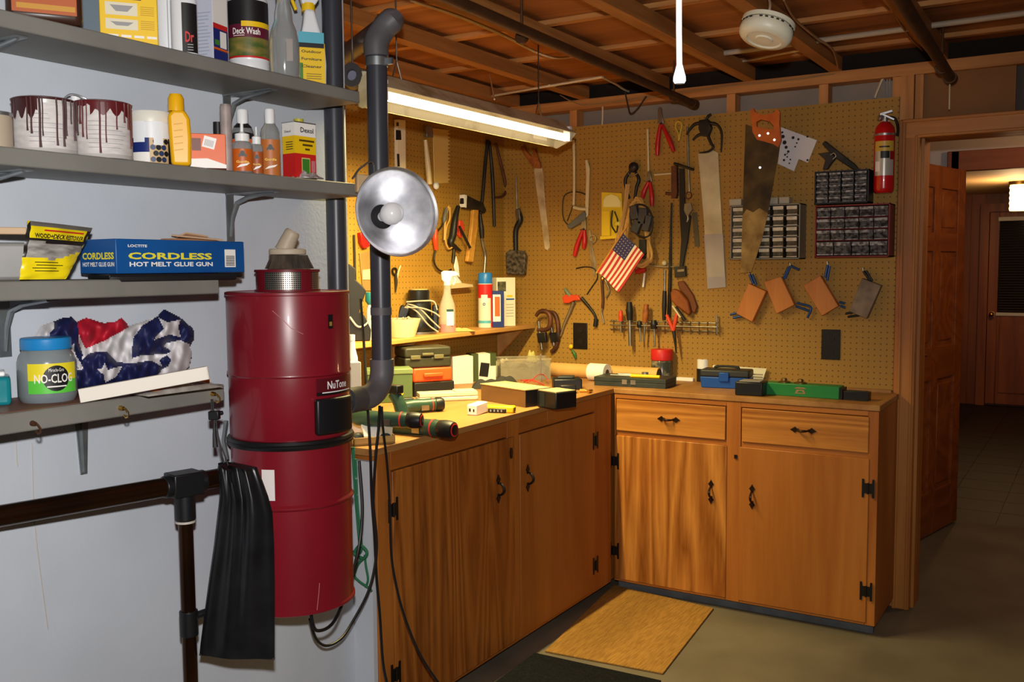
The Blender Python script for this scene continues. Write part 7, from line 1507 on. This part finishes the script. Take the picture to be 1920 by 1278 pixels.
b = MB(BGR); b.tube(spline([(0.012, 0, h+0.02), (0.04, 0.0, h+0.01), (0.052, -0.004, h-0.03), (0.05, -0.01, h-0.06)], 5), 0.006, 8); b.build('hose', t)
b = MB(STEEL); b.lathe([(r+0.001, h*0.80), (r+0.0025, h*0.80), (r+0.0025, h*0.83), (r+0.001, h*0.83)], 32); b.box((0, r+0.01, h*0.7), (0.03, 0.02, 0.2)); b.build('wall_bracket', t)
# wooden hand clamps
BLU = PM('rod_blue', (50, 78, 130), 0.35, 0.5); WBK = wood('clamp_maple', (206, 132, 66), (180, 104, 46), 'Y', 5, 0.5, 3); WBG = PM('clamp_weathered', (150, 128, 104), 0.6, c2=(112, 94, 76), sc=16)
def hclamp(label, poly, mat, rods, mr):
    cx = sum(p[0] for p in poly)/4; cy = sum(p[1] for p in poly)/4
    parts = [('block', mat, 'P', poly, 0.016, 0.056, 0.003)]
    for l in rods: parts.append(('rod', mr, 'T', l, 2.3, 0.034)); 
    parts.append(('peg_hook', STL, 'T', [rods[0][0], (rods[0][0][0]-1, rods[0][0][1]-6)], 1.6, 0.02))
    return wt('B', 'corner_clamp', label, 'clamp', (cx, cy), parts, 'wood clamps under the small-parts cabinets', 0.002)
hclamp('leftmost orange wood clamp with dark blue rods, hung askew under the grey cabinet', [(1406, 531), (1439, 546), (1413, 603), (1383, 587)], WBK, [[(1403, 514), (1410, 532)], [(1408, 514), (1416, 534)], [(1367, 590), (1390, 584)], [(1372, 596), (1394, 592)]], BLU)
hclamp('orange wood clamp with blue rods at top and right, second from the left', [(1435, 528), (1467, 518), (1492, 571), (1458, 588)], WBK, [[(1480, 499), (1470, 522)], [(1476, 500), (1466, 524)], [(1492, 568), (1518, 576), (1512, 596)], [(1490, 574), (1516, 583)], [(1480, 498), (1497, 506)]], BLU)
hclamp('orange wood clamp with blue rods between the other orange one and the grey one', [(1508, 535), (1540, 516), (1574, 573), (1543, 592)], WBK, [[(1550, 496), (1545, 520)], [(1554, 498), (1549, 526)], [(1572, 566), (1582, 569)], [(1574, 573), (1583, 577)]], BLU)
hclamp('weathered grey wood clamp with black rods, rightmost of the hanging clamps', [(1618, 521), (1654, 535), (1627, 597), (1594, 583)], WBG, [[(1617, 508), (1630, 526)], [(1622, 507), (1634, 527)], [(1584, 588), (1606, 584)], [(1588, 594), (1610, 591)]], BGR)
# outlets
def outlet(label, px0, px1, py0, py1, n):
    F = FB((px0+px1)/2, (py0+py1)/2, 0.0005); s = mpp(F.translation); w, h = (px1-px0)*s*1.0, (py1-py0)*s; w = 0.082; h = 0.135
    t = thing('outlet', label, 'outlet', F, 'black wall outlets')
    b = MB(col('outlet_black', (22, 16, 14), 0.4)); b.bb((-w/2, -h/2, 0), (w/2, h/2, 0.006)); b.build('cover_plate', t, bev=0.002)
    b = MB(col('outlet_face', (34, 26, 24), 0.35))
    for z in (0.030, -0.030): b.lathe([(0, 0.006), (0.017, 0.006), (0.017, 0.009), (0, 0.009)], 24, Matrix.Translation((0, z, 0)), sy=0.85)
    b.build('socket', t)
    b = MB(col('outlet_slot', (8, 6, 6), 0.6))
    for z in (0.030, -0.030):
        for x in (-0.006, 0.006): b.bb((x-0.001, z-0.001, 0.009), (x+0.001, z+0.008, 0.0094))
        b.cyl((0, z-0.008, 0.009), (0, z-0.008, 0.0094), 0.0025, n=10)
    b.build('slot', t)
outlet('black wall outlet near the room corner above the cardboard tube', 1073, 1104, 604, 655, 0)
outlet('black wall outlet on the right above the green case', 1538, 1578, 618, 673, 0)
# wire rack and what hangs in it
wt('B', 'tool_rack', 'long wire screwdriver rack fixed low on the back pegboard', 'rack', (1244, 612), [('rail', STL, 'T', [(1143, 602), (1343, 606)], 1.5, 0.035), ('rail', STL, 'T', [(1143, 609), (1343, 613)], 1.5, 0.050), ('rail', STL, 'T', [(1143, 616), (1343, 621)], 1.2, 0.01)]+[('cross_wire', STL, 'T', [(x, 600+(x-1143)*0.02), (x, 622+(x-1143)*0.025)], 1.1, [0.05, 0.004]) for x in range(1150, 1345, 16)]+[('end_hook', STL, 'T', [(1343, 590), (1344, 626)], 1.6, 0.02)])
def sdriver(label, hx, y0, y1, y2, mat, rh, x2=None, sh=1.8, grp='screwdrivers and chisels in the wire rack'):
    x2 = hx if x2 is None else x2; xm = hx+(x2-hx)*(y1-y0)/(y2-y0)
    wt('B', 'screwdriver', label, 'screwdriver', (hx, y1), [('handle', mat, 'T', [(hx, y0), (hx+(xm-hx)*0.5, (y0+y1)/2), (xm, y1)], [rh*0.7, rh, rh*0.8], 0.042), ('shaft', STL, 'T', [(xm, y1), (x2, y2)], sh, 0.042)], grp, hold=True)
sdriver('dark-handled chisel with a wide blade, leftmost tall handle in the wire rack', 1180, 566, 600, 648, BGR, 7, 1182, 3.6)
sdriver('wood-handled screwdriver standing in the middle of the wire rack', 1212, 570, 604, 640, HND, 6, 1207)
sdriver('orange-ringed short screwdriver at the left of the wire rack', 1164, 582, 602, 622, ORR, 4.5)
sdriver('long black-handled screwdriver with a bright upright shaft', 1245, 600, 545, 506, BGR, 4.6, 1247, 2.2)
sdriver('screwdriver with a round black knob left of the dark one in the wire rack', 1199, 602, 614, 640, BGR, 5.5, 1201, 1.6)
sdriver('screwdriver with a large round black knob mid rack', 1226, 600, 616, 650, BGR, 7, 1228, 1.8)
wt('B', 'pliers', 'orange-handled long-nose pliers in the wire rack', 'pliers', (1261, 606), [('handle', ORR, 'T', [(1250, 590), (1256, 604), (1262, 620)], [3, 4, 3], 0.045), ('handle', ORR, 'T', [(1269, 588), (1266, 604), (1263, 620)], [3, 4, 3], 0.045), ('jaw', DST, 'T', [(1263, 620), (1266, 640), (1268, 662)], [3.4, 2.6, 1.2], 0.045)], hold=True)
wt('B', 'file', 'slim cream and black file leaning right of the orange pliers', 'file', (1272, 590), [('shaft', CRM, 'T', [(1261, 573), (1276, 595)], 2.0, 0.05), ('handle', BGR, 'T', [(1267, 575), (1284, 600)], 2.8, 0.044)], hold=True)
wt('B', 'leather_mitt', 'brown leather tool pouch hanging under the bar clamp', 'pouch', (1282, 565), [('pouch', PM('leather', (150, 78, 26), 0.45, c2=(120, 58, 18), sc=12), 'P', [(1259, 548), (1264, 540), (1276, 545), (1292, 564), (1297, 585), (1294, 592), (1284, 584), (1268, 572), (1260, 562)], 0.02, 0.05, 0.008), ('flap', PM('leather_dark', (110, 56, 24), 0.5), 'P', [(1270, 528), (1282, 526), (1300, 552), (1308, 574), (1304, 588), (1297, 585), (1290, 560), (1274, 542)], 0.008, 0.026, 0.006)])
wt('B', 'long_bit', 'tall dark auger rod standing behind the wire rack', 'rod', (1254, 500), [('rod', DST, 'T', [(1257, 380), (1255, 450), (1254, 520), (1252, 596)], [1.6, 2.2, 3.0, 3.4], 0.02)])
wt('B', 'peg_bar', 'horizontal wire bar under the coiled cord', 'bar', (1235, 498), [('bar', STL, 'T', [(1203, 494), (1236, 500), (1276, 499)], 1.5, 0.03), ('knob', CRM, 'D', [(1242, 493)], 5, 0.03)])
wt('B', 'peg_bar', 'horizontal wire bar right of the short red pliers', 'bar', (1245, 326), [('bar', CRM, 'T', [(1224, 327), (1262, 324)], 1.8, 0.02)])
wt('B', 'stubby_screwdriver', 'stubby screwdriver with a red handle and white shaft below the flag', 'screwdriver', (1200, 508), [('handle', RGR, 'T', [(1189, 510), (1198, 507), (1208, 505)], [4, 6, 4], 0.03), ('shaft', PAPER, 'T', [(1206, 512), (1203, 538)], 1.9, 0.03)])
wt('B', 'bolt_cutter', 'pliers-like cutter with an orange-red pivot and spread grey legs', 'cutter', (1076, 560),
   [('pivot', ORR, 'P', [(1056, 556), (1062, 552), (1084, 553), (1090, 562), (1078, 563), (1068, 568), (1058, 568)], 0.008, 0.03, 0.003), ('leg', STL, 'T', [(1074, 566), (1066, 585), (1056, 608), (1049, 630)], [3.6, 3.4, 2.6, 1.8], 0.02), ('leg', DST, 'T', [(1088, 558), (1100, 572), (1112, 588), (1116, 600)], [3.4, 3.0, 2.6, 2.6], 0.02), ('jaw', col('jaw_green', (110, 124, 96), 0.4), 'T', [(1068, 556), (1060, 546), (1057, 540)], [4, 3.4, 2], 0.02), ('tip', BGR, 'T', [(1116, 598), (1114, 612)], 4.2, 0.02)])
for k, dx in enumerate((0, 20)):
    wt('B', 'c_clamp', ('brown C-clamp hanging at the room corner, its jaw towards the shelf', 'second brown C-clamp hanging close behind the first by the room corner')[k], 'clamp', (1020+dx, 610),
       [('frame', BRW, 'T', [(1005+dx, 592), (1012+dx, 584), (1024+dx, 584), (1032+dx, 594), (1030+dx, 612), (1022+dx, 618), (1008+dx, 618)] if k == 0 else [(1024, 584), (1036, 588), (1042, 604), (1043, 632), (1038, 652), (1030, 660)], [3.2, 4.4, 4.6, 4.4, 3.6], 0.06-0.03*k), ('screw', STL, 'T', [(1010+dx, 602+k*10), (1012+dx, 624), (1016+dx, 655)], 2.4, 0.06-0.03*k), ('swivel', DST, 'P', [(1010+dx, 624), (1026+dx, 622), (1028+dx, 640), (1013+dx, 642)], 0.05-0.03*k, 0.075-0.03*k, 0.003)], 'C-clamps at the room corner', hold=(k == 0))
wt('B', 'compass', 'thin steel dividers with a red leg left of the rack', 'dividers', (1128, 530), [('leg', BRW, 'T', [(1126, 526), (1128, 560), (1127, 578)], 2.6, 0.02), ('leg', STL, 'T', [(1132, 524), (1140, 545), (1134, 558)], 1.6, 0.02), ('tip', STL, 'T', [(1127, 578), (1126, 588), (1130, 606)], 1.5, 0.02), ('hinge', BRASS, 'D', [(1127, 522)], 4.5, 0.02)])
wt('B', 'wire_twist', 'twisted thin wire hung between the snips and the flag', 'wire', (1106, 510), [('wire', DST, 'T', [(1078, 503), (1096, 500), (1112, 504), (1118, 520), (1106, 540), (1098, 552)], 1.2, 0.014)])
wt('B', 'yellow_tag', 'yellow and green plug tip dangling left of the corner outlet', 'plug', (1070, 652), [('tag', YEL, 'D', [(1069, 650)], 4.5, 0.014), ('stem', col('plug_green', (60, 110, 50), 0.4), 'T', [(1071, 656), (1076, 664), (1078, 672)], [2, 3.4, 2], 0.014)])
# ---- left pegboard
wt('L', 'spirit_level', 'white spirit level hanging upright behind the grey pipe', 'level', (751, 300), [('body', PM('level_white', (236, 224, 190), 0.4), 'P', [(742, 224), (757, 226), (759, 470), (744, 470)], 0.006, 0.026), ('vial', INK, 'P', [(745, 243), (754, 244), (755, 262), (745, 262)], 0.026, 0.029), ('vial', INK, 'P', [(747, 288), (751, 288), (752, 312), (748, 312)], 0.026, 0.029), ('vial', INK, 'P', [(746, 229), (750, 229), (750, 236), (746, 236)], 0.026, 0.029)])
teeth = []
for k in range(15): teeth += [(846, 244+k*6.6), (841, 244+k*6.6+3.3)]
wt('L', 'notched_trowel', 'cream notched trowel with teeth along one edge under the light', 'trowel', (825, 290), [('plate', PM('trowel_cream', (232, 196, 112), 0.4, 0.2), 'P', [(813, 240)]+teeth+[(845, 342), (816, 344)], 0.004, 0.007), ('handle', CRM, 'T', [(800, 262), (804, 300), (808, 345)], [3.4, 5.2, 5.0], 0.03), ('ferrule', STL, 'P', [(797, 236), (809, 238), (810, 258), (798, 257)], 0.02, 0.036), ('knob', WHTP, 'D', [(820, 348)], 7, 0.02)])
wt('L', 'pry_bar', 'long straight pry bar leaning left, first of the bars near the corner', 'bar', (912, 340), [('bar', DST, 'T', [(919, 262), (914, 310), (909, 370), (905, 400)], 3.4, 0.02)], 'bars near the corner')
wt('L', 'pry_bar', 'straight dark bar hanging upright, middle of the bars near the corner', 'bar', (929, 340), [('bar', DST, 'T', [(922, 264), (928, 340), (931, 424)], [2.6, 3.6, 3.0], 0.02)], 'bars near the corner')
wt('L', 'pry_bar', 'hooked brown bar bent back at its foot, nearest the corner', 'bar', (948, 340), [('bar', BRW, 'T', [(934, 268), (944, 310), (952, 345), (953, 358), (946, 368), (934, 370)], [2.4, 3.0, 3.4, 3.2, 2.6, 2.0], 0.02)], 'bars near the corner')
wt('L', 'hatchet', 'hatchet with a grey head and a yellow wooden handle', 'hatchet', (885, 400), [('handle', HNY, 'P', [(885, 393), (895, 393), (893, 430), (889, 460), (885, 492), (874, 490), (879, 455), (882, 430)], 0.012, 0.034, 0.005), ('head', DST, 'P', [(866, 366), (872, 366), (888, 374), (902, 380), (908, 394), (905, 400), (896, 394), (868, 391), (865, 380)], 0.010, 0.036, 0.003), ('poll', PAPER, 'P', [(865, 365), (870, 366), (869, 390), (865, 388)], 0.008, 0.038)])
wt('L', 'coping_saw', 'coping saw with an orange-red grip and thin bowed frame', 'saw', (840, 460), [('grip', ORR, 'T', [(823, 430), (822, 448), (824, 468)], [4, 5.4, 4], 0.03), ('frame', DST, 'T', [(822, 470), (820, 490), (828, 505), (842, 510), (852, 505)], 1.8, 0.03), ('blade', DST, 'T', [(826, 434), (836, 420), (842, 400), (844, 390)], 1.6, 0.03)])
wt('L', 'cord_bundle', 'bunched black and tan cords hung beside the hatchet', 'cord', (858, 420), [('black_cord', BGR, 'T', [(864, 386), (858, 410), (854, 440), (850, 455), (858, 462), (868, 470)], [4, 6, 7, 6, 4, 2.4], 0.03), ('black_cord', BGR, 'T', [(866, 424), (874, 440), (886, 464)], [2.4, 2.6, 2.6], 0.05), ('tan_cord', TAN, 'T', [(848, 388), (848, 410), (842, 425), (840, 450), (846, 466), (854, 462)], 1.6, 0.03), ('tan_cord', TAN, 'T', [(846, 386), (840, 410), (838, 450)], 1.8, 0.034), ('grey_cord', GRG, 'T', [(842, 390), (838, 410), (838, 420)], [3, 4, 2], 0.03)])
wt('L', 'red_clip', 'red trigger clip hanging between the cords and the hatchet handle', 'clip', (870, 430), [('clip', ORR, 'P', [(866, 412), (873, 414), (876, 428), (870, 446), (866, 440)], 0.03, 0.05, 0.003)])
wt('L', 'putty_knife', 'white-bladed putty knife hanging below the cords', 'knife', (858, 490), [('blade', PAPER, 'P', [(860, 480), (864, 498), (866, 520), (860, 515), (856, 500)], 0.02, 0.026), ('handle', DST, 'T', [(857, 464), (856, 480), (855, 492)], [2.4, 3.4, 3], 0.024)])
wt('L', 'brace', 'slim dark drill brace hanging below the first pry bar', 'brace', (910, 460), [('shaft', DST, 'T', [(906, 400), (909, 430), (910, 446)], [3, 5, 4], 0.03), ('crank', STL, 'T', [(909, 446), (912, 460), (916, 480), (914, 512)], [2.4, 3.2, 3, 2.4], 0.03)])
wt('L', 'snips', 'small dark shears hanging low on the left board behind the bench shelf', 'shears', (748, 520), [('handle', DST, 'O', [(745, 508)], 7, 0.02), ('handle', CRM, 'T', [(756, 498), (752, 510), (749, 525)], 1.6, 0.02), ('blade', DST, 'T', [(747, 514), (748, 530), (747, 548)], [3, 3, 1], 0.02)])
wt('L', 'hand_saw', 'tan-bladed hand saw with a red handle partly hidden by the grey pipe', 'saw', (686, 500), [('blade', PM('tan_blade', (176, 140, 86), 0.4, 0.4), 'P', [(676, 474), (698, 470), (700, 545), (682, 545)], 0.006, 0.009), ('handle', RGR, 'P', [(672, 436), (684, 434), (690, 462), (680, 466), (674, 456)], 0.004, 0.024, 0.003), ('tag', CRM, 'P', [(682, 506), (698, 504), (698, 524), (682, 524)], 0.010, 0.012)])
wt('L', 'long_rod', 'long thin dark rod standing at the left end of the left pegboard', 'rod', (671, 500), [('rod', DST, 'T', [(670, 440), (672, 520), (674, 590)], 2.2, 0.02)])
wt('L', 'trowel', 'white plastic float with a flat base hanging above the bench shelf', 'trowel', (862, 534), [('base', CRM, 'P', [(840, 533), (858, 530), (882, 533), (883, 538), (842, 541)], 0.02, 0.06, 0.002), ('handle', WHTP, 'P', [(844, 533), (846, 520), (858, 516), (862, 522), (868, 530)], 0.03, 0.05, 0.003)])
wt('B', 'long_bit', 'thin pale rod hanging above the black-handled brush', 'rod', (966, 370), [('rod', STL, 'T', [(965, 330), (966, 360), (967, 392)], 1.5, 0.014)])
wt('B', 'wire_brush', 'black-handled wire brush hanging near the corner', 'brush', (968, 440), [('handle', BGR, 'T', [(970, 392), (974, 412), (966, 432), (966, 470)], [4.5, 6, 5, 4.5], 0.02), ('ferrule', STL, 'P', [(966, 394), (974, 392), (976, 410), (970, 414)], 0.024, 0.036), ('head', PM('mesh_head', (120, 108, 92), 0.5, 0.4, c2=(50, 44, 38), sc=60), 'P', [(952, 474), (960, 468), (984, 470), (989, 480), (986, 515), (953, 513)], 0.01, 0.04, 0.003)])
# ================================================================ light
def lamp(name, typ, loc, energy, col, size=0.1, tgt=None, sy=None):
    l = bpy.data.lights.new(name, typ); o = bpy.data.objects.new(name, l); COL.objects.link(o); o.location = loc
    l.energy = energy; l.color = col
    if typ == 'AREA':
        l.size = size
        if sy: l.shape = 'RECTANGLE'; l.size_y = sy
    else: l.shadow_soft_size = size
    if tgt: o.rotation_euler = (Vector(tgt)-Vector(loc)).to_track_quat('-Z', 'Y').to_euler()
    return o
q = LAMP_AT
bench = lamp('bench_light', 'AREA', (q.x, (LY0+LY1)/2, q.y), 55, (1.0, 0.81, 0.34), LY1-LY0-0.08, sy=0.016)
bench.rotation_euler = (math.radians(14), 0, math.radians(90)); bench.data.spread = math.radians(154)
fl = lamp('camera_flash', 'SPOT', (0.0, 0.0, 1.66), 195, (1.0, 0.975, 0.94), 0.025, tgt=(-1.75, 2.0, 1.35))
fl.data.spot_size = math.radians(108); fl.data.spot_blend = 0.95
lamp('hall_lamp_glow', 'POINT', Vector((at(1912, 340, 2, 2.234).x, at(1912, 340, 2, 2.234).y-0.30, 1.98)), 20, (1.0, 0.66, 0.34), 0.08)
lamp('lobby_lamp', 'POINT', (0.35, 5.35, 2.2), 15, (1.0, 0.60, 0.28), 0.08)
W = bpy.data.worlds.new('world'); SC.world = W; W.use_nodes = True
W.node_tree.nodes['Background'].inputs[0].default_value = (1.0, 0.72, 0.48, 1); W.node_tree.nodes['Background'].inputs[1].default_value = 0.045
SC.view_settings.view_transform = 'Standard'; SC.view_settings.look = 'None'; SC.view_settings.gamma = 1; SC.view_settings.use_curve_mapping = False
SC.view_settings.exposure = 0.0
